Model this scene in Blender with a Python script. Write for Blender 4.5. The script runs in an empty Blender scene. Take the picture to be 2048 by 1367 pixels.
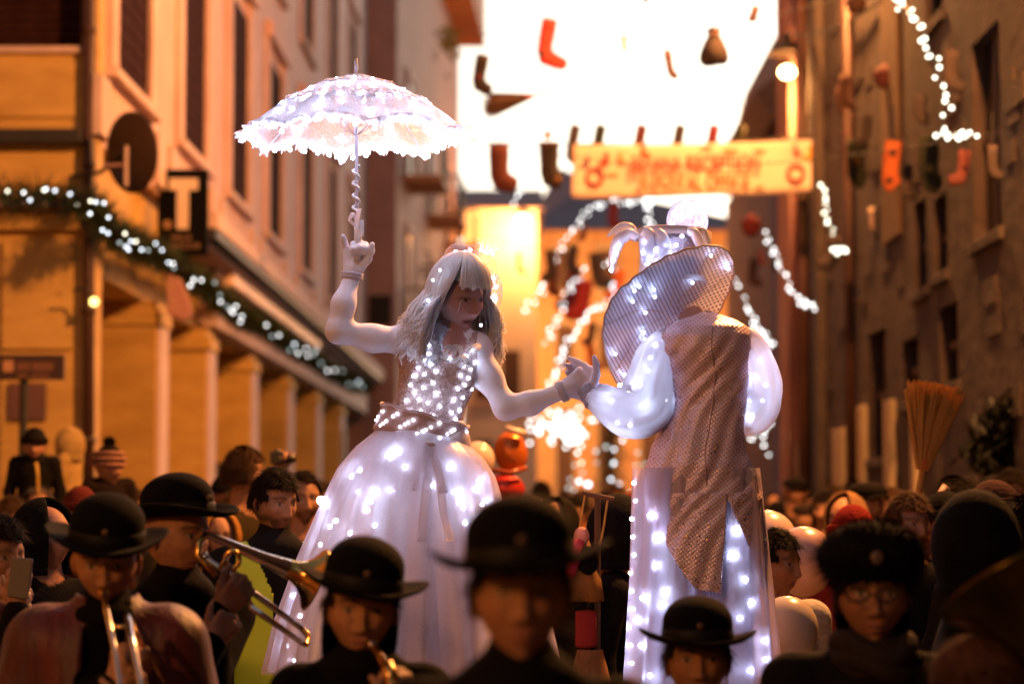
import bpy, bmesh, math, random
import numpy as np
from mathutils import Vector, Matrix, Euler, Quaternion

# ------------------------------------------------------------------ camera, sky, exposure
SC = bpy.context.scene
COL = SC.collection
random.seed(11)
RNG = np.random.default_rng(11)
FPX = 4836.0                     # focal length in photo pixels (85 mm on a 36 mm wide sensor, 2048 px)
CX, CY = 1024.0, 683.5
PITCH = math.atan(327.0 / FPX)
YAW = math.atan(26.0 / FPX)
CAMZ = 1.65
cam_data = bpy.data.cameras.new("camera")
cam = bpy.data.objects.new("camera", cam_data)
COL.objects.link(cam)
cam.location = (0, 0, CAMZ)
cam.rotation_euler = (math.pi / 2 + PITCH, 0, YAW)
cam_data.sensor_width = 36.0
cam_data.lens = 85.0
cam_data.clip_start = 0.1
cam_data.clip_end = 2000.0
cam_data.dof.use_dof = True
cam_data.dof.focus_distance = 8.02
cam_data.dof.aperture_fstop = 2.1
cam_data.dof.aperture_blades = 0
SC.camera = cam

world = bpy.data.worlds.new("World")
SC.world = world
world.use_nodes = True
wn = world.node_tree
for n in list(wn.nodes):
    wn.nodes.remove(n)
w_out = wn.nodes.new("ShaderNodeOutputWorld")
w_bg = wn.nodes.new("ShaderNodeBackground")
w_sky = wn.nodes.new("ShaderNodeTexSky")
w_sky.sky_type = 'NISHITA'
w_sky.sun_disc = False
w_sky.sun_elevation = math.radians(7.0)
w_sky.sun_rotation = math.radians(24.0)
w_sky.air_density = 1.0
w_sky.dust_density = 4.0
w_sky.ozone_density = 1.0
w_hsv = wn.nodes.new("ShaderNodeHueSaturation")
w_hsv.inputs["Saturation"].default_value = 0.5     # thin high cloud: paler than a clear sky
wn.links.new(w_sky.outputs[0], w_hsv.inputs["Color"])
wn.links.new(w_hsv.outputs[0], w_bg.inputs[0])
w_bg.inputs[1].default_value = 0.08
wn.links.new(w_bg.outputs[0], w_out.inputs[0])

SC.view_settings.view_transform = 'Standard'
SC.view_settings.look = 'None'
SC.view_settings.gamma = 1.0
SC.view_settings.exposure = 1.15
SC.render.engine = 'CYCLES'
SC.cycles.use_denoising = True
SC.cycles.max_bounces = 8
SC.cycles.transparent_max_bounces = 24
SC.cycles.diffuse_bounces = 3
SC.cycles.glossy_bounces = 3
SC.cycles.transmission_bounces = 6
SC.cycles.caustics_reflective = False
SC.cycles.caustics_refractive = False
SC.cycles.sample_clamp_indirect = 3.0

# ------------------------------------------------------------------ pixel rays
_f = Vector((-math.sin(YAW) * math.cos(PITCH), math.cos(YAW) * math.cos(PITCH), math.sin(PITCH)))
_r = Vector((math.cos(YAW), math.sin(YAW), 0))
_u = _r.cross(_f)
CAM = Vector((0, 0, CAMZ))

def ray(px, py):
    return _f + _r * ((px - CX) / FPX) + _u * (-(py - CY) / FPX)

def P(px, py, Y):
    d = ray(px, py)
    return CAM + d * (Y / d.y)

def PXx(px, py, X):
    """point where the pixel's ray meets the vertical plane x = X (a street front)"""
    d = ray(px, py)
    return CAM + d * (X / d.x)

def ppm(Y):
    return FPX / Y

# ------------------------------------------------------------------ object helpers
def tag(o, label=None, cat=None, group=None, kind=None):
    if label: o["label"] = label
    if cat: o["category"] = cat
    if group: o["group"] = group
    if kind: o["kind"] = kind
    return o

def empty(name, loc=(0, 0, 0), rz=0.0, parent=None):
    o = bpy.data.objects.new(name, None)
    o.empty_display_size = 0.1
    COL.objects.link(o)
    o.location = loc
    o.rotation_euler = (0, 0, rz)
    if parent is not None:
        o.parent = parent
    return o

def link(name, mesh, parent=None, loc=None, rot=None, scale=None):
    o = bpy.data.objects.new(name, mesh)
    COL.objects.link(o)
    if parent is not None:
        o.parent = parent
    if loc is not None: o.location = loc
    if rot is not None: o.rotation_euler = rot
    if scale is not None: o.scale = scale
    return o

def copy_tree(o, parent=None):
    c = o.copy()
    COL.objects.link(c)
    c.parent = parent
    for ch in list(o.children):
        copy_tree(ch, c)
    return c

def frame(d, up=(0, 0, 1)):
    """3x3 matrix whose z axis is d"""
    z = Vector(d).normalized()
    u = Vector(up)
    if abs(z.dot(u)) > 0.98:
        u = Vector((0, 1, 0))
    x = u.cross(z).normalized()
    y = z.cross(x)
    return Matrix((x, y, z)).transposed()

class MB:
    """collects shapes; build() links them as one mesh object"""
    def __init__(self):
        self.v = []; self.f = []; self.m = []
    def add(self, vs, fs, mi=0):
        b = len(self.v)
        self.v += [tuple(p) for p in vs]
        self.f += [tuple(i + b for i in q) for q in fs]
        self.m += [mi] * len(fs)
        return self
    def box(self, c, s, rot=None, mi=0, taper=1.0):
        c = Vector(c); hx, hy, hz = s[0] / 2, s[1] / 2, s[2] / 2
        vs = []
        for z in (-1, 1):
            k = taper if z > 0 else 1.0
            for x, y in ((-1, -1), (1, -1), (1, 1), (-1, 1)):
                p = Vector((x * hx * k, y * hy * k, z * hz))
                if rot is not None: p = rot @ p
                vs.append(c + p)
        return self.add(vs, [(3, 2, 1, 0), (4, 5, 6, 7), (0, 1, 5, 4), (1, 2, 6, 5), (2, 3, 7, 6), (3, 0, 4, 7)], mi)
    def bbox(self, x0, x1, y0, y1, z0, z1, mi=0):
        return self.box(((x0 + x1) / 2, (y0 + y1) / 2, (z0 + z1) / 2), (abs(x1 - x0), abs(y1 - y0), abs(z1 - z0)), None, mi)
    def prism(self, pts, d, mi=0):
        """planar polygon pts extruded by vector d"""
        n = len(pts); d = Vector(d)
        a = [Vector(p) for p in pts]; b = [p + d for p in a]
        fs = [tuple(range(n - 1, -1, -1)), tuple(range(n, 2 * n))]
        for i in range(n):
            j = (i + 1) % n
            fs.append((i, j, n + j, n + i))
        return self.add(a + b, fs, mi)
    def tube(self, pts, rad, n=8, mi=0, cap=True, flat=1.0, up=(0, 0, 1)):
        pts = [Vector(p) for p in pts]; k = len(pts)
        if not hasattr(rad, '__len__'): rad = [rad] * k
        vs = []; fs = []
        prev = None
        for i, p in enumerate(pts):
            t = (pts[min(i + 1, k - 1)] - pts[max(i - 1, 0)])
            if t.length < 1e-9: t = Vector((0, 0, 1))
            t.normalize()
            if prev is None:
                F = frame(t, up); x = F.col[0].copy()
            else:
                x = prev - t * prev.dot(t)
                if x.length < 1e-6: x = frame(t, up).col[0].copy()
                x.normalize()
            prev = x; y = t.cross(x)
            for j in range(n):
                a = 2 * math.pi * j / n
                vs.append(p + (x * math.cos(a) + y * (math.sin(a) * flat)) * rad[i])
        for i in range(k - 1):
            for j in range(n):
                j2 = (j + 1) % n
                fs.append((i * n + j, i * n + j2, (i + 1) * n + j2, (i + 1) * n + j))
        if cap:
            fs.append(tuple(range(n - 1, -1, -1)))
            fs.append(tuple((k - 1) * n + j for j in range(n)))
        return self.add(vs, fs, mi)
    def lathe(self, prof, n=24, M=None, mi=0, sx=1.0, sy=1.0, fn=None, closed=False):
        vs = []; fs = []; k = len(prof)
        for (r, z) in prof:
            for j in range(n):
                a = 2 * math.pi * j / n
                p = Vector((r * math.cos(a) * sx, r * math.sin(a) * sy, z))
                if fn: p = fn(p, a, r)
                if M is not None: p = M @ p
                vs.append(p)
        for i in range(k - 1):
            for j in range(n):
                j2 = (j + 1) % n
                fs.append((i * n + j, i * n + j2, (i + 1) * n + j2, (i + 1) * n + j))
        if closed:
            for j in range(n):
                j2 = (j + 1) % n
                fs.append(((k - 1) * n + j, (k - 1) * n + j2, j2, j))
        return self.add(vs, fs, mi)
    def ball(self, c, r, n=12, k=8, rot=None, mi=0):
        if not hasattr(r, '__len__'): r = (r, r, r)
        c = Vector(c); vs = [];
        for i in range(k + 1):
            t = math.pi * i / k
            for j in range(n):
                a = 2 * math.pi * j / n
                p = Vector((r[0] * math.sin(t) * math.cos(a), r[1] * math.sin(t) * math.sin(a), r[2] * math.cos(t)))
                if rot is not None: p = rot @ p
                vs.append(c + p)
        fs = []
        for i in range(k):
            for j in range(n):
                j2 = (j + 1) % n
                fs.append((i * n + j, (i + 1) * n + j, (i + 1) * n + j2, i * n + j2))
        return self.add(vs, fs, mi)
    def surf(self, fn, nu, nv, mi=0, wrapu=False):
        vs = []; fs = []
        for i in range(nu + (0 if wrapu else 1)):
            for j in range(nv + 1):
                vs.append(fn(i / nu, j / nv))
        m = nv + 1; tot = nu if wrapu else nu + 1
        for i in range(nu):
            i2 = (i + 1) % tot
            for j in range(nv):
                fs.append((i * m + j, i2 * m + j, i2 * m + j + 1, i * m + j + 1))
        return self.add(vs, fs, mi)
    def mesh(self, name, mats, smooth=False, col=None):
        me = bpy.data.meshes.new(name)
        me.from_pydata(self.v, [], self.f)
        if not isinstance(mats, (list, tuple)): mats = [mats]
        for m in mats: me.materials.append(m)
        if len(mats) > 1:
            me.polygons.foreach_set("material_index", self.m)
        if smooth:
            me.polygons.foreach_set("use_smooth", [True] * len(self.f))
        me.update()
        return me
    def build(self, name, mats, parent=None, smooth=False, bevel=0.0, solid=0.0, loc=None):
        # loc: world base; vertices are moved so that the object's origin sits there
        if loc is not None:
            L = Vector(loc)
            self.v = [tuple(Vector(p) - L) for p in self.v]
        o = link(name, self.mesh(name, mats, smooth), parent, loc)
        if parent is not None:
            o.matrix_parent_inverse = Matrix.Identity(4)
        if solid:
            md = o.modifiers.new("solid", 'SOLIDIFY'); md.thickness = solid; md.offset = 0
        if bevel:
            md = o.modifiers.new("bevel", 'BEVEL'); md.width = bevel; md.segments = 2; md.limit_method = 'ANGLE'
        return o

# ------------------------------------------------------------------ materials
MATS = {}
def nd(nt, t, **kw):
    n = nt.nodes.new(t)
    for k, v in kw.items():
        if k in n.inputs: n.inputs[k].default_value = v
        else: setattr(n, k, v)
    return n

def pmat(name, c, rough=0.7, metal=0.0, c2=None, scale=6.0, bump=0.0, bscale=40.0, spec=None, sheen=0.0, emit=None, estr=0.0, stretch=None, detail=5.0):
    if name in MATS: return MATS[name]
    m = bpy.data.materials.new(name); m.use_nodes = True
    nt = m.node_tree; b = nt.nodes["Principled BSDF"]
    b.inputs["Base Color"].default_value = (*c, 1)
    b.inputs["Roughness"].default_value = rough
    b.inputs["Metallic"].default_value = metal
    if spec is not None: b.inputs["Specular IOR Level"].default_value = spec
    if sheen: b.inputs["Sheen Weight"].default_value = sheen
    if emit:
        b.inputs["Emission Color"].default_value = (*emit, 1); b.inputs["Emission Strength"].default_value = estr
    tc = None
    if c2 is not None or bump:
        tc = nd(nt, "ShaderNodeTexCoord"); mp = nd(nt, "ShaderNodeMapping")
        nt.links.new(tc.outputs["Object"], mp.inputs[0])
        if stretch: mp.inputs["Scale"].default_value = stretch
    if c2 is not None:
        ns = nd(nt, "ShaderNodeTexNoise"); ns.inputs["Scale"].default_value = scale; ns.inputs["Detail"].default_value = detail
        ns.inputs["Roughness"].default_value = 0.65
        rp = nd(nt, "ShaderNodeValToRGB")
        rp.color_ramp.elements[0].position = 0.32; rp.color_ramp.elements[0].color = (*c2, 1)
        rp.color_ramp.elements[1].position = 0.68; rp.color_ramp.elements[1].color = (*c, 1)
        nt.links.new(mp.outputs[0], ns.inputs[0]); nt.links.new(ns.outputs[0], rp.inputs[0])
        nt.links.new(rp.outputs[0], b.inputs["Base Color"])
    if bump:
        n2 = nd(nt, "ShaderNodeTexNoise"); n2.inputs["Scale"].default_value = bscale; n2.inputs["Detail"].default_value = 6
        bp = nd(nt, "ShaderNodeBump"); bp.inputs["Strength"].default_value = bump; bp.inputs["Distance"].default_value = 0.02
        nt.links.new(mp.outputs[0], n2.inputs[0]); nt.links.new(n2.outputs[0], bp.inputs["Height"])
        nt.links.new(bp.outputs[0], b.inputs["Normal"])
    MATS[name] = m
    return m

def emat(name, c, s):
    if name in MATS: return MATS[name]
    m = bpy.data.materials.new(name); m.use_nodes = True
    nt = m.node_tree
    nt.nodes.remove(nt.nodes["Principled BSDF"])
    e = nd(nt, "ShaderNodeEmission"); e.inputs[0].default_value = (*c, 1); e.inputs[1].default_value = s
    nt.links.new(e.outputs[0], nt.nodes["Material Output"].inputs[0])
    MATS[name] = m
    return m

def cloth_mat(name, c, alpha=0.5, transl=0.5, pattern=None, pscale=80.0, rough=0.6, fold=0.0, ocol=None):
    """thin see-through fabric: diffuse + translucent, part transparent. pattern: 'tulle', 'lace', 'mesh', 'none'"""
    if name in MATS: return MATS[name]
    m = bpy.data.materials.new(name); m.use_nodes = True
    nt = m.node_tree; L = nt.links.new
    nt.nodes.remove(nt.nodes["Principled BSDF"])
    out = nt.nodes["Material Output"]
    df = nd(nt, "ShaderNodeBsdfDiffuse"); tr = nd(nt, "ShaderNodeBsdfTranslucent"); tp = nd(nt, "ShaderNodeBsdfTransparent")
    df.inputs[0].default_value = (*c, 1); tr.inputs[0].default_value = (*(ocol or c), 1)
    m1 = nd(nt, "ShaderNodeMixShader"); m1.inputs[0].default_value = transl
    L(df.outputs[0], m1.inputs[1]); L(tr.outputs[0], m1.inputs[2])
    gl = nd(nt, "ShaderNodeBsdfGlossy"); gl.inputs["Roughness"].default_value = 0.35; gl.inputs[0].default_value = (0.9, 0.9, 1, 1)
    mg = nd(nt, "ShaderNodeMixShader"); mg.inputs[0].default_value = 0.06
    L(m1.outputs[0], mg.inputs[1]); L(gl.outputs[0], mg.inputs[2])
    m2 = nd(nt, "ShaderNodeMixShader"); m2.inputs[0].default_value = alpha
    L(tp.outputs[0], m2.inputs[1]); L(mg.outputs[0], m2.inputs[2])
    tc = nd(nt, "ShaderNodeTexCoord")
    if pattern == 'lace':
        vo = nd(nt, "ShaderNodeTexVoronoi"); vo.feature = 'DISTANCE_TO_EDGE'; vo.inputs["Scale"].default_value = pscale
        mp = nd(nt, "ShaderNodeMapping"); mp.inputs["Scale"].default_value = (1, 1, 1.9)
        L(tc.outputs["Object"], mp.inputs[0]); L(mp.outputs[0], vo.inputs["Vector"])
        ns = nd(nt, "ShaderNodeTexNoise"); ns.inputs["Scale"].default_value = pscale * 0.16
        L(tc.outputs["Object"], ns.inputs[0])
        r1 = nd(nt, "ShaderNodeMapRange"); r1.inputs[1].default_value = 0.04; r1.inputs[2].default_value = 0.14
        r1.inputs[3].default_value = 1.0; r1.inputs[4].default_value = alpha
        L(vo.outputs[0], r1.inputs[0])
        r2 = nd(nt, "ShaderNodeMapRange"); r2.inputs[1].default_value = 0.5; r2.inputs[2].default_value = 0.62
        L(ns.outputs[0], r2.inputs[0])
        mx = nd(nt, "ShaderNodeMath"); mx.operation = 'MAXIMUM'
        L(r1.outputs[0], mx.inputs[0]); L(r2.outputs[0], mx.inputs[1])
        L(mx.outputs[0], m2.inputs[0])
    elif pattern == 'tulle':
        ns = nd(nt, "ShaderNodeTexNoise"); ns.inputs["Scale"].default_value = pscale; ns.inputs["Detail"].default_value = 3
        L(tc.outputs["Object"], ns.inputs[0])
        r1 = nd(nt, "ShaderNodeMapRange"); r1.inputs[1].default_value = 0.3; r1.inputs[2].default_value = 0.7
        r1.inputs[3].default_value = max(0, alpha - 0.14); r1.inputs[4].default_value = min(1, alpha + 0.14)
        L(ns.outputs[0], r1.inputs[0]); L(r1.outputs[0], m2.inputs[0])
        lw = nd(nt, "ShaderNodeLayerWeight"); lw.inputs[0].default_value = 0.35
        ad = nd(nt, "ShaderNodeMath"); ad.operation = 'MULTIPLY_ADD'; ad.use_clamp = True
        L(lw.outputs["Facing"], ad.inputs[0]); ad.inputs[1].default_value = 0.45; L(r1.outputs[0], ad.inputs[2])
        L(ad.outputs[0], m2.inputs[0])
    L(m2.outputs[0], out.inputs[0])
    MATS[name] = m
    return m

def vcol_mat(name, rough=0.7, sss=0.0, bump=0.0, bscale=60, spec=0.3, mottle=.22):
    if name in MATS: return MATS[name]
    m = bpy.data.materials.new(name); m.use_nodes = True
    nt = m.node_tree; b = nt.nodes["Principled BSDF"]
    at = nd(nt, "ShaderNodeAttribute"); at.attribute_name = "Col"
    tn = nd(nt, "ShaderNodeTexCoord"); nz = nd(nt, "ShaderNodeTexNoise"); nz.inputs["Scale"].default_value = 55; nz.inputs["Detail"].default_value = 8
    nt.links.new(tn.outputs["Object"], nz.inputs[0])
    mr = nd(nt, "ShaderNodeMapRange"); mr.inputs[1].default_value = .3; mr.inputs[2].default_value = .7; mr.inputs[3].default_value = 1 - mottle; mr.inputs[4].default_value = 1 + mottle * .6
    nt.links.new(nz.outputs[0], mr.inputs[0])
    ml = nd(nt, "ShaderNodeVectorMath"); ml.operation = 'SCALE'
    nt.links.new(at.outputs["Color"], ml.inputs[0]); nt.links.new(mr.outputs[0], ml.inputs["Scale"])
    nt.links.new(ml.outputs[0], b.inputs["Base Color"])
    b.inputs["Roughness"].default_value = rough
    b.inputs["Specular IOR Level"].default_value = spec
    if bump:
        tc = nd(nt, "ShaderNodeTexCoord")
        n2 = nd(nt, "ShaderNodeTexNoise"); n2.inputs["Scale"].default_value = bscale; n2.inputs["Detail"].default_value = 4
        bp = nd(nt, "ShaderNodeBump"); bp.inputs["Strength"].default_value = bump; bp.inputs["Distance"].default_value = 0.01
        nt.links.new(tc.outputs["Object"], n2.inputs[0]); nt.links.new(n2.outputs[0], bp.inputs["Height"])
        nt.links.new(bp.outputs[0], b.inputs["Normal"])
    MATS[name] = m
    return m

# ------------------------------------------------------------------ street lamps' light (each sits in its lamp built below)
SODIUM = (1.0, 0.385, 0.10)
def lamp_light(name, loc, power, parent, col=SODIUM, size=0.12, kind='POINT'):
    d = bpy.data.lights.new(name, kind); d.energy = power; d.color = col; d.shadow_soft_size = size
    o = bpy.data.objects.new(name, d); COL.objects.link(o); o.location = loc
    o.parent = parent
    return o
# ================================================================== THE PLACE
ORG = {}
def thing(name, loc, label, cat, group=None):
    o = empty(name, loc); ORG[o] = Vector(loc)
    tag(o, label, cat, group)
    return o

def part(mb, name, mats, root, **kw):
    """mesh given in world coordinates, hung under root"""
    L = ORG[root]
    mb.v = [(p[0] - L.x, p[1] - L.y, p[2] - L.z) for p in mb.v]
    o = mb.build(name, mats, root, **kw)
    ORG[o] = L
    return o

def solo(mb, name, mats, loc, label, cat, group=None, **kw):
    o = mb.build(name, mats, None, loc=loc, **kw)
    ORG[o] = Vector(loc)
    tag(o, label, cat, group)
    return o

def inst(name, mesh, root, wloc, rot=None, scale=None):
    o = link(name, mesh, root, Vector(wloc) - ORG[root], rot, scale)
    return o

def text_mesh(body, size, mat, depth=0.002, align='CENTER'):
    cu = bpy.data.curves.new("txt", 'FONT'); cu.body = body; cu.size = size; cu.extrude = depth; cu.offset = size * .014
    cu.align_x = align; cu.align_y = 'CENTER'
    ob = bpy.data.objects.new("txt", cu); COL.objects.link(ob)
    dg = bpy.context.evaluated_depsgraph_get()
    me = bpy.data.meshes.new_from_object(ob.evaluated_get(dg))
    bpy.data.objects.remove(ob); bpy.data.curves.remove(cu)
    me.materials.clear(); me.materials.append(mat)
    return me

M_plaster_l = pmat("peach_plaster", (0.72, 0.49, 0.47), 0.85, c2=(0.54, 0.34, 0.32), scale=1.3, bump=0.25, bscale=30)
M_stone_l = pmat("travertine", (0.60, 0.38, 0.12), 0.8, c2=(0.44, 0.26, 0.07), scale=1.6, bump=0.3, bscale=14, stretch=(1, 1, 3))
M_trim_l = pmat("pink_stone_trim", (0.66, 0.49, 0.47), 0.8, c2=(0.52, 0.37, 0.35), scale=3, bump=0.2, bscale=25)
M_dark_iron = pmat("dark_iron", (0.02, 0.016, 0.015), 0.6, c2=(0.012, 0.01, 0.01))
M_shutter = pmat("brown_shutter", (0.04, 0.016, 0.015), 0.9, c2=(0.026, 0.010, 0.010), scale=9, spec=0.02)
M_copper = pmat("copper_pipe", (0.06, 0.022, 0.016), 0.55, c2=(0.04, 0.014, 0.01))
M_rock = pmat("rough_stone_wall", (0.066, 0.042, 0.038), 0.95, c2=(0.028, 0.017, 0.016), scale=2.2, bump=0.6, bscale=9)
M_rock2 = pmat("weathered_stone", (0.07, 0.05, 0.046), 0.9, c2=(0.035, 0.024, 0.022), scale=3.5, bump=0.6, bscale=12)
M_mauve = pmat("mauve_plaster", (0.42, 0.24, 0.21), 0.85, c2=(0.30, 0.16, 0.15), scale=1.2, bump=0.2)
M_ochre = pmat("ochre_plaster", (0.58, 0.36, 0.17), 0.85, c2=(0.45, 0.25, 0.11), scale=0.8, bump=0.2)
M_cream = pmat("cream_plaster", (0.74, 0.66, 0.54), 0.85, c2=(0.64, 0.54, 0.42), scale=0.9)
M_roof = pmat("slate_grey_roof", (0.26, 0.19, 0.23), 0.8, c2=(0.18, 0.13, 0.16), scale=4, bump=0.4, bscale=20)
M_tile_soffit = pmat("terracotta_soffit", (0.42, 0.15, 0.06), 0.8, c2=(0.32, 0.1, 0.04), scale=4)
M_orange_pl = pmat("orange_plaster", (0.58, 0.27, 0.13), 0.85, c2=(0.46, 0.19, 0.085), scale=1.2, bump=0.2)
M_glass = pmat("dark_window_glass", (0.012, 0.009, 0.012), 0.25, spec=0.12)
M_wood = pmat("old_wood", (0.10, 0.05, 0.03), 0.7, c2=(0.06, 0.03, 0.018), scale=8, stretch=(6, 6, 1))
M_ground = pmat("stone_paving", (0.13, 0.11, 0.10), 0.55, c2=(0.08, 0.065, 0.06), scale=3, bump=0.5, bscale=7)
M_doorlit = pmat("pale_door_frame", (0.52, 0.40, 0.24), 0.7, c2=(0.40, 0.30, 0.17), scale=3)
M_bulb_w = emat("bulb_cool_white", (1.0, 0.98, 0.95), 2.7)
M_bulb_b = emat("bulb_ice_white", (0.86, 0.93, 1.0), 2.6)
M_bulb_y = emat("bulb_warm_white", (1.0, 0.93, 0.70), 2.9)
M_bulb_dim = emat("bulb_faint", (0.75, 0.85, 0.8), 0.9)
M_lampglass = emat("sodium_lamp_glass", (1.0, 0.62, 0.22), 14.0)

# ground
g = MB(); g.surf(lambda u, v: (-300 + 600 * u, -60 + 700 * v, 0), 24, 28)
o = g.build("ground", M_ground); tag(o, kind="structure")
XL, XR = -3.5, 3.2

# ---------------------------------------------------------------- left corner building
YC = 19.6
lb = thing("corner_building", (XL, YC, 0), "peach corner building with tall dark shuttered windows above a pilastered ochre ground floor", "building")
YE = 53.0
w = MB()
WIN = [21.25, 25.2, 29.2, 33.4, 38.3, 43.4, 48.4]; HW = 0.92
edges = [YC + 0.302]
for c in WIN: edges += [c - HW, c + HW]
edges.append(YE)
rows = [(5.42, 7.75), (9.0, 11.4)]
for i in range(0, len(edges), 2):
    w.bbox(XL - 0.5, XL, edges[i], edges[i + 1], 4.62, 14)
for c in WIN:
    w.bbox(XL - 0.5, XL - 0.003, c - HW, c + HW, 4.62, rows[0][0])
    w.bbox(XL - 0.5, XL - 0.003, c - HW, c + HW, rows[0][1], rows[1][0])
    w.bbox(XL - 0.5, XL - 0.003, c - HW, c + HW, rows[1][1], 14)
part(w, "upper_wall", M_plaster_l, lb)
w = MB(); w.bbox(XL - 2.6, XL - 2.1, YC + 0.302, YE, 0, 4.2)
part(w, "arcade_back_wall", M_stone_l, lb)
w = MB(); w.bbox(XL - 2.098, XL - .13, YC + .302, YE, 3.66, 4.0); w.bbox(XL - .6, XL - .125, YC + .302, YE, 3.60, 4.612); part(w, "arcade_lintel", M_stone_l, lb)
for c in WIN:
    for (z0, z1) in rows:
        sh = MB()
        sh.bbox(XL - 0.06, XL + 0.005, c - HW + .004, c - 0.01, z0, z1)
        sh.bbox(XL - 0.06, XL + 0.005, c + 0.01, c + HW - .004, z0, z1); sh.bbox(XL - .06, XL - .02, c - .012, c + .012, z0, z1)
        for k in range(14):
            zz = z0 + 0.12 + k * (z1 - z0 - 0.2) / 14
            sh.box((XL + 0.008, c - HW / 2, zz), (0.012, HW * 0.8, 0.05)); sh.box((XL + 0.008, c + HW / 2, zz), (0.012, HW * 0.8, 0.05))
        win = part(sh, "window_shutter", M_shutter, lb)
        fr = MB()
        for s in (-1, 1):
            y = c + s * (HW + 0.16)
            fr.bbox(XL - 0.02, XL + 0.055, y - 0.17, y + 0.155, z0 - 0.1, z1 + 0.2)
        fr.bbox(XL - 0.02, XL + 0.12, c - HW - 0.35, c + HW + 0.35, z1 + 0.2, z1 + 0.42)
        part(fr, "surround", M_plaster_l, win, bevel=0.01)
        si = MB(); si.bbox(XL - 0.1, XL + 0.10, c - HW - 0.33, c + HW + 0.33, z0 - 0.19, z0 - 0.101)
        part(si, "sill", M_trim_l, win, bevel=0.012)
for c in WIN:      # parapet panels
    for s in (-1, 1):
        q = MB(); q.bbox(XL - 0.02, XL + 0.06, c + s * 1.55 - 0.22, c + s * 1.55 + 0.22, 4.66, 5.16)
        part(q, "parapet_panel", M_trim_l, lb, bevel=0.01)
cn = MB(); cn.bbox(XL - 0.5, XL + 0.42, YC + 4.5, YE, 4.42, 4.60); cn.bbox(XL - 0.4, XL + 0.28, YC + 4.5, YE, 4.28, 4.417)
part(cn, "cornice", M_trim_l, lb, bevel=0.015)
cu = MB(); cu.bbox(XL + 0.282, XL + 0.405, YC + 4.5, YE, 4.33, 4.415)
part(cu, "gutter", M_dark_iron, lb)
fa = MB(); fa.bbox(XL - 0.115, XL + 0.10, 26.6, YE - 0.5, 3.62, 4.275)
part(fa, "fascia_board", M_trim_l, lb, bevel=0.01)
fl = MB(); fl.bbox(XL + 0.10, XL + 0.24, 27.0, 38.5, 4.10, 4.27)
part(fl, "fascia_highlight", pmat("highlight_pink", (0.75, 0.55, 0.5), 0.5), lb, bevel=0.03)  # pale moulding stands in for the bright highlight along the fascia top
for pxe, wid in ((312, 0.62), (412, 0.66), (500, 0.75), (574, 0.85), (632, 0.95), (680, 1.0)):
    y0 = PXx(pxe, 800, XL).y
    q = MB(); q.bbox(XL - 1.3, XL + 0.0, y0, y0 + wid, 0, 3.595)
    po = part(q, "arcade_pier", M_stone_l, lb, bevel=0.012)
    q = MB(); q.bbox(XL - 1.29, XL + 0.05, y0 - 0.045, y0 + wid + 0.045, 3.36, 3.50); part(q, "impost", M_stone_l, po, bevel=.01)
    q = MB(); q.bbox(XL + .001, XL + .03, y0 + .02, y0 + wid - .02, 0, 3.35); part(q, "front_facing", M_trim_l, po)
# notice board and door near the far end of the ground floor
q = MB(); a = PXx(415, 912, XL); b = PXx(490, 912, XL); q.bbox(XL - .75, XL - .1, PXx(500, 900, XL).y - .06, PXx(500, 900, XL).y - .012, 1.25, 2.2)
part(q, "notice_board", pmat("dark_blue_board", (0.03, 0.025, 0.06), 0.4, c2=(0.05, 0.03, 0.03), scale=3), lb, bevel=0.01)
q = MB(); a = PXx(680, 850, XL); q.bbox(XL + 0.031, XL + 0.06, a.y + 0.1, a.y + .9, 2.1, 3.1)
part(q, "wall_niche", M_wood, lb)

# the end of the building that faces down the street
def FX(px): return P(px, 400, YC).x
def FZ(py): return P(80, py, YC).z
fw = MB()
x0, x1 = FX(-60), FX(160); xr = XL
zs0, zs1 = FZ(92), FZ(92) + 2.0
fw.bbox(-11, x0, YC, YC + 0.3, 0, 14); fw.bbox(x1, xr, YC, YC + 0.3, 0, 14)
fw.bbox(x0, x1, YC, YC + 0.3, 0, zs0); fw.bbox(x0, x1, YC, YC + 0.3, zs1, 14)
part(fw, "end_wall", M_stone_l, lb)
ws = MB(); ws.bbox(x0, x1, YC + 0.2, YC + 0.25, zs0, zs1)
wso = part(ws, "roller_shutter", M_shutter, lb)
k = 0; z = zs0 + 0.02
while z < zs0 + 1.9:
    sl = MB(); sl.box(((x0 + x1) / 2, YC + 0.185, z + 0.04), (x1 - x0 - 0.01, 0.03, 0.062), Euler((0.35, 0, 0)).to_matrix())
    part(sl, "slat", M_shutter, wso); z += 0.075
def ledge(py0, py1, px0, px1, proud, mat, name):
    q = MB(); q.bbox(FX(px0), FX(px1), YC - proud, YC - 0.001, FZ(py1), FZ(py0)); return part(q, name, mat, lb, bevel=0.012)
ledge(95, 108, -60, 162, 0.06, M_trim_l, "window_sill")
ledge(120, 236, -60, 148, 0.03, M_stone_l, "stone_panel")
ledge(264, 292, -60, 170, 0.20, M_dark_iron, "iron_ledge")
ledge(305, 372, -60, 148, 0.03, M_stone_l, "stone_panel")
ledge(402, 416, -60, 168, 0.16, M_trim_l, "string_course")
ledge(430, 462, -60, 164, 0.10, M_stone_l, "string_course")
ledge(482, 700, 8, 150, 0.05, M_stone_l, "stone_panel")
ledge(704, 1100, 8, 150, 0.05, M_stone_l, "stone_panel")
wg = MB(); wg.bbox(-11.6, -11.01, -24.9, YC - .01, 0, 14); part(wg, "sky_blocker_left", M_stone_l, lb)  # unseen wall added to keep sky light off the foreground from the left
dp = MB(); dp.tube([P(177, 1400, YC - 0.09), P(177, -420, YC - 0.09)], 0.047, 12)
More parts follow.
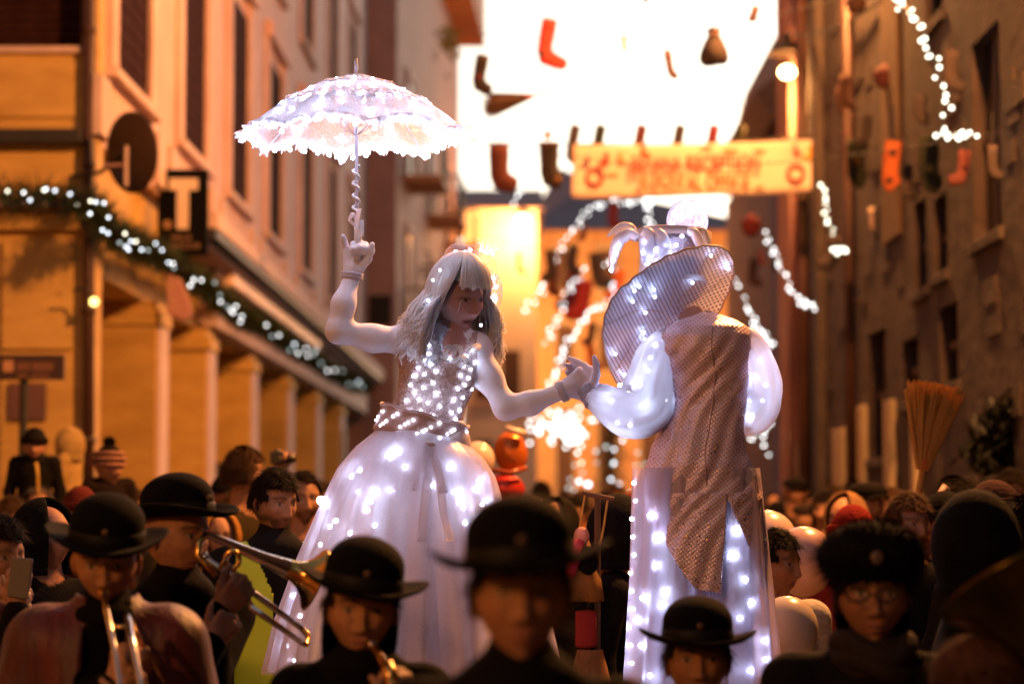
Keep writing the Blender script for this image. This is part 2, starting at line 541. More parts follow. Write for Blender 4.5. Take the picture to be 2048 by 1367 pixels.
for py in (60, 330, 620, 880):
    c = P(177, py, YC - 0.09); dp.lathe([(0.047, -0.03), (0.06, -0.03), (0.06, 0.03), (0.047, 0.03)], 12, Matrix.Translation(c))
dpo = dp.build("drain_pipe", M_copper, None, smooth=True, loc=(FX(177), YC - 0.09, 0)); ORG[dpo] = Vector((FX(177), YC - 0.09, 0))
tag(dpo, "dark copper drain pipe running down the corner of the peach building", "pipe")

# ---------------------------------------------------------------- projecting house after the corner building
def extr(poly, z0, z1, mb=None):
    mb = mb or MB()
    return mb.prism([(x, y, z0) for x, y in poly], (0, 0, z1 - z0))
h2 = thing("balcony_house", (-2.9, YE, 0), "dark mauve house with balconies projecting into the street beyond the peach building", "building")
A2 = Vector((P(792, 600, YE).x, YE)); B2 = Vector((P(917, 600, 76).x, 76.0))
part(extr([(-7, YE + 0.02), (A2.x, YE + 0.02), (B2.x, B2.y), (-7, 76)], 0, 17.5), "wall", M_mauve, h2)
dirn = (B2 - A2).normalized(); nrm = Vector((dirn.y, -dirn.x))
def on2(t, out, z): q = A2 + dirn * t + nrm * out; return Vector((q.x, q.y, z))
R2 = Matrix.Rotation(math.atan2(dirn.y, dirn.x) - math.pi / 2, 3, 'Z')
eav = MB(); eav.prism([on2(14, 0.82, 16.2), on2(23.2, 0.82, 16.2), on2(23.2, -.5, 16.2), on2(14, -.5, 16.2)], (0, 0, 1.5))
part(eav, "eaves", M_tile_soffit, h2)
for (t0, z0) in ((2.0, 5.6), (2.0, 9.2), (9.5, 5.6), (9.5, 9.2), (16.5, 5.6), (16.5, 9.2)):
    wv = MB(); wv.box(on2(t0 + 1.0, 0.02, z0 + 1.15), (0.06, 1.2, 2.3), R2)
    wo = part(wv, "balcony_door", M_glass, h2)
    fv = MB()
    for dt in (0.3, 1.7): fv.box(on2(t0 + dt, 0.05, z0 + 1.15), (0.1, 0.16, 2.4), R2)
    fv.box(on2(t0 + 1.0, 0.05, z0 + 2.43), (0.1, 1.7, 0.16), R2)
    part(fv, "frame", M_plaster_l, wo)
    bv = MB(); bv.box(on2(t0 + 1.0, 0.45, z0 - 0.1), (0.9, 2.4, 0.16), R2)
    bo = part(bv, "balcony", M_orange_pl, h2)
    rv = MB()
    for dt in np.linspace(-0.15, 2.15, 16): rv.box(on2(t0 + dt, 0.86, z0 + 0.48), (0.02, 0.02, 0.95), R2)
    for oo in np.linspace(0.1, 0.86, 6):
        rv.box(on2(t0 - 0.17, oo, z0 + 0.48), (0.02, 0.02, 0.95), R2); rv.box(on2(t0 + 2.17, oo, z0 + 0.48), (0.02, 0.02, 0.95), R2)
    rv.box(on2(t0 + 1.0, 0.86, z0 + 0.97), (0.05, 2.4, 0.05), R2); rv.box(on2(t0 - 0.17, 0.48, z0 + 0.97), (0.8, 0.05, 0.05), R2)
    part(rv, "railing", M_dark_iron, bo)
# windows on the end that faces the camera
for (px, py0, py1) in ((765, 590, 650),):
    q = MB(); a = P(737, py0, YE); b = P(783, py1, YE); q.bbox(a.x, b.x, YE - 0.03, YE + 0.02, b.z, a.z)
    part(q, "shop_window", M_glass, h2)
pot = MB(); rr = random.Random(3)
c = P(870, 560, 60)
for i in range(90):
    d = Vector((rr.gauss(0, .22), rr.gauss(0, .15), rr.gauss(0, .35)))
    pot.box(c + d, (.09, .02, .05), Euler((rr.random() * 6, rr.random() * 6, 0)).to_matrix())
bp_ = thing("balcony_plant", c, "dark leafy plant hanging beside the lower balcony of the mauve house", "plant")
part(pot, "leaves", pmat("dark_foliage", (0.03, 0.045, 0.02), 0.7), bp_)["kind"] = "stuff"
q = MB(); q.tube([c + Vector((0, 0, -.5)), c, c + Vector((.1, 0, .4))], .03, 6); part(q, "stem", M_wood, bp_)

# ---------------------------------------------------------------- cream house lit by its lamp
Y3 = 74.0
h3 = thing("cream_house", (P(1000, 800, Y3).x, Y3, 0), "cream house wall lit brightly by a street lamp at the street's bend", "building")
a = P(926, 418, Y3); b = P(1074, 418, Y3)
q = MB(); q.bbox(a.x, b.x, Y3, Y3 + 8, 0, a.z); part(q, "wall", M_cream, h3)
rz = P(1000, 346, Y3).z
q = MB(); q.prism([(a.x - 1.5, Y3 - 0.35, a.z), (a.x - 1.5, Y3 + 4, rz), (a.x - 1.5, Y3 + 8.3, a.z)], (b.x - a.x + 1.7, 0, 0)); part(q, "roof", M_roof, h3)
for px0, px1, py0, py1 in ((950, 985, 700, 800), (1005, 1040, 700, 800), (950, 985, 880, 1000)):
    p0 = P(px0, py1, Y3); p1 = P(px1, py0, Y3)
    q = MB(); q.bbox(p0.x, p1.x, Y3 - 0.02, Y3 + 0.03, p0.z, p1.z); wo = part(q, "window", M_wood, h3)
    q = MB(); q.bbox(p0.x - .1, p1.x + .1, Y3 - 0.1, Y3 + 0.02, p0.z - .12, p0.z - 0.002); part(q, "sill", M_trim_l, wo)

# ---------------------------------------------------------------- ochre building across the end of the street
Y4 = 92.0
h4 = thing("ochre_building", (P(1310, 800, Y4).x, Y4, 0), "ochre building with a grey roof closing the far end of the street", "building")
a = P(1070, 462, Y4); b = P(1545, 462, Y4)
q = MB(); q.bbox(a.x, b.x, Y4, Y4 + 10, 0, a.z); part(q, "wall", M_ochre, h4)
r1 = P(1120, 335, Y4 + 5); r2 = P(1205, 380, Y4 + 5)
q = MB(); e = 0.4
vs = [(a.x - e, Y4 - e, a.z), (b.x + e, Y4 - e, a.z), (b.x + e, Y4 + 10, a.z), (a.x - e, Y4 + 10, a.z), (r1.x, Y4 + 5, r1.z), (r2.x, Y4 + 5, r2.z)]
q.add(vs, [(0, 1, 5, 4), (1, 2, 5), (2, 3, 4, 5), (3, 0, 4), (3, 2, 1, 0)]); part(q, "roof", M_roof, h4)
for row, (py0, py1) in enumerate(((500, 580), (650, 740), (820, 1000))):
    for px in (1130, 1215, 1300, 1385, 1470):
        p0 = P(px - 17, py1, Y4); p1 = P(px + 17, py0, Y4)
        q = MB(); q.bbox(p0.x, p1.x, Y4 - 0.03, Y4 + 0.03, p0.z, p1.z); wo = part(q, "window", M_wood, h4)
        q = MB(); q.bbox(p0.x - .14, p1.x + .14, Y4 - 0.1, Y4 + 0.02, p1.z + 0.002, p1.z + .25); q.bbox(p0.x - .14, p1.x + .14, Y4 - 0.14, Y4 + 0.02, p0.z - .2, p0.z - 0.002)
        q.bbox(p0.x - .14, p0.x - .002, Y4 - 0.09, Y4 + 0.01, p0.z - .1, p1.z + .1); q.bbox(p1.x + .002, p1.x + .14, Y4 - 0.09, Y4 + 0.01, p0.z - .1, p1.z + .1)
        part(q, "frame", M_doorlit, wo)

# ---------------------------------------------------------------- stone palace on the right
YR0, YR1 = -25.0, 27.1
rb = thing("stone_palace", (XR, 15, 0), "tall dark stone palace wall with narrow windows lining the right of the street", "building")
# openings: (px centre, half width m, py top, py bottom)
def PR(px, py): return PXx(px, py, XR)
ops = []
for (px, hw, pt, pb) in ((1757, 0.55, 660, 915), (1822, 0.42, 676, 800), (1899, 0.40, 608, 765), (1842, 0.3, 400, 578), (1882, 0.3, 390, 545), (1975, 0.5, 60, 470), (1868, 0.42, -260, 40)):
    p0 = PR(px, pb); p1 = PR(px, pt); ops.append((p0.y - hw, p0.y + hw, p0.z, p1.z))
# wall as strips with the openings cut out
ys = sorted({YR0, YR1} | {v for o_ in ops for v in o_[:2]})
w = MB()
for y0, y1 in zip(ys[:-1], ys[1:]):
    ym = (y0 + y1) / 2
    cut = sorted([(o_[2], o_[3]) for o_ in ops if o_[0] < ym < o_[1]])
    z = 0.0
    for c0, c1 in cut:
        if c0 > z: w.bbox(XR, XR + 0.5, y0, y1, z, c0)
        z = max(z, c1)
    w.bbox(XR, XR + 0.5, y0, y1, z, 15)
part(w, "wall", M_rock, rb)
w = MB(); w.bbox(-11.5, XR + .5, -25.6, -25.01, 0, 15); part(w, "sky_blocker_rear", M_rock, rb)  # unseen wall added behind the camera to cut sky fill on the crowd
for (y0, y1, z0, z1) in ops:
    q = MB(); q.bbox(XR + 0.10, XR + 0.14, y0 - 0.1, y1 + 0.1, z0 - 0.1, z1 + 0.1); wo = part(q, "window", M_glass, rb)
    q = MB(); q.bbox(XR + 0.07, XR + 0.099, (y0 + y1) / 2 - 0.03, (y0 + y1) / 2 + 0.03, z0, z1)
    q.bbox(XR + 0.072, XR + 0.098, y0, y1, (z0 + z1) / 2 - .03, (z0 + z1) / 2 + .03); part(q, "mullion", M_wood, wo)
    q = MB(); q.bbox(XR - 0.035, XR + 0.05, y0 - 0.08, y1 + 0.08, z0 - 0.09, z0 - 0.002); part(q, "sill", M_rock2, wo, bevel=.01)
# painted light streak, quoin strip and door frames
def rstrip(px0, px1, py0, py1, proud, mat, name):
    y1 = PR(px0, 500).y; y0 = PR(px1, 500).y
    zt = PR((px0 + px1) / 2, py0).z; zb = PR((px0 + px1) / 2, py1).z
    q = MB(); q.bbox(XR - proud, XR - 0.002, y0, y1, zb, zt); return part(q, name, mat, rb, bevel=.008)
rstrip(1770, 1805, -700, 480, 0.03, pmat("light_streak_ochre", (.15, .09, .045), .9, c2=(.09, .05, .03), scale=2), "painted_light_streak")  # ochre strip painted in place of a streak of lamplight on the wall
rstrip(1640, 1652, -700, 1250, 0.10, M_rock2, "quoin_strip")
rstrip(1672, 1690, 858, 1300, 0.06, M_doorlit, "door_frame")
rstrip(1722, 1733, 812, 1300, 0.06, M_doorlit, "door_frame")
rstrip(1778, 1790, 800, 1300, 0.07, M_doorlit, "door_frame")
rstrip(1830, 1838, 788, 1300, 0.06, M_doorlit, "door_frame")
rng = random.Random(5)     # proud stones of the facing
mesh_st = MB().box((0, 0, 0), (0.06, 1, 1)).mesh("stone", M_rock)
for k in range(150):
    y = rng.uniform(14.5, 26.6); z = rng.uniform(1.2, 8.5); hy = rng.uniform(.25, .55); hz = rng.uniform(.14, .3)
    if any(o_[0] - hy < y < o_[1] + hy and o_[2] - hz < z < o_[3] + hz for o_ in ops): continue
    inst("stone", mesh_st, rb, (XR + 0.012 + rng.uniform(0, .012), y, z), None, (1, hy, hz))
def rpipe(px, py0, py1, r, label):
    p0 = PR(px, py1); p1 = PR(px, py0)
    q = MB(); q.tube([(XR - r - .03, p0.y, p0.z), (XR - r - .03, p0.y, p1.z)], r, 10)
    for t in (0.15, .4, .65, .9):
        zz = p0.z + t * (p1.z - p0.z); q.bbox(XR - .03 - r, XR, p0.y - .02, p0.y + .02, zz - .02, zz + .02)
    solo(q, "drain_pipe", M_copper, (XR, p0.y, 0), label, "pipe", smooth=True)
rpipe(1722, -300, 1200, 0.05, "slim dark drain pipe on the stone palace beside the hanging stockings")
rpipe(1630, -300, 1200, 0.07, "thick dark drain pipe at the far corner of the stone palace")
# pointed dark doorway
# orange house next to the palace
h6 = thing("orange_house", (XR - 0.1, 27.2, 0), "narrow orange plastered house beside the stone palace under the street lamp", "building")
X6 = XR + 0.02
yb = PXx(1556, 600, X6).y
q = MB(); q.bbox(X6, X6 + 5, 27.2, yb, 0, 14); part(q, "wall", M_orange_pl, h6)
q = MB(); q.bbox(X6 - 0.12, X6 + 5, 27.15, yb + 0.2, 9.3, 9.6); part(q, "eaves", M_tile_soffit, h6)
q = MB(); q.tube([PXx(1585, 1200, X6 - 0.08), PXx(1585, -500, X6 - 0.08)], 0.05, 10); part(q, "downpipe", M_mauve, h6, smooth=True)
q = MB(); p0 = PXx(1612, 985, X6); p1 = PXx(1600, 890, X6); q.bbox(X6 - 0.05, X6 - 0.002, p0.y, p1.y, 0, p1.z); part(q, "door", M_doorlit, h6)
# farther house with overhanging roof corner
Y7 = 52.0
h7 = thing("overhanging_house", (P(1600, 800, Y7).x, Y7, 0), "brown house beyond the orange one with a roof corner jutting over the street", "building")
q = MB(); q.bbox(P(1548, 800, Y7).x, 12, Y7, Y7 + 12, 0, P(1548, 270, Y7).z); part(q, "wall", M_mauve, h7)
pc = P(1500, 200, Y7); zt = P(1500, 165, Y7).z; zb = P(1500, 252, Y7).z
q = MB(); q.prism([(pc.x, Y7 - 1, pc.z), (P(1536, 0, Y7).x, Y7 - 1, zb), (12, Y7 - 1, zb), (12, Y7 - 1, zt + 3.3), (P(1590, 0, Y7).x, Y7 - 1, P(0, 0, Y7).z), (P(1545, 0, Y7).x, Y7 - 1, zt)], (0, 13, 0))
part(q, "roof", M_tile_soffit, h7)

# ---------------------------------------------------------------- street lamps
def street_lamp(loc, power, label, bracket_to=None, size=0.13, glass=0.12):
    loc = Vector(loc)
    t = thing("street_lamp", loc, label, "lamp", "sodium street lamps")
    M = Matrix.Translation(loc)
    q = MB(); q.lathe([(0.02, .30), (.05, .28), (.07, .2), (.2, .10), (.24, .06), (.235, .05), (.06, .17)], 20, M); part(q, "lamp_shade", M_dark_iron, t, smooth=True)
    q = MB(); q.ball(loc + Vector((0, 0, -.16)), (glass, glass, glass * .8), 14, 8); part(q, "lamp_glass", M_lampglass, t, smooth=True)
    if bracket_to is not None:
        q = MB(); a = loc + Vector((0, 0, .28)); b = Vector(bracket_to)
        pts = [a.lerp(b, s) - Vector((0, 0, 0.15 * math.sin(math.pi * s))) for s in np.linspace(0, 1, 9)]
        q.tube(pts, 0.014, 6); part(q, "bracket", M_dark_iron, t)
    lamp_light("lamp_light", Vector((0, 0, -.42)), power, t, size=size)
    return t
LK = 0.42
c = P(1574, 117, 27.6)
street_lamp(c, 330 * LK, "lit sodium street lamp hanging beside the orange house at the banner's end", PR(1800, -30), glass=.095)
c = P(1046, 430, Y3 - 1.2)
street_lamp(c, 1350 * LK, "lit sodium street lamp blazing against the cream house wall", (c.x, Y3, c.z + .3), glass=.2)
street_lamp((2.8, 12.0, 7.4), 5800 * LK, "street lamp on the palace wall above the crowd", (XR, 12, 8.4))
street_lamp((2.8, 22.5, 8.6), 3600 * LK, "unseen lamp added on the palace wall to light the peach facade", (XR, 22.5, 9.2))  # added out of view for more light on the left facade
street_lamp((-3.8, 0.4, 4.3), 560 * LK, "street lamp over the street behind the band", (-11, 0.4, 5.4))
street_lamp((9.0, 82.0, 8.0), 6500 * LK, "hidden lamp added around the corner to light the ochre building", (9, 84, 8.7))  # added out of sight to brighten the end building from the right
street_lamp((-0.8, 86.0, 8.0), 3500 * LK, "hidden lamp added behind the cream house to light the ochre building", (-0.8, 82, 8.6))  # added out of sight to brighten the left half of the end wall
# ================================================================== DECORATIONS, SIGNS, LIGHTS
M_wire = pmat("dark_wire", (0.02, 0.02, 0.02), 0.6)
BULB = {}
def bulb_mesh(r, mat):
    k = (round(r, 3), mat.name)
    if k not in BULB:
        BULB[k] = MB().ball((0, 0, 0), r, 8, 6).mesh("bulb", mat, True)
    return BULB[k]

def resample(pts, n):
    pts = [Vector(p) for p in pts]
    L = [0.0]
    for a, b in zip(pts[:-1], pts[1:]): L.append(L[-1] + (b - a).length)
    out = []
    for k in range(n):
        s = L[-1] * k / (n - 1); i = 0
        while i < len(L) - 2 and L[i + 1] < s: i += 1
        t = (s - L[i]) / max(1e-9, L[i + 1] - L[i]); out.append(pts[i].lerp(pts[i + 1], t))
    return out

def light_string(pix, Y, n, label, mat=M_bulb_w, r=0.0155, jit=6, group="strings of white lights over the street", seed=0, Y2=None, dimfrac=0.0, name="light_string"):
    rr = random.Random(seed)
    m = len(pix)
    base = [P(x, y, min(Y, 2.9 * FPX / max(1, x - 1050))) for i, (x, y) in enumerate(pix)]
    t = thing(name, base[0], label, "lights", group)
    path = resample(base, max(n, 2))
    q = MB(); q.tube(resample(base, max(8, n // 2)), 0.006, 5); part(q, "cable", M_wire, t)
    for p in path:
        s = jit / ppm(p.y)
        d = Vector((rr.uniform(-s, s), rr.uniform(-.05, .05), rr.uniform(-s, s)))
        mm = M_bulb_dim if rr.random() < dimfrac else mat
        inst("bulb", bulb_mesh(r * rr.choice((.8, 1, 1.1)), mm), t, p + d)
    return t

STR = [
 ([(1030, 405), (1050, 368), (1062, 345)], 34, 8, "short drop of white lights above the glare of the cream house lamp", M_bulb_w, 5),
 ([(1290, 400), (1235, 403), (1185, 410), (1168, 432), (1145, 462), (1122, 500), (1100, 535), (1085, 575), (1050, 622)], 33, 42, "upper arc of white lights running left from the big cluster under the banner", M_bulb_w, 7),
 ([(1168, 540), (1150, 565), (1128, 605), (1112, 640), (1090, 680)], 36, 24, "short slanting string of white lights in front of the ochre building", M_bulb_w, 7),
 ([(1232, 575), (1212, 605), (1180, 622), (1158, 650), (1130, 690), (1118, 735), (1100, 775)], 32, 38, "dense bright string of white lights sloping down behind the clasped hands", M_bulb_w, 6),
 ([(1300, 395), (1298, 425), (1302, 455), (1292, 478)], 33, 12, "cluster of white lights hanging beneath the middle of the banner", M_bulb_w, 9),
 ([(1232, 560), (1228, 580), (1238, 600), (1225, 640)], 30, 9, "small bunch of white lights beside the silver hat crown", M_bulb_b, 8),
 ([(1470, 555), (1485, 585), (1500, 620), (1512, 655), (1545, 690)], 31, 26, "string of white lights descending behind the sequinned jacket's shoulder", M_bulb_w, 6),
 ([(1530, 465), (1545, 500), (1560, 530), (1580, 575), (1600, 605), (1630, 615)], 29, 24, "hooked string of white lights in front of the orange house", M_bulb_w, 6),
 ([(1642, 375), (1652, 415), (1660, 450), (1668, 485), (1672, 500), (1696, 502)], 25, 20, "hooked string of white lights below the banner's end by the palace", M_bulb_y, 6),
 ([(1790, 0), (1815, 18), (1838, 50), (1855, 95), (1872, 135), (1885, 185), (1895, 215), (1885, 250), (1880, 270), (1912, 270), (1950, 268)], 19, 40, "long hooked string of warm lights draped down the palace wall", M_bulb_y, 9),
 ([(1505, 880), (1520, 860), (1535, 850), (1530, 880), (1535, 900)], 38, 14, "bunch of warm lights beside the jacket's elbow above the crowd", M_bulb_w, 9),
 ([(1190, 545), (1212, 530), (1222, 520), (1240, 545)], 35, 8, "few white lights behind the curled leaf of the hat", M_bulb_w, 7),
]
for i, (pix, Y, n, lab, mt, j) in enumerate(STR):
    light_string(pix, Y, n, lab, mt, jit=j, seed=i + 3)
# bright cluster low over the crowd
cl = thing("light_cluster", P(1120, 850, 44), "dazzling bunch of white lights hanging low over the crowd under the clasped arms", "lights")
rr = random.Random(8)
for k in range(70):
    x = rr.gauss(1118, 38); y = rr.gauss(848, 18)
    if x > 1190 or x < 1050: continue
    inst("bulb", bulb_mesh(.026, M_bulb_w), cl, P(x, y, rr.uniform(42, 45)))
inst("lantern", MB().ball((0, 0, 0), .17, 12, 8).mesh("lantern", emat("lantern_white", (1, .97, .9), 2.2), True), cl, P(1145, 868, 43))

lc = thing("light_ball", P(1297, 402, 32), "big white glowing ball where the light strings meet under the banner", "lights")
inst("globe", MB().ball((0, 0, 0), .065, 14, 10).mesh("globe", emat("globe_white", (1, .98, .95), 1.6), True), lc, P(1297, 402, 32))
q = MB(); q.tube([P(1297, 392, 32), P(1297, 330, 32)], .006, 5); part(q, "cable", M_wire, lc)
# christmas tree
YT = 33.0
tb = P(1222, 1000, YT)
xt = thing("christmas_tree", (tb.x, YT, 0), "dark christmas tree with scattered round lights standing in the crowd", "tree")
q = MB(); q.tube([(tb.x, YT, 0), (tb.x, YT, 3.0)], [0.06, 0.02], 8); part(q, "trunk", M_wood, xt)
q = MB(); rr = random.Random(4)
for k in range(2600):
    h = rr.random() ** 1.3; z = 0.5 + 2.6 * h; R = (1 - h) * 0.75 + .05
    a = rr.random() * 6.283; r = R * math.sqrt(rr.random()) * (0.8 + .3 * math.sin(z * 14))
    c = Vector((tb.x + r * math.cos(a), YT + r * math.sin(a), z))
    d = Vector((math.cos(a), math.sin(a), -.35 + rr.uniform(-.3, .3))).normalized() * .14
    s = Vector((-math.sin(a), math.cos(a), 0)) * .012
    q.add([c - s, c + d, c + s], [(0, 1, 2)])
fo = part(q, "foliage", pmat("fir_green", (0.025, 0.04, 0.02), 0.7), xt); fo["kind"] = "stuff"
for (x, y, mm, s) in ((1155, 905, M_bulb_w, 1), (1150, 930, M_bulb_dim, 1), (1163, 925, M_bulb_y, .8), (1165, 945, M_bulb_dim, 1), (1140, 958, M_bulb_dim, 1), (1137, 975, M_bulb_dim, 1.1), (1148, 978, M_bulb_dim, 1), (1158, 962, M_bulb_b, 1.3), (1176, 968, M_bulb_b, 1.7),
                     (1192, 902, M_bulb_dim, 1.3), (1212, 893, M_bulb_dim, 1.3), (1228, 898, M_bulb_b, .9), (1228, 925, M_bulb_b, 1), (1226, 928, M_bulb_dim, 1), (1222, 958, M_bulb_b, 1), (1238, 968, M_bulb_b, 1), (1245, 880, M_bulb_b, 1), (1262, 990, M_bulb_w, 2.2), (1275, 905, M_bulb_dim, 1), (1272, 930, M_bulb_dim, 1), (1290, 928, M_bulb_dim, 1), (1193, 925, M_bulb_dim, .8)):
    inst("bulb", bulb_mesh(.019 * s, mm), xt, P(x, y, YT - .75 + rr.uniform(-.1, .1)))

# garland along the peach building
gp = [P(x, y, YC - .3) for x, y in ((-60, 378), (0, 384), (40, 395), (90, 392), (130, 396), (165, 402))]
gp += [PXx(x, y, XL + .16) for x, y in ((190, 425), (215, 455), (262, 490), (330, 515), (362, 545), (395, 562), (432, 592), (480, 632), (535, 655), (588, 695), (622, 712), (662, 742), (705, 765), (735, 772))]
gt = thing("fir_garland", gp[3], "dark fir garland with round lights strung along the peach corner building", "garland")
rr = random.Random(21)
path = resample(gp, 420)
q = MB()
for i in range(15000):
    f = rr.random(); p = path[int(f * 419)]
    a = rr.random() * 6.283; ax = Vector((math.cos(a) * .7, math.sin(a) * .4, math.sin(a))) * 1.0
    L = rr.uniform(.10, .23); d = (ax + Vector((rr.uniform(-.4, .4), rr.uniform(-.6, .6), rr.uniform(-.4, .4)))).normalized() * L
    c = p + d * .1; s = d.cross(Vector((rr.random(), rr.random(), rr.random()))).normalized() * .012
    q.add([c - s, c + d, c + s], [(0, 1, 2)])
fo = part(q, "foliage", pmat("garland_green", (0.018, 0.034, 0.012), 0.7), gt); fo["kind"] = "stuff"
for (x, y, m) in [(15, 382, 2), (47, 385, 1), (88, 380, 2), (92, 378, 0), (110, 381, 0), (60, 400, 0), (140, 388, 0), (155, 409, 2), (181, 402, 2), (192, 404, 0), (208, 406, 0), (180, 427, 0), (217, 435, 0), (205, 460, 0), (216, 466, 0), (250, 467, 2), (262, 482, 0), (272, 483, 2), (252, 493, 0), (257, 499, 0), (283, 499, 0), (296, 500, 3), (311, 487, 0), (324, 500, 0), (337, 525, 0), (346, 527, 1), (348, 535, 3), (239, 485, 3), (387, 560, 1), (380, 571, 1), (403, 560, 1), (388, 557, 3), (430, 565, 3), (440, 590, 3), (441, 603, 1), (455, 613, 3), (462, 620, 1), (472, 612, 1), (466, 625, 1), (484, 632, 1), (481, 643, 1), (533, 650, 1), (544, 672, 3), (558, 670, 1), (589, 688, 0), (580, 700, 3), (596, 706, 1), (612, 696, 1), (616, 711, 1), (631, 700, 1), (628, 708, 3), (642, 726, 3), (655, 741, 1), (669, 740, 1), (685, 741, 3), (698, 768, 3), (717, 762, 0), (715, 768, 3), (725, 772, 3)]:
    p = P(x, y, YC - .42) if x < 170 else PXx(x, y, XL + .32)
    inst("bulb", bulb_mesh(.0105 + .008 * (p.y - 19) / 25, (M_bulb_b, M_bulb_w, M_bulb_y, M_bulb_dim)[m]), gt, p)
# small lit wall light
c = PXx(188, 603, XL + .05)
wl = thing("wall_light", c, "small glowing wall light just past the corner drain pipe", "lamp")
q = MB(); q.ball(c, .035, 10, 8); part(q, "globe", emat("wall_globe", (1, .75, .2), 2.2), wl, smooth=True)
q = MB(); q.tube([c + Vector((0, 0, .03)), c + Vector((-.06, 0, .10)), (XL - .12, c.y, c.z + .10)], .012, 6); part(q, "bracket", M_dark_iron, wl)

# ---------------------------------------------------------------- satellite dish, tobacco sign, pennant, street sign
c = P(256, 305, 19.0)
dt = thing("satellite_dish", c, "brown satellite dish with a pale arm mounted at the building's corner", "dish")
D = Matrix.Translation(c) @ frame(Vector((.62, .75, .12))).to_4x4()
q = MB(); prof = [(0.001, 0.0)] + [(r, r * r * .45) for r in np.linspace(.03, .30, 9)] + [(.305, .045)]
q.lathe(prof, 40, D, sy=1.06); part(q, "reflector", pmat("brown_dish", (.055, .028, .02), .5, c2=(.04, .02, .014), scale=5), dt, smooth=True, solid=.008)
q = MB(); q.tube([P(253, 292, 18.72), P(252, 372, 18.72)], .016, 8); part(q, "mast", M_trim_l, dt)
q = MB(); q.tube([P(206, 331, 18.74), P(246, 330, 18.74)], .012, 8); part(q, "arm", M_mauve, dt)
q = MB(); q.tube([P(256, 300, 18.95), P(200, 345, 19.3), (XL - .2, 19.55, P(200, 345, 19.3).z)], .018, 8); part(q, "wall_bracket", M_dark_iron, dt)

YS = 23.0
c = P(366, 427, YS)
sg = thing("tobacco_sign", c, "black projecting sign with a big pale letter T on the peach building", "sign")
a = P(316, 338, YS); b = P(414, 510, YS)
q = MB(); q.bbox(a.x, b.x, YS, YS + .1, b.z, a.z); part(q, "panel", pmat("black_sign", (.006, .006, .007), .9, spec=.05), sg, bevel=.01)
mT = pmat("pale_letter", (.80, .68, .60), .8, spec=.05)
def sgbox(x0, y0, x1, y1, nm, mt, pr=.012):
    p0 = P(x0, y1, YS); p1 = P(x1, y0, YS); q = MB(); q.bbox(p0.x, p1.x, YS - pr, YS - .001, p0.z, p1.z); return part(q, nm, mt, sg)
p0, p1, p2, p3 = P(339, 357, YS), P(396, 380, YS), P(354, 380, YS), P(377, 458, YS)
q = MB(); y = YS - .012
q.prism([(p0.x, y, p0.z), (p0.x, y, p1.z), (p2.x, y, p1.z), (p2.x, y, p3.z), (p3.x, y, p3.z), (p3.x, y, p1.z), (p1.x, y, p1.z), (p1.x, y, p0.z)], (0, .011, 0)); part(q, "letter_t", mT, sg)
mt2 = pmat("dim_letter", (.26, .15, .10), .6)
q = MB(); q.lathe([(.001, 0), (.045, 0), (.045, .008), (.001, .008)], 20, Matrix.Translation(P(335, 449, YS - .002)) @ Matrix.Rotation(math.pi / 2, 4, 'X')); part(q, "round_emblem", pmat("emblem", (.30, .17, .09), .6), sg)
for body, px, py, wd in (("SALI E", 362, 475, 40), ("TABACCHI", 363, 492, 74)):
    me = text_mesh(body, .07, mt2, .003)
    o = inst("lettering", me, sg, P(px, py, YS - .006), (math.pi / 2, 0, 0)); s = (wd / ppm(YS)) / max(.01, o.dimensions.x); o.scale = (s, s * 1.15, 1)
q = MB(); q.tube([(XL, YS + .05, a.z - .06), (a.x + .1, YS + .05, a.z - .06)], .015, 6); part(q, "bracket", M_dark_iron, sg)

pts = [(332, 545), (362, 558), (378, 600), (386, 632), (365, 640), (335, 626)]
q = MB(); YP = 22.6
q.prism([P(x, y, YP) for x, y in pts], (0, .03, 0))
t = thing("shop_pennant", P(350, 545, YP), "pink hanging shop pennant below the black letter sign", "pennant")
part(q, "cloth", pmat("pink_pennant", (.62, .36, .33), .7, c2=(.5, .2, .2), scale=6), t, bevel=.01)
q = MB(); q.tube([(XL, YP + .015, P(332, 541, YP).z), P(368, 541, YP + .015)], .014, 6); part(q, "rod", M_dark_iron, t)
for px, py, w_ in ((325, 535, .06), (368, 525, .05)):
    pass

YB = 17.0
st = thing("direction_sign", (P(46, 800, YB).x, YB, 0), "brown direction sign with a white pictogram on a black post by the corner building", "sign")
q = MB(); q.tube([(P(46, 800, YB).x, YB, 0), P(48, 752, YB)], .030, 10); part(q, "post", M_dark_iron, st)
a = P(-50, 710, YB); b = P(131, 760, YB)
q = MB(); q.bbox(a.x, b.x, YB - .06, YB - .03, b.z, a.z); part(q, "panel", pmat("brown_sign", (.035, .014, .014), .4), st, bevel=.006)
def bx(x0, y0, x1, y1, nm, c):
    p0 = P(x0, y1, YB - .06); p1 = P(x1, y0, YB - .06); q = MB(); q.bbox(p0.x, p1.x, YB - .064, YB - .0601, p0.z, p1.z); part(q, nm, pmat("sgn" + nm, c, .5), st)
bx(6, 720, 27, 743, "pictogram", (.42, .22, .12)); 
bx(34, 724, 60, 741, "text_line", (.14, .06, .035)); bx(64, 724, 106, 741, "text_line", (.14, .06, .035)); bx(34, 747, 55, 755, "text_line", (.14, .06, .035)); bx(63, 748, 98, 756, "text_line", (.14, .06, .035))
q = MB(); p0 = P(15, 840, YC - .1); p1 = P(91, 765, YC - .1); q.bbox(p0.x, p1.x, YC - .09, YC - .055, p0.z, p1.z)
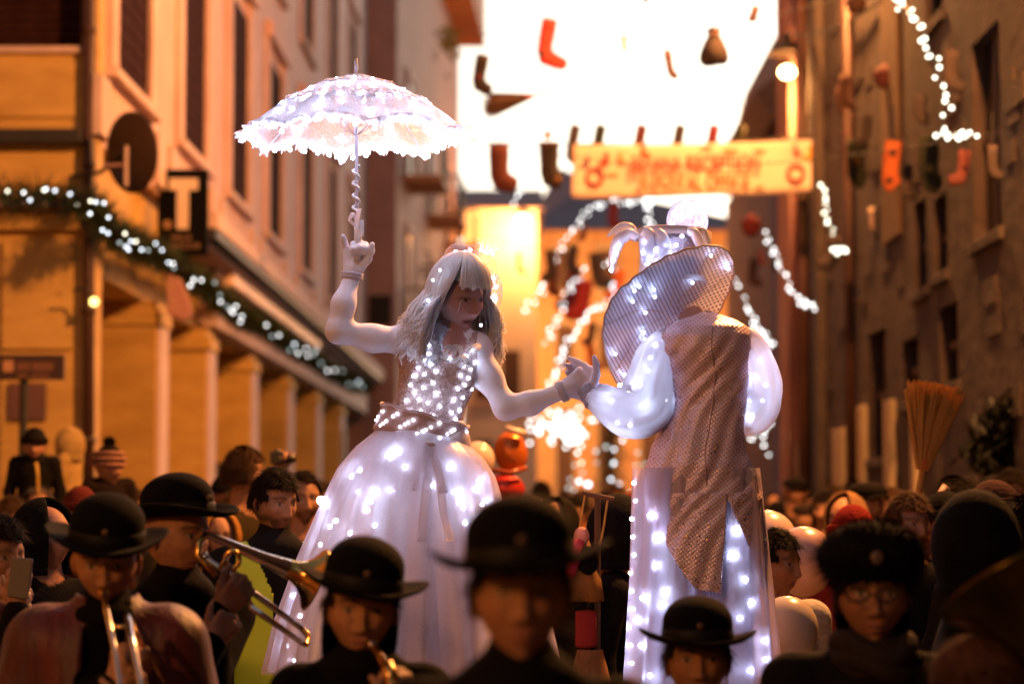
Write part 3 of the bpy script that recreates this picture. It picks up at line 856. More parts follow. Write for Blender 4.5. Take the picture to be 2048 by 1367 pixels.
solo(q, "wall_plaque", pmat("brown_plaque", (.16, .07, .05), .5, c2=(.09, .045, .06), scale=2), ((p0.x + p1.x) / 2, YC - .08, p0.z), "faded brown plaque fixed to the stone pier behind the direction sign", "plaque", bevel=.006)

# ---------------------------------------------------------------- banner
YN = 26.0
A = P(1147, 288, YN); B = P(1143, 395, YN); C_ = P(1638, 380, YN); D_ = P(1636, 277, YN)
bn = thing("street_banner", A.lerp(C_, .5), "orange lit cloth banner reading Befana Reception and Postal Office strung across the street", "banner")
def bsurf(u, v, off=0.0):
    p = A.lerp(D_, u).lerp(B.lerp(C_, u), v)
    p.y += .05 * math.sin(u * 9) * (.3 + v) - off; p.z -= .03 * math.sin(math.pi * u); return p
q = MB(); q.surf(bsurf, 40, 8); part(q, "cloth", pmat("banner_cloth", (.74, .56, .47), .95, c2=(.68, .50, .41), scale=4, spec=.02), bn, smooth=True, solid=.004)
def uv(px, py): return ((px - 1145) / 493.0, (py - (288 - 11 * (px - 1145) / 493.0)) / 106.0)
def bpt(px, py, off=.03): u, v = uv(px, py); return bsurf(u, v, off)
mr1 = pmat("banner_red", (.26, .04, .02), .8); mr2 = pmat("banner_orange", (.42, .10, .025), .8); mdk = pmat("banner_wreath", (.30, .025, .015), .8); mbl = pmat("banner_blue", (.12, .05, .09), .8); mgr = pmat("banner_olive", (.35, .22, .08), .8)
for body, px0, px1, py, hh, mt in (("BEFANA RECEPTION", 1262, 1520, 325, 34, mr1), ("& POSTAL OFFICE", 1280, 1500, 362, 32, mr2)):
    me = text_mesh(body, .1, mt, .002)
    o = inst("lettering", me, bn, bpt((px0 + px1) / 2, py, .04), (math.pi / 2, math.radians(-1.0), 0))
    xs = [v.co.x for v in me.vertices]; zs = [v.co.y for v in me.vertices]
    o.scale = ((px1 - px0) / ppm(YN) / (max(xs) - min(xs)), hh / ppm(YN) / (max(zs) - min(zs)), 1)
for px, py in ((1190, 352), (1593, 346)):
    c = bpt(px, py, .03); q = MB(); R_ = 16 / ppm(YN)
    q.tube([c + Vector((R_ * math.cos(t_), 0, R_ * math.sin(t_))) for t_ in np.linspace(0, 6.2832, 25)], 4 / ppm(YN), 6, up=(0, 1, 0)); part(q, "wreath", mdk, bn)
def sock_print(px, py, h, mt, flip=1):
    pts = [(-.18, -.5), (.18, -.5), (.16, .15), (.62, .32), (.6, .5), (-.2, .5)]
    q = MB(); q.prism([bpt(px + flip * x * h, py + y * h, .035) for x, y in pts], (0, .003, 0)); part(q, "stocking_print", mt, bn)
sock_print(1174, 322, 22, mbl, -1); sock_print(1212, 316, 26, mdk, -1); sock_print(1240, 313, 22, mgr); sock_print(1286, 296, 24, mr2); sock_print(1592, 298, 22, mdk); sock_print(1622, 305, 26, pmat("banner_yellow", (.6, .3, .02), .8), -1)
for px, py, w_ in ((1413, 292, 22), (1462, 296, 30), (1520, 298, 24), (1226, 346, 24), (1520, 372, 20)):
    q = MB(); q.prism([bpt(px - w_ / 2, py + 3, .03), bpt(px + w_ / 2, py + 2, .03), bpt(px + w_ / 2, py - 2, .03), bpt(px - w_ / 2, py - 3, .03)], (0, .003, 0)); part(q, "small_print", mr1 if px == 1413 else mgr, bn)
q = MB(); q.tube([P(900, 285, YN + .3), A, D_, PR(1660, 275)], .008, 5); part(q, "rope", M_wire, bn)

# ---------------------------------------------------------------- hanging stockings, sack, brooms, balls
M_sock = {"red": pmat("red_felt", (.50, .045, .035), .9, c2=(.4, .03, .03), scale=9, bump=.3), "dark": pmat("charcoal_felt", (.055, .035, .035), .9, c2=(.03, .02, .02), scale=9),
          "brown": pmat("brown_felt", (.10, .045, .032), .9, c2=(.07, .03, .02), scale=9), "orange": pmat("orange_felt", (.62, .16, .04), .9, c2=(.52, .11, .03), scale=8),
          "green": pmat("green_felt", (.022, .024, .010), .9, c2=(.013, .015, .006), scale=8), "yellow": pmat("yellow_felt", (.6, .28, .05), .9), "pinkred": pmat("wine_felt", (.16, .02, .03), .9), "pale": pmat("pale_felt", (.5, .42, .36), .9, c2=(.42, .2, .16), scale=7), "maroon": pmat("maroon_felt", (.10, .022, .02), .9)}
def stocking(px, py0, py1, Y, col, label, flip=1, tilt=0.0, foot=.55, fat=1.0, cuff=None, patches=(), depth=.5, turn=0.0, group=None):
    """hanging cloth stocking between pixel heights py0..py1: an elliptical tube from leg to toe"""
    top = P(px, py0, Y); h = (py1 - py0) / ppm(Y)
    t = thing("hanging_stocking", top, label, "stocking", group)
    R_ = Matrix.Rotation(turn, 3, 'Z') @ Matrix.Rotation(tilt, 3, 'Y')
    cs = [(0, 0), (0, -.25), (0, -.5), (.01 * flip, -.70), (.07 * flip, -.83), (foot * .5 * flip, -.89), (foot * .85 * flip, -.925), (foot * flip, -.94)]
    rs = [.135, .14, .13, .135, .155, .13, .11, .055]
    pts = [top + R_ @ Vector((x * h, 0, z * h)) for x, z in cs]
    q = MB(); fat = fat * (1.35 if py0 < 300 and 930 < px < 1520 else 1.1)
    q = MB(); q.tube(pts, [r * h * fat for r in rs], 14, flat=depth, up=(0, 1, 0)); o = part(q, "sock", M_sock[col], t, smooth=True)
    if cuff:
        q = MB(); q.tube([top + R_ @ Vector((0, 0, .005 * h)), top + R_ @ Vector((0, 0, -.12 * h))], [.15 * h * fat, .152 * h * fat], 14, flat=depth + .05, up=(0, 1, 0)); part(q, "cuff", M_sock[cuff], t, smooth=True)
    for (fx, fz, pc) in patches:
        q = MB(); c = top + R_ @ Vector((fx * h * flip, -.13 * h * fat * depth - .002 - .2 * .0, -fz * h))
        q.ball(c, (.075 * h, .02 * h, .075 * h), 10, 6); part(q, "patch", M_sock[pc] if pc == "dark" or "red" in pc else pmat("faded_" + pc, (.22, .09, .02) if pc == "orange" else (.20, .13, .03), .9), t, smooth=True)
    q = MB(); q.tube([top, top + Vector((0, 0, .5 * h + .1))], .004, 5); part(q, "string", M_wire, t)
    return t
stocking(1100, 38, 132, 25, "red", "bright red stocking with dark patches hanging against the white sky", tilt=.18, cuff=None, patches=((0, .18, "dark"), (.0, .78, "dark")), fat=.95)
stocking(966, 110, 184, 22, "dark", "dark stocking with a wine toe hanging left of the red one", tilt=.18, foot=.42, patches=((0, .62, "pinkred"),))
stocking(1248, 70, 106, 27, "yellow", "small mustard stocking seen edge on against the sky", foot=.05, fat=.8)
stocking(1334, 100, 162, 24, "brown", "thin brown stocking hanging under the sky beside the dark sack", tilt=-.15, foot=.25, fat=.75)
stocking(1513, 12, 44, 23, "brown", "small brown mitten-like stocking high near the lamp", foot=-.3, fat=1.5, tilt=.3)
stocking(1286, -30, 4, 21, "brown", "brown stocking whose toe dips into view at the top of the sky", foot=.4)
stocking(998, 288, 378, 23, "maroon", "large maroon stocking hanging left of the banner below the sky", foot=.42, fat=1.2)
stocking(1098, 285, 372, 22.5, "dark", "dark stocking with a gold star on its cuff beside the banner", foot=.3, fat=1.2, cuff="brown", patches=((.18, .88, "orange"),))
starp = []; cst = P(1095, 270, 22.4)
for k in range(10):
    a = math.pi / 2 + k * math.pi / 5; r = (.06 if k % 2 == 0 else .028); starp.append(cst + Vector((r * math.cos(a), 0, r * math.sin(a))))
solo(MB().prism(starp, (0, .02, 0)), "gold_star", M_sock["yellow"], cst, "small gold star above the dark stocking beside the banner", "star")
for i, (px, c, lab) in enumerate(((1152, "dark", "sliver of a dark stocking at the banner's left edge"), (1203, "green", "olive stocking peeking above the banner left of centre"), (1285, "maroon", "maroon stocking peeking above the banner's first word"), (1362, "dark", "charcoal stocking peeking above the banner's middle"), (1430, "pinkred", "wine stocking peeking above the banner right of its middle"), (1483, "green", "green stocking peeking above the banner's last letters"))):
    stocking(px, 250, 330, 27.0 + i * .1, c, lab, tilt=.2, foot=.3, fat=.75)
# sack
c = P(1428, 95, 23)
t = thing("hanging_sack", c, "bulging dark sack tied at the neck hanging against the sky", "sack")
q = MB(); s = 1 / ppm(23)
prof = [(12 * s, 40 * s), (15 * s, 34 * s), (11 * s, 27 * s), (19 * s, 12 * s), (27 * s, -8 * s), (29 * s, -24 * s), (22 * s, -36 * s), (.5 * s, -38 * s)]
q.lathe(prof, 20, Matrix.Translation(c), sy=.8, fn=lambda p, a, r: p + Vector((.12 * r * math.cos(3 * a + 1), 0, .1 * r * math.sin(2 * a)))); part(q, "bag", M_sock["dark"], t, smooth=True)
q = MB(); q.lathe([(11.5 * s, 29 * s), (14 * s, 27 * s), (11.5 * s, 25 * s)], 16, Matrix.Translation(c)); part(q, "tie", M_sock["pale"], t, smooth=True)
q = MB(); q.tube([c + Vector((0, 0, 38 * s)), c + Vector((0, 0, .8))], .005, 5); part(q, "string", M_wire, t)
# hanging broom
M_straw = pmat("straw", (.55, .31, .07), .8, c2=(.40, .2, .04), scale=20, stretch=(8, 8, 1))
M_straw_d = pmat("dark_twigs", (.17, .09, .06), .85, c2=(.1, .05, .035), scale=20)
def broom(name, tail, neck, tip, w, mat, label, nb=120, thick=.5, handle=True, seed=1, hmat=None, sidev=None):
    rr = random.Random(seed)
    t = thing(name, tip, label, "broom")
    ax = (tail - neck).normalized(); side = sidev or ax.cross(Vector((0, 1, 0))).normalized(); dep = ax.cross(side)
    q = MB(); L = (tail - neck).length
    for k in range(nb):
        a = rr.gauss(0, .38); b = rr.gauss(0, .38); a = max(-1, min(1, a)); b = max(-1, min(1, b))
        e = neck + ax * L * rr.uniform(.82, 1.03) + side * a * w + dep * b * w * thick
        m_ = neck.lerp(e, .5) + side * a * w * .1
        st_ = neck + side * a * w * .14 + dep * b * w * .14 - ax * L * .06
        q.tube([st_, m_, e], [.006 * w / .1, .006 * w / .1, .002 * w / .1], 4)
    o = part(q, "bristles", mat, t); o["kind"] = "stuff"
    q = MB(); q.tube([neck - ax * .02, neck + ax * L * .06], [w * .2, w * .24], 10); part(q, "binding", M_sock["orange"], t)
    if handle:
        q = MB(); q.tube([tip, neck], [.012, .014], 8); part(q, "handle", hmat or M_wood, t)
    return t
broom("hanging_broom", P(966, 216, 22), P(1058, 194, 22), P(1104, 181, 22), .13, M_straw_d, "twig broom hanging sideways under the white sky")
# palace side decorations
stocking(1787, 283, 384, 20, "orange", "orange stocking with dark patches hanging before the stone palace", foot=.12, fat=1.1, patches=((0, .25, "dark"), (0, .8, "dark")), tilt=.12, flip=1)
stocking(1858, 272, 384, 17.4, "green", "black green stocking with a yellow mark hanging by the hooked warm lights", foot=.2, fat=1.2, patches=((0, .6, "yellow"),))
stocking(1712, 278, 372, 21.5, "green", "olive stocking with an orange patch hanging by the slim drain pipe", foot=.2, fat=1.35, patches=((0, .5, "orange"),))
stocking(1755, 320, 362, 23, "brown", "small brown stocking tucked behind the orange one", foot=-.5, fat=1.2)
for i_, (px_, y0_, y1_, c_, l_) in enumerate(((1668, 470, 540, "dark", "dark stocking under the banner's end hooked lights"), (1690, 150, 215, "brown", "brown stocking high beside the palace's far corner"), (1735, 230, 290, "dark", "black stocking above the olive one on the palace"), (1905, 100, 180, "dark", "black stocking right of the draped warm lights"), (1930, 300, 370, "maroon", "maroon stocking under the end of the warm lights"), (1815, 330, 395, "dark", "small dark stocking between the orange and black green ones"))):
    stocking(px_, y0_, y1_, min(24, 2.9 * FPX / (px_ - 1050)), c_, l_, foot=.4, fat=1.2, flip=1 if i_ % 2 else -1, tilt=.1)
stocking(1985, 290, 360, 14.9, "dark", "dark stocking low on the shadowed end of the palace", foot=.3)
stocking(1840, 190, 245, 17.6, "dark", "dark wide stocking just left of the hooked warm lights", foot=.4, fat=1.6)
for (px, py, rx, ry, Y, c, lab) in ((1773, 154, 27, 25, 21, "maroon", "round maroon fruit shaped cushion hanging before the painted ochre light streak"), (1502, 452, 20, 22, 27, "pinkred", "dark wine coloured ball hanging over the crowd's street by the white gap"), (1712, 8, 22, 20, 21, "brown", "brown round cushion hanging at the top beside the palace"), (1690, 195, 20, 40, 24, "brown", "shaggy brown rag bundle hanging on the palace wall")):
    c0 = P(px, py, Y); s = 1 / ppm(Y)
    t = thing("hanging_cushion", c0, lab, "decoration")
    q = MB(); q.lathe([(.2 * rx * s, -ry * s)] + [(rx * s * math.cos(a) * (1 + .06 * math.sin(5 * a)), ry * s * math.sin(a)) for a in np.linspace(-1.3, 1.35, 12)] + [(.1 * rx * s, ry * 1.15 * s)], 18, Matrix.Translation(c0)); part(q, "cushion", M_sock[c], t, smooth=True)
    q = MB(); q.tube([c0 + Vector((0, 0, ry * s)), c0 + Vector((.02, 0, ry * s + .7))], .005, 5); part(q, "string", M_wire, t)
# stockings hanging further down the street, between the light strings
FARS = ((1100, 500, 560, "dark", "dark stocking beside the upper arc of lights"), (1148, 490, 545, "dark", "black stocking hung over a pink one in mid street"), (1150, 545, 620, "pinkred", "wine stocking under the black one in mid street"), (1190, 505, 575, "dark", "charcoal boot stocking left of the hat's leaf"), (1172, 560, 640, "red", "glowing red stocking behind the short slanting lights"), (1108, 540, 590, "maroon", "maroon stocking under the dark one by the upper arc"), (1165, 445, 480, "maroon", "maroon stocking against the grey roof edge"), (1230, 400, 455, "pinkred", "wine stocking hanging before the grey roof"), (1186, 645, 690, "brown", "brown stocking above the dense string of lights"), (1180, 690, 740, "orange", "orange stocking glowing behind the clasped hands"), (1240, 540, 600, "orange", "orange stocking between the hat's leaf and crown"), (1510, 515, 570, "brown", "brown stocking right of the sequinned brim"), (1578, 540, 600, "red", "red stocking before the orange house"), (1645, 500, 590, "dark", "dark stocking at the corner of the palace under the lights"), (1570, 490, 540, "green", "olive stocking under the hooked lights of the orange house"), (1520, 500, 530, "maroon", "maroon stocking below the wine coloured ball"))
for i, (px, y0, y1, c, lab) in enumerate(FARS):
    stocking(px, y0, y1, 30 + (i * 37 % 90) / 10.0, c, lab, foot=.4, fat=1.25, flip=1 if i % 2 else -1, tilt=.15 if i % 3 else -.1)
stocking(1038, 505, 548, 33, "dark", "thin black stocking silhouetted on the lamp lit cream wall", foot=.35, fat=.75)
stocking(1745, 415, 460, 22, "pale", "pale pink stocking hanging beside the slim drain pipe", foot=.3, fat=1.2)
q = MB(); rr = random.Random(2); c = P(896, 76, 50)
for i in range(60): q.box(c + Vector((rr.gauss(0, .12), rr.gauss(0, .1), rr.gauss(0, .22))), (.1, .03, .07), Euler((rr.random() * 6, rr.random() * 6, 0)).to_matrix())
yp = thing("yellow_plant", c, "yellow leafy bunch hanging at the balcony house's edge by the sky", "plant"); part(q, "leaves", pmat("yellow_leaves", (.35, .24, .03), .7), yp)["kind"] = "stuff"
q = MB(); q.tube([c + Vector((-.3, 0, .1)), c], .02, 6); part(q, "stem", M_wood, yp)
# wires across the street
for i, (a, b, lab) in enumerate(((P(905, 270, 22), PR(1990, 268), "thin wire over the street carrying stockings beside the banner"), (P(880, 60, 24), P(1700, -10, 24), "thin wire over the street carrying the red stocking and the sack"), (P(1000, 480, 33), P(1640, 500, 33), "thin wire deep in the street carrying dark stockings"))):
    q = MB(); q.tube([a.lerp(b, s) - Vector((0, 0, .25 * math.sin(math.pi * s))) for s in np.linspace(0, 1, 17)], .004, 5)
    solo(q, "overhead_wire", M_wire, a, lab, "wire")
# wreath-like dark bush on the palace wall
q = MB(); rr = random.Random(12)
for (px, py, rad) in ((1965, 900, 38), (1995, 850, 40), (2020, 830, 30), (1985, 470, 30)):
    pass
wb = thing("wall_foliage", PR(1980, 900), "dark wall of leafy branches hanging on the palace near the street's edge", "plant")
for i in range(900):
    px, py, rad = rr.choice(((1962, 905, 30), (1992, 860, 32), (2010, 920, 36), (2020, 830, 26)))
    c = P(rr.gauss(px, rad * .5), rr.gauss(py, rad * .6), 16.0 + rr.uniform(-.2, .2))
    d = Vector((rr.gauss(0, 1), rr.gauss(0, 1), rr.gauss(0, 1))).normalized() * .07; s = d.cross(Vector((0, .3, 1))).normalized() * .025
    q.add([c - d, c + s, c + d, c - s], [(0, 1, 2, 3)])
o = part(q, "leaves", pmat("black_green", (.012, .014, .01), .7), wb); o["kind"] = "stuff"
q = MB(); q.tube([(PR(1990, 900).x, P(1990, 900, 16.2).y, P(1990, 980, 16.2).z), P(1990, 900, 16.1), P(2015, 820, 16.1)], .02, 6); part(q, "stem", M_wood, wb)
# ================================================================== BODIES: smooth blended limbs -> one continuous surface
class Body:
    def __init__(self, k=0.03):
        self.pr = []; self.k = k
    def cap(self, a, b, ra, rb=None, col=0):
        self.pr.append(('c', np.array(a, float), np.array(b, float), float(ra), float(rb if rb is not None else ra), col)); return self
    def chain(self, pts, rad, col=0):
        for i in range(len(pts) - 1): self.cap(pts[i], pts[i + 1], rad[i], rad[i + 1], col)
        return self
    def ell(self, c, r, rot=None, col=0):
        R = np.array(rot) if rot is not None else np.eye(3)
        self.pr.append(('e', np.array(c, float), np.array(r, float), R, 0, col)); return self
    def dist(self, p, q):
        if q[0] == 'c':
            a, b, ra, rb = q[1], q[2], q[3], q[4]
            ab = b - a; L = max(1e-9, ab @ ab)
            t = np.clip(((p - a) @ ab) / L, 0, 1)
            return np.linalg.norm(p - a - t[:, None] * ab, axis=1) - (ra + (rb - ra) * t)
        c, r, R = q[1], q[2], q[3]
        l = (p - c) @ R
        k0 = np.linalg.norm(l / r, axis=1); k1 = np.linalg.norm(l / (r * r), axis=1)
        return k0 * (k0 - 1) / np.maximum(k1, 1e-9)
    def bounds(self, q):
        if q[0] == 'c':
            r = max(q[3], q[4]); return np.minimum(q[1], q[2]) - r, np.maximum(q[1], q[2]) + r
        m = q[2].max(); return q[1] - m, q[1] + m
    def field(self, p):
        d = np.full(len(p), 10.0)
        for q in self.pr:
            e = self.dist(p, q)
            h = np.clip(0.5 + 0.5 * (e - d) / self.k, 0, 1)
            d = e * (1 - h) + d * h - self.k * h * (1 - h)
        return d
    def grid_field(self, lo, n, h):
        D = np.full(n, 10.0)
        ax = [lo[i] + h * np.arange(n[i]) for i in range(3)]
        for q in self.pr:
            b0, b1 = self.bounds(q); m = self.k * 2 + 3 * h
            i0 = np.clip(((b0 - m - lo) / h).astype(int), 0, n); i1 = np.clip(((b1 + m - lo) / h).astype(int) + 2, 0, n)
            if np.any(i1 <= i0): continue
            g = np.stack(np.meshgrid(ax[0][i0[0]:i1[0]], ax[1][i0[1]:i1[1]], ax[2][i0[2]:i1[2]], indexing='ij'), -1)
            sh = g.shape[:3]; e = self.dist(g.reshape(-1, 3), q).reshape(sh)
            s = D[i0[0]:i1[0], i0[1]:i1[1], i0[2]:i1[2]]
            hh = np.clip(0.5 + 0.5 * (e - s) / self.k, 0, 1)
            s[...] = e * (1 - hh) + s * hh - self.k * hh * (1 - hh)
        return D
    def mesh(self, h, cols, fn=None):
        lo = np.min([self.bounds(q)[0] for q in self.pr], 0) - 3 * h - self.k; hi = np.max([self.bounds(q)[1] for q in self.pr], 0) + 3 * h + self.k
        n = np.ceil((hi - lo) / h).astype(int) + 1
        D = self.grid_field(lo, n, h)
        ins = D < 0
        nx, ny, nz = n - 1
        cnt = np.zeros((nx, ny, nz), int)
        for i in (0, 1):
            for j in (0, 1):
                for k in (0, 1): cnt += ins[i:nx + i, j:ny + j, k:nz + k]
        cell = (cnt > 0) & (cnt < 8)
        idx = -np.ones((nx, ny, nz), int); C = np.argwhere(cell); idx[cell] = np.arange(len(C))
        acc = np.zeros((len(C), 3)); num = np.zeros(len(C))
        cor = [(i, j, k) for i in (0, 1) for j in (0, 1) for k in (0, 1)]
        for a in range(8):
            for b in range(a + 1, 8):
                A, B = np.array(cor[a]), np.array(cor[b])
                if np.abs(A - B).sum() != 1: continue
                da = D[tuple((C + A).T)]; db = D[tuple((C + B).T)]
                m = (da < 0) != (db < 0)
                t = np.where(m, da / np.where(m, da - db, 1), 0)
                acc += np.where(m[:, None], A + (B - A) * t[:, None], 0); num += m
        V = lo + h * (C + acc / num[:, None])
        F = []
        for ax in range(3):
            s0 = [slice(None)] * 3; s1 = [slice(None)] * 3
            s0[ax] = slice(0, -1); s1[ax] = slice(1, None)
            a = ins[tuple(s0)]; b = ins[tuple(s1)]
            E = np.argwhere(a != b)
            o1, o2 = (ax + 1) % 3, (ax + 2) % 3
            E = E[(E[:, o1] > 0) & (E[:, o2] > 0) & (E[:, o1] < n[o1] - 1) & (E[:, o2] < n[o2] - 1)]
            u = np.zeros(3, int); u[o1] = 1; w = np.zeros(3, int); w[o2] = 1
            q = np.stack([idx[tuple((E - u - w).T)], idx[tuple((E - w).T)], idx[tuple(E.T)], idx[tuple((E - u).T)]], 1)
            fl = ~a[tuple(E.T)]
            q[fl] = q[fl][:, ::-1]
            F.append(q)
        F = np.concatenate(F)
        for _ in range(2):
            d = self.field(V); e = h * .5; G = np.zeros_like(V)
            for k in range(3):
                dv = np.zeros(3); dv[k] = e; G[:, k] = (self.field(V + dv) - d) / e
            g2 = np.maximum((G * G).sum(1), .2)
            V = V - np.clip(d, -h, h)[:, None] * G / g2[:, None]
        best = np.full(len(V), 1e9); tg = np.zeros(len(V), int)
        for q in self.pr:
            e = self.dist(V, q); m = e < best; best[m] = e[m]; tg[m] = q[5]
        cl = np.array(cols, float)[tg]
        return V, F, cl

def join_mesh(pieces, name, mat, parent=None, shift=None, smooth=True, mats=None):
    """pieces: (V, F, colours[, material index]) joined into one mesh with a colour attribute"""
    V = []; F = []; C = []; MI = []; b = 0
    for pc in pieces:
        v, f, c = pc[0], pc[1], pc[2]
        V.append(np.asarray(v, float)); C.append(np.asarray(c, float))
        F += [tuple(int(i) + b for i in q) for q in f]; MI += [pc[3] if len(pc) > 3 else 0] * len(f)
        b += len(v)
    V = np.concatenate(V); C = np.concatenate(C)
    if shift is not None: V = V - np.array(shift)
    me = bpy.data.meshes.new(name)
    me.from_pydata(V.tolist(), [], F)
    at = me.color_attributes.new("Col", 'FLOAT_COLOR', 'POINT')
    at.data.foreach_set("color", np.concatenate([C, np.ones((len(C), 1))], 1).ravel())
    for m in (mats or [mat]): me.materials.append(m)
    if mats: me.polygons.foreach_set("material_index", MI)
    if smooth: me.polygons.foreach_set("use_smooth", [True] * len(F))
    me.update()
    o = link(name, me, parent)
    return o

def sstep(a, b, x):
    t = np.clip((x - a) / (b - a), 0, 1); return t * t * (3 - 2 * t)

def head_mesh(M, skin=(.55, .33, .23), brow=(.03, .015, .01), lip=(.42, .16, .13), beard=None, wid=1.0, age=0.0, lids=0.0, mouth_open=0.0, nlon=72, nlat=56, eyes=True, shadow=None, eyecol=(.05, .03, .02)):
    """head in local axes (face towards -y, up z, 0.23 m from chin to crown) placed by the 4x4 matrix M"""
    V = []; uv = []
    for i in range(nlat + 1):
        th = math.pi * i / nlat
        for j in range(nlon):
            p = 2 * math.pi * j / nlon; p = p - .45 * math.sin(p)      # denser on the face
            V.append((math.sin(th) * math.sin(p), -math.sin(th) * math.cos(p + math.pi) * -1, math.cos(th)))
    V = np.array(V)
    # p = 0 is the back (+y) here; flip so that dense side (p = pi) is the face (-y)
    V[:, 1] = V[:, 1]
    d = V.copy()
    x = d[:, 0] * .077 * wid; y = d[:, 1] * .098; z = d[:, 2] * .117
    # jaw
    low = sstep(.01, -.115, z)
    x = x * (1 - .42 * low ** 1.3)
    front = y < 0
    y = np.where(front, y * (1 - .10 * low) + .004, y)
    # back of the skull pulls in towards the neck
    y = np.where(~front, y * (1 - .55 * sstep(-.02, -.1, z)), y)
    y = np.where(~front & (z > 0), y * 1.04, y)
    # flatter face
    fmask = sstep(.0, -.05, y)
    y = np.where(y < -.082, -.082 + (y + .082) * .45, y)
    def bump(cx, cz, sx, sz, a, mirror=True):
        g = np.exp(-((x - cx) / sx) ** 2 - ((z - cz) / sz) ** 2)
        if mirror and cx: g = g + np.exp(-((x + cx) / sx) ** 2 - ((z - cz) / sz) ** 2)
        return a * g * fmask
    out = np.zeros_like(x)
    out += bump(.033, .010, .017, .011, -.012)            # sockets
    out += bump(.033, .009, .011, .0065, .0065 + .002 * lids)  # lids / eyeball
    out += bump(.026, .030, .02, .008, .005)              # brow ridge
    out += bump(0, .030, .012, .01, .002)
    zr = np.clip((.022 - z) / .058, 0, 1)                  # nose ridge
    nw = .0075 + .007 * zr ** 2
    nose = np.exp(-(x / nw) ** 2) * (z < .03) * sstep(.032, .012, z) * sstep(-.046, -.034, z) * (.006 + .020 * zr)
    out += nose * fmask
    out += bump(.013, -.034, .007, .007, .006)             # nostril wings
    out += bump(.048, -.022, .022, .02, .005)              # cheeks
    out += bump(0, -.052, .010, .006, -.003)
    out += bump(0, -.0595, .019, .0045, .0065)             # lips
    out += bump(0, -.0725, .016, .0050, .0065)
    out += bump(0, -.066, .021, .0024 + .004 * mouth_open, -.006 - .012 * mouth_open)
    out += bump(0, -.084, .02, .006, -.004)
    out += bump(0, -.102, .018, .013, .009)                # chin
    out += bump(.05, -.07, .015, .025, -.003)
    y = y - out
    P_ = np.stack([x, y, z], 1)
    col = np.tile(np.array(skin, float), (len(P_), 1))
    def tint(mask, c, a=1.0):
        nonlocal col
        col = col * (1 - (mask * a)[:, None]) + np.array(c) * (mask * a)[:, None]
    ff = fmask * (y < -.04)
    bz = .031 + .006 * np.cos((np.abs(x) - .030) * 55)
    tint(ff * np.exp(-((z - bz + .004) / .0055) ** 2) * sstep(.010, .016, np.abs(x)) * sstep(.062, .05, np.abs(x)), brow, .9)
    tint(ff * np.exp(-((z + .0595) / .0055) ** 2 - (x / .024) ** 4), lip, .85); tint(ff * np.exp(-((z + .0725) / .006) ** 2 - (x / .021) ** 4), lip, .85)
    tint(ff * np.exp(-((z + .066) / (.0026 + .004 * mouth_open)) ** 2 - (x / .022) ** 4), (.04, .01, .01), .9)
    tint(ff * np.exp(-((np.abs(x) - .048) / .022) ** 2 - ((z + .022) / .02) ** 2), (skin[0] * 1.05, skin[1] * .72, skin[2] * .7), .35)
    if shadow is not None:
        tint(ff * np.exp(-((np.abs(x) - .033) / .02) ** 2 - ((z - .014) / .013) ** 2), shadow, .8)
    # eye: white + iris + lash line
    ez = (z - .009) / (.0052 * (1 - .5 * lids)); ex = (np.abs(x) - .033) / .0145
    em = ff * ((ex ** 2 + ez ** 2) < 1)
    tint(ff * np.exp(-((z - .0150) / .0032) ** 2 - ((np.abs(x) - .033) / .017) ** 4), (.03, .02, .02), .8)
    tint(em * 1.0, (.34, .29, .26)); tint(em * (((np.abs(x) - .033) / .0068) ** 2 + ((z - .009) / .0068) ** 2 < 1), eyecol)
    if beard is not None:
        bm = ff * sstep(-.035, -.055, z) * (1 - np.exp(-((z + .066) / .012) ** 2 - (x / .022) ** 4))
        bm = np.maximum(bm, sstep(-.02, -.05, z) * sstep(.04, .055, np.abs(x)) * (y < .02))
        tint(bm, beard, .8)
    F = []
    for i in range(nlat):
        for j in range(nlon):
            j2 = (j + 1) % nlon
            F.append((i * nlon + j, (i + 1) * nlon + j, (i + 1) * nlon + j2, i * nlon + j2))
    # ears
    for s in (-1, 1):
        e = MB(); R = Euler((.1, 0, s * .35)).to_matrix()
        e.ball((s * .075 * wid, .012, -.004), (.010, .020, .032), 10, 8, R)
        e.ball((s * .082 * wid, .012, -.002), (.006, .011, .02), 8, 6, R)
        b = len(P_); P_ = np.concatenate([P_, np.array(e.v)]); F += [tuple(i + b for i in q) for q in e.f]
        col = np.concatenate([col, np.tile(np.array(skin) * np.array((1, .85, .82)), (len(e.v), 1))])
    Mn = np.array(M)
    W = P_ @ Mn[:3, :3].T + Mn[:3, 3]
    return W, F, col

def head_M(c, yaw=0.0, pitch=0.0, roll=0.0, s=1.0):
    """yaw turns the face (0 = towards the camera, + = towards image right); pitch + = looks down"""
    return Matrix.Translation(Vector(c)) @ Euler((0, 0, yaw)).to_matrix().to_4x4() @ Euler((pitch, roll, 0)).to_matrix().to_4x4() @ Matrix.Scale(s, 4)

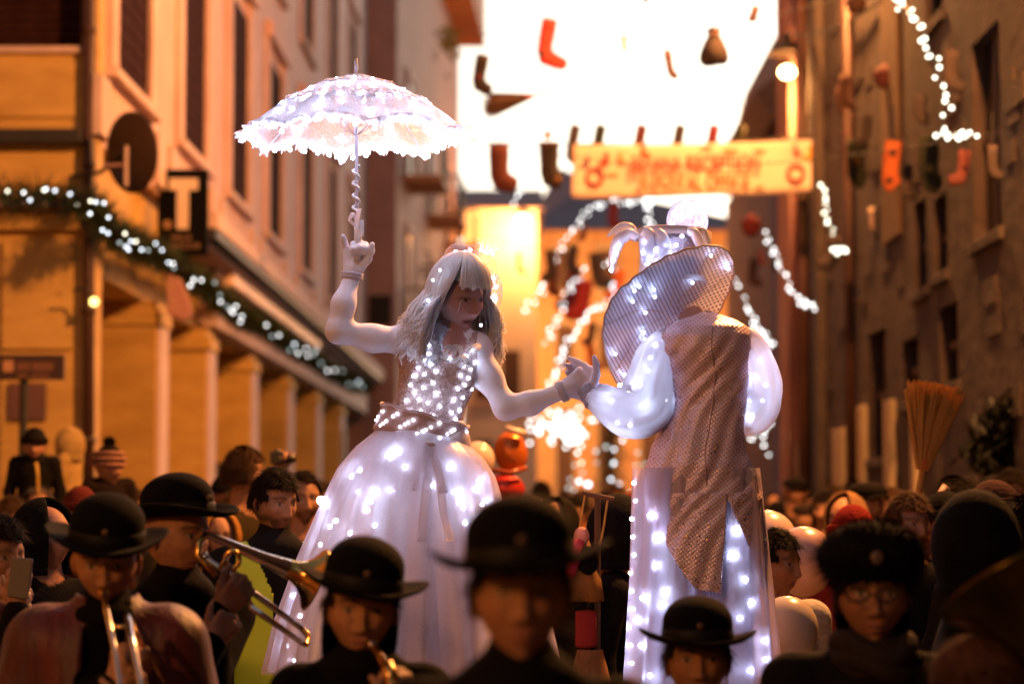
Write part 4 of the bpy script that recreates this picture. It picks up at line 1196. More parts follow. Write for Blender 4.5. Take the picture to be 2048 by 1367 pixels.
def hand_caps(B, wrist, fwd, palm, side=1, curls=(.5, .5, .55, .6), thumb=(.5, .3), s=1.0, col=0, spread=.1, splay=None):
    """adds a palm, four fingers and a thumb to Body B. fwd: wrist->knuckles, palm: direction the palm faces,
    side=+1: thumb on the (fwd x palm) side"""
    w = Vector(wrist); f = Vector(fwd).normalized(); n = Vector(palm); n = (n - f * n.dot(f)).normalized(); t = f.cross(n) * side
    lens = (.070, .078, .072, .056); ws = (.028, .009, -.010, -.028)
    B.cap(w, w + f * .03 * s, .024 * s, .026 * s, col)
    for i in range(4):
        kn = w + (f * (.088 - .004 * abs(i - 1)) + t * ws[i]) * s
        B.cap(w + (f * .02 + t * ws[i] * .6) * s, kn, .0145 * s, .0115 * s, col)
        c = curls[i]; c = c if hasattr(c, '__len__') else (c, c * 1.15, c * .8)
        d = (f + t * (spread * (1.5 - i) * .6 if splay is None else splay[i])).normalized(); p = kn; ang = 0
        axis = d.cross(n).normalized()
        for k, (fr, r0, r1) in enumerate(((.45, .0105, .0095), (.31, .0095, .0088), (.24, .0088, .0075))):
            d = Quaternion(axis, c[k]) @ d
            e = p + d * lens[i] * fr * s; B.cap(p, e, r0 * s, r1 * s, col); p = e
    b = w + (f * .025 + t * .022 + n * .008) * s
    d = (f * math.cos(thumb[0]) + t * math.sin(thumb[0]) + n * .25).normalized()
    p1 = b + d * .042 * s; B.cap(b, p1, .0155 * s, .0125 * s, col)
    d = (d + (n * .5 + f * .5 - t * .4) * thumb[1]).normalized(); p2 = p1 + d * .032 * s; B.cap(p1, p2, .0122 * s, .0105 * s, col)
    d = (d + (n * .5 + f * .3 - t * .5) * thumb[1]).normalized(); B.cap(p2, p2 + d * .026 * s, .0105 * s, .0085 * s, col)

M_skin = vcol_mat("skin_and_clothes", rough=.62, bump=.05, bscale=180)
M_fabric = vcol_mat("body_cloth", rough=.9, bump=.3, bscale=70, spec=.06)
M_black_felt = pmat("black_felt", (.0045, .004, .0045), .9, c2=(.003, .003, .003), scale=30, bump=.15, bscale=200, spec=.08)
M_black_band = pmat("black_ribbon", (.006, .005, .005), .6, spec=.2)

def bowler(M, root, R_=.092, rise=.125, brim=.062, curl=.022, badge=None, name="bowler_hat", mat=None):
    """bowler hat on matrix M (origin at the hat line, z up, front -y); parts under root"""
    Mi = Matrix.Translation(-ORG[root]) @ M
    mat = mat or M_black_felt
    q = MB()
    prof = [(.0005, rise)] + [(R_ * math.sin(a), rise * (.42 + .58 * math.cos(a))) for a in np.linspace(.18, 1.57, 9)] + [(R_ * 1.01, rise * .2), (R_ * 1.02, 0.0)]
    rb = R_ + brim
    prof += [(R_ + brim * .5, -.004), (R_ + brim * .85, .002), (rb, .010), (rb - .003, .014), (R_ + brim * .8, .009), (R_ + .004, .006)]
    def fn(p, a, r):
        k = max(0.0, (r - R_) / brim)
        p = p.copy(); p.z += curl * k * (abs(math.cos(a)) ** 2) * 1.2 - .010 * k * (abs(math.sin(a)) ** 2)
        return p
    q.lathe(prof, 40, Mi, sy=1.16, fn=fn)
    h = q.build(name, mat, root, smooth=True); ORG[h] = ORG[root]
    q = MB(); q.lathe([(R_ * 1.025, .004), (R_ * 1.035, .006), (R_ * 1.03, .034), (R_ * 1.015, .036)], 40, Mi, sy=1.155)
    b = q.build("hat_band", M_black_band, h, smooth=True); ORG[b] = ORG[root]
    if badge:
        q = MB(); q.ball(Mi @ Vector((0, -R_ * 1.19, .045)), (.010, .005, .010), 10, 8); b = q.build("badge", badge, h, smooth=True); ORG[b] = ORG[root]
    return h

def hair_shell(M, root, mat, back=.10, down=-.03, off=.010, noise=.006, fringe=.055, name="hair", seed=0, length=0.0, side=.04):
    """close hair: an offset skull shell leaving the face free; length > 0 lets it fall behind"""
    rr = np.random.default_rng(seed)
    Mi = Matrix.Translation(-ORG[root]) @ M
    q = MB(); nlat, nlon = 26, 44; ok = {}
    for i in range(nlat + 1):
        th = math.pi * .80 * i / nlat
        for j in range(nlon):
            p = 2 * math.pi * j / nlon
            d = Vector((math.sin(th) * math.sin(p), math.sin(th) * math.cos(p), math.cos(th)))
            k = 1 + (off + noise * math.sin(9 * p + 3 * th + seed) * math.sin(5 * th + p * 4)) / .1
            v = Vector((d.x * .078, d.y * (.099 if d.y < 0 else .103), d.z * .118)) * k
            if length and d.z < 0.1: v.z -= length * min(1, (0.1 - d.z) * 1.4) * (1 if d.y > -.25 else .0)
            ok[(i, j)] = (d.y > -.25 - .5 * max(0, d.z) and (v.z > down - length)) or v.z > fringe or (abs(d.x) > .80 and v.z > down + side)
            q.v.append(tuple(Mi @ v))
    for i in range(nlat):
        for j in range(nlon):
            j2 = (j + 1) % nlon
            if ok[(i, j)] and ok[(i + 1, j)] and ok[(i, j2)] and ok[(i + 1, j2)]:
                q.f.append((i * nlon + j, (i + 1) * nlon + j, (i + 1) * nlon + j2, i * nlon + j2)); q.m.append(0)
    pr = random.Random(seed + 5); nf = len(q.f); base = list(q.v)
    Ri = Mi.to_3x3(); c0 = Mi @ Vector((0, .01, .0))
    for _ in range(1400):
        t = q.f[pr.randrange(nf)]; p = sum((Vector(base[i]) for i in t), Vector()) / 4
        n_ = (p - c0).normalized(); dn = (Ri @ Vector((pr.gauss(0, .35), .25, -1))).normalized(); dn = (dn - n_ * dn.dot(n_)).normalized()
        e_ = p + dn * pr.uniform(.02, .045) + n_ * pr.uniform(.004, .014); sd = dn.cross(n_) * .0022; st = p + n_ * .003
        q.add([st - sd, e_, st + sd], [(0, 1, 2)])
    o = q.build(name, mat, root, smooth=True, solid=.0); ORG[o] = ORG[root]
    return o
# ================================================================== THE TWO STILT PERFORMERS
M_led = emat("cold_white_led", (.60, .71, 1.0), 24.0)
M_led_s = emat("cold_white_led_small", (.66, .77, 1.0), 10.0)
M_led_h = emat("hot_white_led", (.62, .72, 1.0), 32.0)
LEDH = MB().ball((0, 0, 0), .0065, 8, 6).mesh("led_hot", M_led_h, True)
LED = MB().ball((0, 0, 0), .0065, 8, 6).mesh("led", M_led, True)
LEDS = MB().ball((0, 0, 0), .004, 8, 6).mesh("led_small", M_led_s, True)
def leds(root, pts, mesh=None, s=1.0):
    for p in pts:
        inst("led", mesh or LED, root, p, None, (s, s, s))
M_tulle = cloth_mat("white_tulle", (.82, .76, .84), .44, .6, 'tulle', 700)
M_tulle2 = cloth_mat("white_tulle_inner", (.78, .72, .80), .42, .5, 'tulle', 500)
M_satin = cloth_mat("white_satin", (.80, .78, .86), .93, .55)
M_glove = pmat("pale_lilac_stretch", (.55, .50, .60), .75, c2=(.55, .50, .60), scale=40, bump=.12, bscale=160, sheen=.3)
M_lacebod = pmat("cream_lace", (.66, .52, .53), .8, c2=(.40, .29, .30), scale=75, bump=.7, bscale=120, detail=2)
M_sash = pmat("rose_satin", (.50, .36, .36), .5, c2=(.42, .28, .28), scale=14, bump=.25, bscale=30, sheen=.3)
M_wig = pmat("white_wig", (.88, .88, .92), .5, c2=(.76, .76, .83), scale=60, spec=.5)

M_perf = vcol_mat("painted_skin_and_gloves", rough=.7, bump=.06, bscale=220, mottle=.04, spec=.2)
# ---------------------------------------------------------------- woman
YW = 8.08
def W(px, py, dy=0.0): return P(px, py, YW + dy)
wo = thing("person", (W(840, 1000).x, YW, 0), "stilt walker in a lit white tulle dress and wig raising a parasol", "person")
sh = lambda a: np.array(a)
tilt = Matrix.Rotation(math.radians(14), 3, 'Y')
B = Body(.035)
def ellw(b, px, py, r, dy=0, rot=tilt, col=0, g=0.0): b.ell(W(px, py, dy), tuple(v + g for v in r), rot, col)
TORSO = [(883, 728, (.130, .092, .135), 0), (866, 785, (.112, .085, .12), 0), (853, 835, (.115, .088, .10), 0), (846, 872, (.135, .10, .10), 0), (853, 742, (.058, .05, .055), -.072), (912, 752, (.055, .05, .055), -.072)]
for px, py, r, dy in TORSO: ellw(B, px, py, r, dy, col=0)
B.cap(W(822, 676), W(950, 694), .052, .050, 0)
B.cap(W(900, 690, -.005), W(914, 640, -.01), .046, .043, 1); B.ell(W(906, 696, -.055), (.038, .05, .05), None, 1)
# raised arm
Sr, Er, Wr = W(812, 682), W(676, 662, -.088), W(704, 552, -.06)
B.cap(Sr, W(745, 676, -.05), .048, .041, 0); B.cap(W(745, 676, -.05), Er, .041, .036, 0); B.cap(Er, W(687, 608, -.085), .036, .035, 0); B.cap(W(687, 608, -.085), Wr, .035, .027, 0)
# reaching arm
Sl, El, Wl = W(952, 700), W(1012, 815, -.05), W(1124, 782, -.08)
B.cap(Sl, W(978, 755, -.02), .048, .042, 0); B.cap(W(978, 755, -.02), El, .042, .037, 0); B.cap(El, W(1060, 806, -.06), .037, .035, 0); B.cap(W(1060, 806, -.06), Wl, .035, .027, 0)
# legs down to the stilt boots
for s in (-1, 1):
    hp = W(846 + s * 42, 890); kn = Vector((hp.x - .02 + s * .02, YW - .02, 1.35)); an = Vector((hp.x - .03 + s * .03, YW, .95))
    B.cap(hp, kn, .09, .06, 2); B.cap(kn, an, .06, .045, 2); B.cap(an, an + Vector((0, -.13, -.05)), .045, .035, 2)
    B.cap(an, Vector((an.x, YW, .03)), .04, .03, 2)
body = B.mesh(.0085, [(.84, .82, .95), (.40, .20, .18), (.6, .5, .5)])
H1 = Body(.010)
hand_caps(H1, Wr, (W(712, 490, -.06) - Wr), (.15, -1, 0), 1, ((.75, 1.45, 1.1), (.85, 1.5, 1.1), (.95, 1.5, 1.0), (.25, .25, .2)), (.55, .55), 1.0, 0, splay=(.05, .02, -.05, -.45))
hr = H1.mesh(.0042, [(.84, .82, .93)])
H2 = Body(.010)
hand_caps(H2, Wl, (W(1176, 752, -.088) - Wl), (.35, 1, .25), -1, ((.05, .1, .1), (1.0, 1.4, .9), (1.1, 1.4, .9), (1.2, 1.4, .9)), (.9, .2), 1.05, 0, splay=(.75, .1, 0, -.088))
hl = H2.mesh(.0042, [(.78, .76, .94)])
HMw = head_M(W(918, 597, -.03), math.radians(40), math.radians(15), math.radians(-4), .98)
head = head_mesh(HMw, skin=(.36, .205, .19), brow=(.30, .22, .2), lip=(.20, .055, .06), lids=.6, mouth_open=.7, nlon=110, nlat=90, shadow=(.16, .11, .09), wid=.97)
bo = join_mesh([body, hr, hl, head], "body", M_perf, wo, ORG[wo]); ORG[bo] = ORG[wo]
# wrist cuffs of the gloves
for a, d, r in ((Wr, (W(708, 520, -.06) - Wr).normalized(), .036), (Wl, (W(1150, 770, -.09) - Wl).normalized(), .036)):
    q = MB(); M = Matrix.Translation(a) @ frame(d).to_4x4()
    q.lathe([(r - .006, -.012), (r, -.010), (r + .002, -.004), (r - .001, .0), (r + .003, .005), (r, .012), (r - .006, .014)], 24, M); part(q, "glove_cuff", M_glove, wo, smooth=True)
# bodice: fitted lace shell over the torso
B2 = Body(.035)
for px, py, r, dy in TORSO[:3] + TORSO[4:]: ellw(B2, px, py, r, dy, g=.007)
B2.cap(W(838, 680), W(828, 704), .060, .058, 0); B2.cap(W(932, 694), W(940, 715), .058, .056, 0); B2.cap(W(838, 680), W(932, 693), .055, .054, 0)
v, f, c = B2.mesh(.0085, [(1, 1, 1)])
zv = W(905, 722, -.1).z; xv = W(906, 700, -.1).x
kv = ~((v[:, 1] < YW) & (v[:, 2] > zv) & (np.abs(v[:, 0] - xv) < .012 + (v[:, 2] - zv) * .5))
q = MB(); q.add([tuple(p) for p in v], [tuple(int(i) for i in t) for t in f if all(kv[i] for i in t)])
bd = part(q, "bodice", M_lacebod, wo, smooth=True)
# rows of lights standing on the bodice
def front_of(body_, px, py, off=.004):
    d = ray(px, py).normalized(); o = CAM; t = 7.4
    for _ in range(60):
        p = o + d * t; e = body_.field(np.array([p]))[0]
        if e < .0006: break
        t += e * .9
    return o + d * (t - off)
bl = [(826, 672), (836, 690), (858, 706), (850, 720), (836, 735), (862, 728), (873, 742), (826, 752), (848, 748), (866, 766), (820, 770), (846, 775), (872, 788), (830, 752), (812, 800), (838, 798), (856, 805), (880, 812), (818, 822), (842, 822), (866, 832), (850, 640), (934, 712), (946, 700), (928, 730), (942, 738), (922, 750), (938, 756), (916, 778), (930, 770), (944, 778), (908, 800), (926, 795), (940, 800), (904, 825), (920, 820), (934, 818), (912, 838), (900, 716), (952, 724), (828, 785), (855, 690), (842, 708)]
leds(bd, [front_of(B2, x, y, .006) for x, y in bl if 660 < y], LEDS, 1.25)
# sash with small lights, knot and hanging ribbons
sc = W(843, 855); roll = Matrix.Rotation(math.radians(15), 4, 'Y')
Ms = Matrix.Translation(sc) @ roll
q = MB(); prof = [(.146, .044), (.150, .040), (.149, .02), (.153, .0), (.151, -.02), (.156, -.036), (.152, -.042)]
q.lathe(prof, 56, Ms, sy=.78, fn=lambda p, a, r: p + Vector((0, 0, .004 * math.sin(7 * a))) ); sa = part(q, "sash", M_sash, wo, smooth=True, solid=.004)
for zz in (.043, -.041):
    q = MB(); q.tube([Ms @ Vector((.152 * math.cos(a), .152 * .78 * math.sin(a), zz + .004 * math.sin(7 * a))) for a in np.linspace(0, 6.2832, 57)], .005, 6); part(q, "sash_hem", M_sash, sa, smooth=True)
sp = []
for k in range(26):
    a = -math.pi * (.06 + .88 * ((k * .618) % 1)); z = -.03 + .06 * ((k * .2917 + .13) % 1)
    sp.append(Ms @ Vector((.157 * math.cos(a), .157 * .78 * math.sin(a), z)))
leds(sa, sp, LEDS, 1.0)
q = MB(); q.ball(W(858, 893, -.14), (.026, .018, .02), 14, 10); q2 = part(q, "sash_knot", M_sash, sa, smooth=True)
def ribbon(pts, w, name, mat, root, wide=(1, 0, 0)):
    q = MB(); n = 24; pp = resample(pts, n); wv = Vector(wide)
    def fn(u, v):
        i = min(n - 1, int(round(u * (n - 1)))); tw = .35 * math.sin(u * 7)
        return pp[i] + (wv * math.cos(tw) + Vector((0, 1, 0)) * math.sin(tw)) * (v - .5) * w
    q.surf(fn, n - 1, 3); return part(q, name, mat, root, smooth=True, solid=.002)
M_rib = cloth_mat("ribbon_organza", (.92, .85, .90), .6, .5)
ribbon([W(856, 893, -.15), W(848, 915, -.19), W(836, 950, -.21), W(834, 980, -.24)], .032, "sash_tail", M_rib, sa)
ribbon([W(862, 893, -.15), W(872, 925, -.20), W(884, 965, -.24), W(886, 985, -.25)], .030, "sash_tail", M_rib, sa)
ribbon([W(858, 895, -.15), W(856, 950, -.22), W(848, 1020, -.28), W(843, 1082, -.32)], .030, "sash_tail", M_rib, sa)
ribbon([W(862, 895, -.15), W(878, 950, -.22), W(888, 1030, -.28), W(902, 1082, -.32)], .028, "sash_tail", M_rib, sa)
# skirt: two tulle layers with folds, lights between them, and a lining
SK = [(862, 843, .135), (880, 842, .165), (905, 838, .215), (945, 832, .262), (1010, 824, .300), (1110, 822, .368), (1240, 820, .44), (1345, 818, .475)]
def skirt_r(py):
    for a, b in zip(SK[:-1], SK[1:]):
        if py <= b[0]:
            t = max(0, (py - a[0]) / (b[0] - a[0])); t2 = t
            return a[1] + (b[1] - a[1]) * t2, a[2] + (b[2] - a[2]) * t2
    return SK[-1][1], SK[-1][2]
def skirt_layer(scale, folds, amp, seed, py1=1345, hem=10):
    def fn(u, v):
        a = 2 * math.pi * u; py = 862 + (py1 - 862) * v + (hem * math.sin(a * 5 + seed) if v > .95 else 0)
        ax, r = skirt_r(py)
        k = v ** .8
        r = r * scale * (1 + amp * k * math.sin(folds * a + seed + 1.3 * math.sin(3 * a)) + .04 * k * math.sin(5 * a + seed))
        c = W(ax, py + 13 * math.cos(a) * (1 - v) ** 2)
        return (c.x + r * math.cos(a), YW + r * .86 * math.sin(a), c.z)
    return fn
q = MB(); q.surf(skirt_layer(1.0, 26, .06, .4), 180, 36, wrapu=True); sk = part(q, "skirt", M_tulle, wo, smooth=True)
q = MB(); q.surf(skirt_layer(.93, 19, .085, 2.0, 1330), 160, 30, wrapu=True); part(q, "inner_tulle", M_tulle2, sk, smooth=True)
q = MB(); q.surf(skirt_layer(.86, 13, .05, 3.0, 1000), 120, 20, wrapu=True); part(q, "short_tulle", M_tulle, sk, smooth=True)
def lining(u, v):
    a = 2 * math.pi * u; py = 880 + 480 * v; r = .13 + .035 * v; r *= 1 + .07 * math.sin(9 * a + 4 * v)
    c = W(850 + 5 * v, py); return (c.x + r * math.cos(a), YW + r * .8 * math.sin(a), c.z)
q = MB(); q.surf(lining, 90, 30, wrapu=True); part(q, "lining", pmat("blush_lining", (.60, .42, .36), .8, c2=(.5, .33, .29), scale=6), sk, smooth=True)
def skp(px, py, dep):
    ax, r = skirt_r(py); c = W(ax, py); x = W(px, py).x - c.x; rr_ = r * dep
    x = max(-rr_ * .98, min(rr_ * .98, x)); y = -math.sqrt(max(0, rr_ * rr_ - x * x)) * .86
    p = P(px, py, YW + y); return p
sl = [(797, 905), (782, 915), (720, 940), (703, 952), (752, 985), (742, 1002), (735, 1020), (672, 1040), (660, 1052), (655, 1012), (700, 1065), (690, 1108), (912, 985), (918, 1005), (930, 1045), (950, 978), (958, 960), (640, 1088), (610, 1140), (585, 1190), (600, 1230), (575, 1290), (900, 935), (970, 1000), (765, 950), (690, 990), (880, 1060), (850, 940), (625, 1180), (640, 1260)]
leds(sk, [skp(x, y, .875) for x, y in sl[:24]], LEDH, 1.15)
leds(sk, [skp(x + 14, y + 30, .88) for x, y in sl[::3]], LEDH, .9)
inst("led", LED, sk, skp(642, 1000, .99), None, (2.2, 2.2, 2.2))
# wig: strands from a crown parting, fringe over the brow, long waves in front of the shoulders
rr = random.Random(17); q = MB(); Mh = HMw
for k in range(1900):
    phi = rr.uniform(-math.pi, math.pi)          # 0 = face
    front = abs(phi)
    st = rr.uniform(.02, .45)
    if front < .82: end_th = 1.15 + .035 * math.sin(phi * 17 + 1) + rr.uniform(-.05, .05)
    elif front < 1.28: end_th = rr.uniform(1.45, 1.7)
    else: end_th = rr.uniform(1.45, 1.75)
    off = .015 + rr.uniform(0, .020)
    pts = []
    ph = phi
    for i in range(9):
        th = st + (end_th - st) * i / 8
        ph = phi + (math.copysign(max(0, 1.36 - front), phi) * (i / 8) ** 1.3 if front >= .82 else 0)
        d = Vector((math.sin(th) * math.sin(ph), -math.sin(th) * math.cos(ph), math.cos(th)))
        pts.append(Mh @ (Vector((d.x * .080, d.y * .100, d.z * .120)) * (1 + off / .1)))
    if front >= .82:
        L = rr.uniform(.09, .22)
        base = pts[-1]; outd = Vector((base.x - Mh.translation.x, base.y - Mh.translation.y, 0)).normalized()
        w1 = rr.uniform(0, 6.28); n = 12; lat = Vector((-outd.y, outd.x, 0)); am = rr.uniform(.006, .018)
        for i in range(1, n + 1):
            t = i / n
            p = base + Vector((0, 0, -L * t)) + outd * (.042 * math.sin(t * 2.0) + am * t * math.sin(8 * t + w1)) + lat * (am * t * math.cos(7 * t + w1))
            p.x -= .035 * t * (1 if base.x < Mh.translation.x else -.2)
            p.y -= .05 * t * (1 if base.y < Mh.translation.y + .02 else .1)
            if t > .8 and rr.random() < .9: p += outd * (t - .8) * .08 * (1 if k % 3 else -1) + Vector((0, 0, (t - .8) * .05))
            pts.append(p)
    m = len(pts); r0 = rr.uniform(.0024, .0048)
    q.tube(pts, [r0 * (.6 + .4 * math.sin(math.pi * min(1, .1 + i / m))) if i < m - 2 else r0 * .35 for i in range(m)], 4, cap=False)
# loose ringlets on the chest
for (px, py, rad, turn, hgt) in ((832, 690, 24, 1.6, 10), (905, 705, 20, 1.4, 8), (918, 720, 16, 1.2, 12), (860, 715, 14, 1.3, 16), (945, 690, 15, 1.2, 20), (890, 700, 22, 1.0, 14)):
    pts = []; yb_ = front_of(B2, px, py, .012).y - YW
    for i in range(16):
        a = -2.2 + turn * 4.2 * i / 15; pts.append(W(px + rad * .75 * math.cos(a), py - rad * .75 * math.sin(a) + hgt * i / 15, yb_ - .0012 * i))
    for dz in range(4):
        q.tube([p + Vector((.003 * dz, -.002 * dz, .003 * dz)) for p in pts], [.0012, .002, .0028] + [.003] * 10 + [.0025, .002, .0012], 5, cap=False)
M_wigt = cloth_mat("white_wig_strands", (.97, .97, 1.0), .9, .7)
hair = part(q, "wig", M_wigt, wo, smooth=True); hair["kind"] = "stuff"
q = MB(); q.ball((0, 0, 0), (.083, .103, .122), 28, 20); q.v = [tuple(Mh @ Vector(p)) for p in q.v if True]
vz = [(Mh.inverted() @ Vector(p)) for p in q.v]
q.f = [t for t in q.f if all(((vz[i].y > .0 or vz[i].z > .062) and vz[i].z > -.06) for i in t)]; q.m = [0] * len(q.f)
part(q, "wig_cap", M_wig, wo, smooth=True)
# headpiece of clear hoops with small lights
M_clear = cloth_mat("clear_organza", (.80, .66, .72), .30, .5)
hp = None
for i, (px, py, rx, ry, dy, rot) in enumerate(((918, 520, 34, 36, .06, .2), (965, 540, 30, 42, .08, -.3), (978, 580, 26, 44, .06, -.088), (990, 575, 14, 26, .03, .1), (955, 510, 26, 22, .1, .5))):
    c = W(px, py, dy); q = MB(); R_ = Matrix.Rotation(rot, 3, 'Y'); s = 1 / ppm(YW)
    def disc(u, v, c=c, R_=R_, rx=rx, ry=ry, s=s, i=i):
        a = 2 * math.pi * u; r = v; return c + R_ @ Vector((rx * s * r * math.cos(a), .03 * r * r + .008 * math.sin(5 * a + i) * r, ry * s * r * math.sin(a)))
    q.surf(disc, 40, 6, wrapu=True)
    o = part(q, "headpiece" if hp is None else "hoop", M_clear, hp or wo, smooth=True)
    hp = hp or o
    q = MB(); q.tube([disc(t, 1.0) for t in np.linspace(0, 1, 41)], .0022, 5); part(q, "hoop_rim", M_clear, hp, smooth=True)
leds(hp, [W(x, y, .03) for x, y in ((911, 503), (930, 504), (940, 500), (985, 555), (992, 573), (988, 596), (986, 604), (975, 505), (985, 508), (990, 600), (962, 500))], LED, .8)
leds(hp, [W(x, y, d) for x, y, d in ((832, 678, -.13), (842, 640, -.12), (856, 600, -.12), (866, 560, -.13), (880, 540, -.14), (962, 650, -.10))], LEDS, 1.2)  # LEDs in front of the locks, mostly added to brighten the wig
q = MB()
for k in range(26):
    a = rr.uniform(.3, 2.2); L = rr.uniform(.03, .07); c = W(968, 508, .08)
    q.tube([c, c + Vector((math.cos(a) * L * .5, .0, math.sin(a) * L * .6)), c + Vector((math.cos(a) * L + .01 * math.sin(k), .0, math.sin(a) * L))], [.0012, .001, .0006], 4)
o = part(q, "feather_wisps", M_wig, hp); o["kind"] = "stuff"
# jewelled tears on the cheek, choker
pj = []
for k in range(7):
    zz = .004 - .006 * k; xx = -.050 - .0008 * k + .0
    pj.append(HMw @ Vector((xx, -.0755 + .0015 * k - (.004 if k > 2 else 0), zz)))
gem = MB().ball((0, 0, 0), .0022, 6, 4).mesh("gem", pmat("gem", (.9, .9, .95), .1, metal=.3), True)
for p in pj: inst("face_gem", gem, wo, p + Vector((-.002, -.004, 0)))

# ---------------------------------------------------------------- parasol
pc = W(712, 300, -.088)
pa = thing("parasol", W(712, 500, -.088), "white lace parasol covered in tiny lights held up by the dancer", "parasol")
M_lace = cloth_mat("white_lace", (.80, .82, .95), .5, .55, 'lace', 120)
M_ruff = cloth_mat("lace_ruffle", (.82, .84, .96), .72, .55, 'lace', 150)
s = 1 / ppm(YW - .088); Rp = 232 * s; top = W(712, 152, -.088); Hp = 128 * s
NR = 8
def can(u, v, off=0.0, a0=.2):
    a = 2 * math.pi * u; sc_ = abs(math.sin(NR * (a - a0) / 2)) ** .9
    r = Rp * v * (1 - .055 * sc_ * v)
    z = -Hp * (v ** 1.65) + .030 * sc_ * v * v + off
    return top + Vector((r * math.cos(a), r * math.sin(a), z))
q = MB(); q.surf(lambda u, v: can(u, .03 + .97 * v), 128, 24, wrapu=True); cn_ = part(q, "canopy", M_lace, pa, smooth=True)
rp = random.Random(31)
def ruffle(v0, drop, flare, name, seed, n=420, rag=.28):
    rg = random.Random(seed); jag = [rg.uniform(-rag, rag) for _ in range(n)]
    def fn(u, w):
        b = can(u, v0); i = int(u * n) % n; a = 2 * math.pi * u
        o = Vector((math.cos(a), math.sin(a), 0)) * (flare * w + .010 * w * math.sin(46 * a + seed) + .006 * w * math.sin(83 * a))
        return b + o + Vector((0, 0, .006 - drop * w * (1 + (jag[i] if w > .6 else 0)) + .006 * math.sin(31 * a) * w))
    q = MB(); q.surf(fn, n, 4, wrapu=True); return part(q, name, M_ruff, cn_, smooth=True)
ruffle(1.0, .026, .012, "hem_ruffle", 1, rag=.4); ruffle(.985, .016, .022, "hem_ruffle", 2); ruffle(.66, .022, .010, "tier_ruffle", 3); ruffle(.60, .012, .012, "tier_ruffle", 4); ruffle(.30, .014, .008, "top_ruffle", 5); ruffle(.08, .012, .012, "top_ruffle", 6, 90)
for k in range(NR):
    a = k / NR + .2 / (2 * math.pi); q = MB()
    q.tube([can(a, v, -.004) for v in np.linspace(.02, 1.0, 14)], .0022, 6); part(q, "rib", M_glove, pa, smooth=True)
    q = MB(); q.tube([Vector((top.x, top.y, top.z - Hp * .95)), can(a, .52, -.004)], .0018, 5); part(q, "stretcher", M_glove, pa, smooth=True)
hbot = W(714, 512, -.088)
q = MB(); q.tube([hbot, Vector((top.x, top.y, W(712, 150, -.088).z))], .0055, 10); part(q, "shaft", M_glove, pa, smooth=True)
q = MB(); q.tube([W(712, 152, -.088), W(712, 117, -.088)], [.008, .0045], 10); part(q, "ferrule", M_glove, pa, smooth=True)
q = MB(); q.tube([W(715, 520, -.088), W(716, 462, -.088), W(713, 445, -.088)], [.012, .0125, .010], 12); part(q, "handle", M_wig, pa, smooth=True)
q = MB(); q.tube([W(722, 472, -.098), W(722, 440, -.098)], [.008, .010], 8); part(q, "battery_pack", M_wig, pa)
hx = [W(712, 330 + 100 * t, -.088) + Vector((.011 * math.cos(t * 26), .011 * math.sin(t * 26), 0)) for t in np.linspace(0, 1, 60)]
q = MB(); q.tube(hx, .0042, 6); part(q, "spiral_ribbon", M_wig, pa, smooth=True)
for d in (-1, 1):
    ribbon([W(714, 440, -.11), W(712 + d * 7, 425 if d < 0 else 418, -.12), W(706 + d * 7, 440, -.125), W(712 + d * 2, 452, -.12)], .014, "bow", M_rib, pa)
lp = []
for k in range(46): lp.append(can((k + .3 * math.sin(k * 7)) / 46, 1.0, -.012 + .006 * math.sin(k * 5)))
for k in range(24): lp.append(can((k + .5) / 24, .66 + .02 * math.sin(k * 3), .004))
for k in range(14): lp.append(can((k + .3) / 14, .45, .004))
for k in range(8): lp.append(can(k / 8, .22, .004))
for k in range(12): lp.append(can((k + .4) / 12, .85, -.003))
leds(cn_, [p - Vector((0, 0, .009)) for p in lp], LEDH, 1.1)
# ---------------------------------------------------------------- man seen from behind
YM = 7.95
def N_(px, py, dy=0.0): return P(px, py, YM + dy)
mn = thing("person", (N_(1410, 1000).x, YM, 0), "stilt walker seen from behind in a sequinned tailcoat and giant silver hat", "person")
B = Body(.035)
B.ell(N_(1412, 725, .02), (.115, .075, .14), None, 0); B.ell(N_(1408, 830, .02), (.095, .07, .16), None, 0); B.ell(N_(1405, 930, .01), (.13, .08, .12), None, 0)
B.cap(N_(1345, 684, .02), N_(1478, 684, .02), .036, .036, 0); B.cap(N_(1405, 665, .05), N_(1378, 628, .19), .045, .045, 1)
ESl, WSl = N_(1298, 838, -.03), N_(1184, 792, .03)
B.cap(N_(1340, 690, .01), ESl, .042, .045, 0); B.cap(ESl, WSl, .043, .029, 0)
ESr, WSr = N_(1520, 790, .04), N_(1470, 850, .22)
B.cap(N_(1480, 690, .01), ESr, .042, .038, 0); B.cap(ESr, WSr, .038, .029, 0)
for s_ in (-1, 1):
    hp_ = N_(1405 + s_ * 55, 960); kn = Vector((hp_.x + s_ * .01, YM - .02, 1.35)); an = Vector((hp_.x + s_ * .02, YM, .95))
    B.cap(hp_, kn, .09, .065, 0); B.cap(kn, an, .065, .045, 0); B.cap(an, an + Vector((0, .13, -.05)), .045, .035, 0); B.cap(an, Vector((an.x, YM, .03)), .04, .03, 0)
pcs = [B.mesh(.011, [(.6, .56, .62), (.40, .22, .18)])]
H = Body(.009)
hand_caps(H, WSl, (N_(1168, 742, .06) - WSl), (-.55, -.75, .1), 1, ((.1, .15, .1), (.15, .2, .15), (.5, .5, .4), (.7, .6, .5)), (.8, .3), 1.0, 0, splay=(-.75, -.55, -.5, -.5))
pcs.append(H.mesh(.0042, [(.64, .60, .80)]))
H = Body(.010); hand_caps(H, WSr, (-.3, 1, .1), (0, 0, -1), 1, s=1.0); pcs.append(H.mesh(.006, [(.6, .56, .62)]))
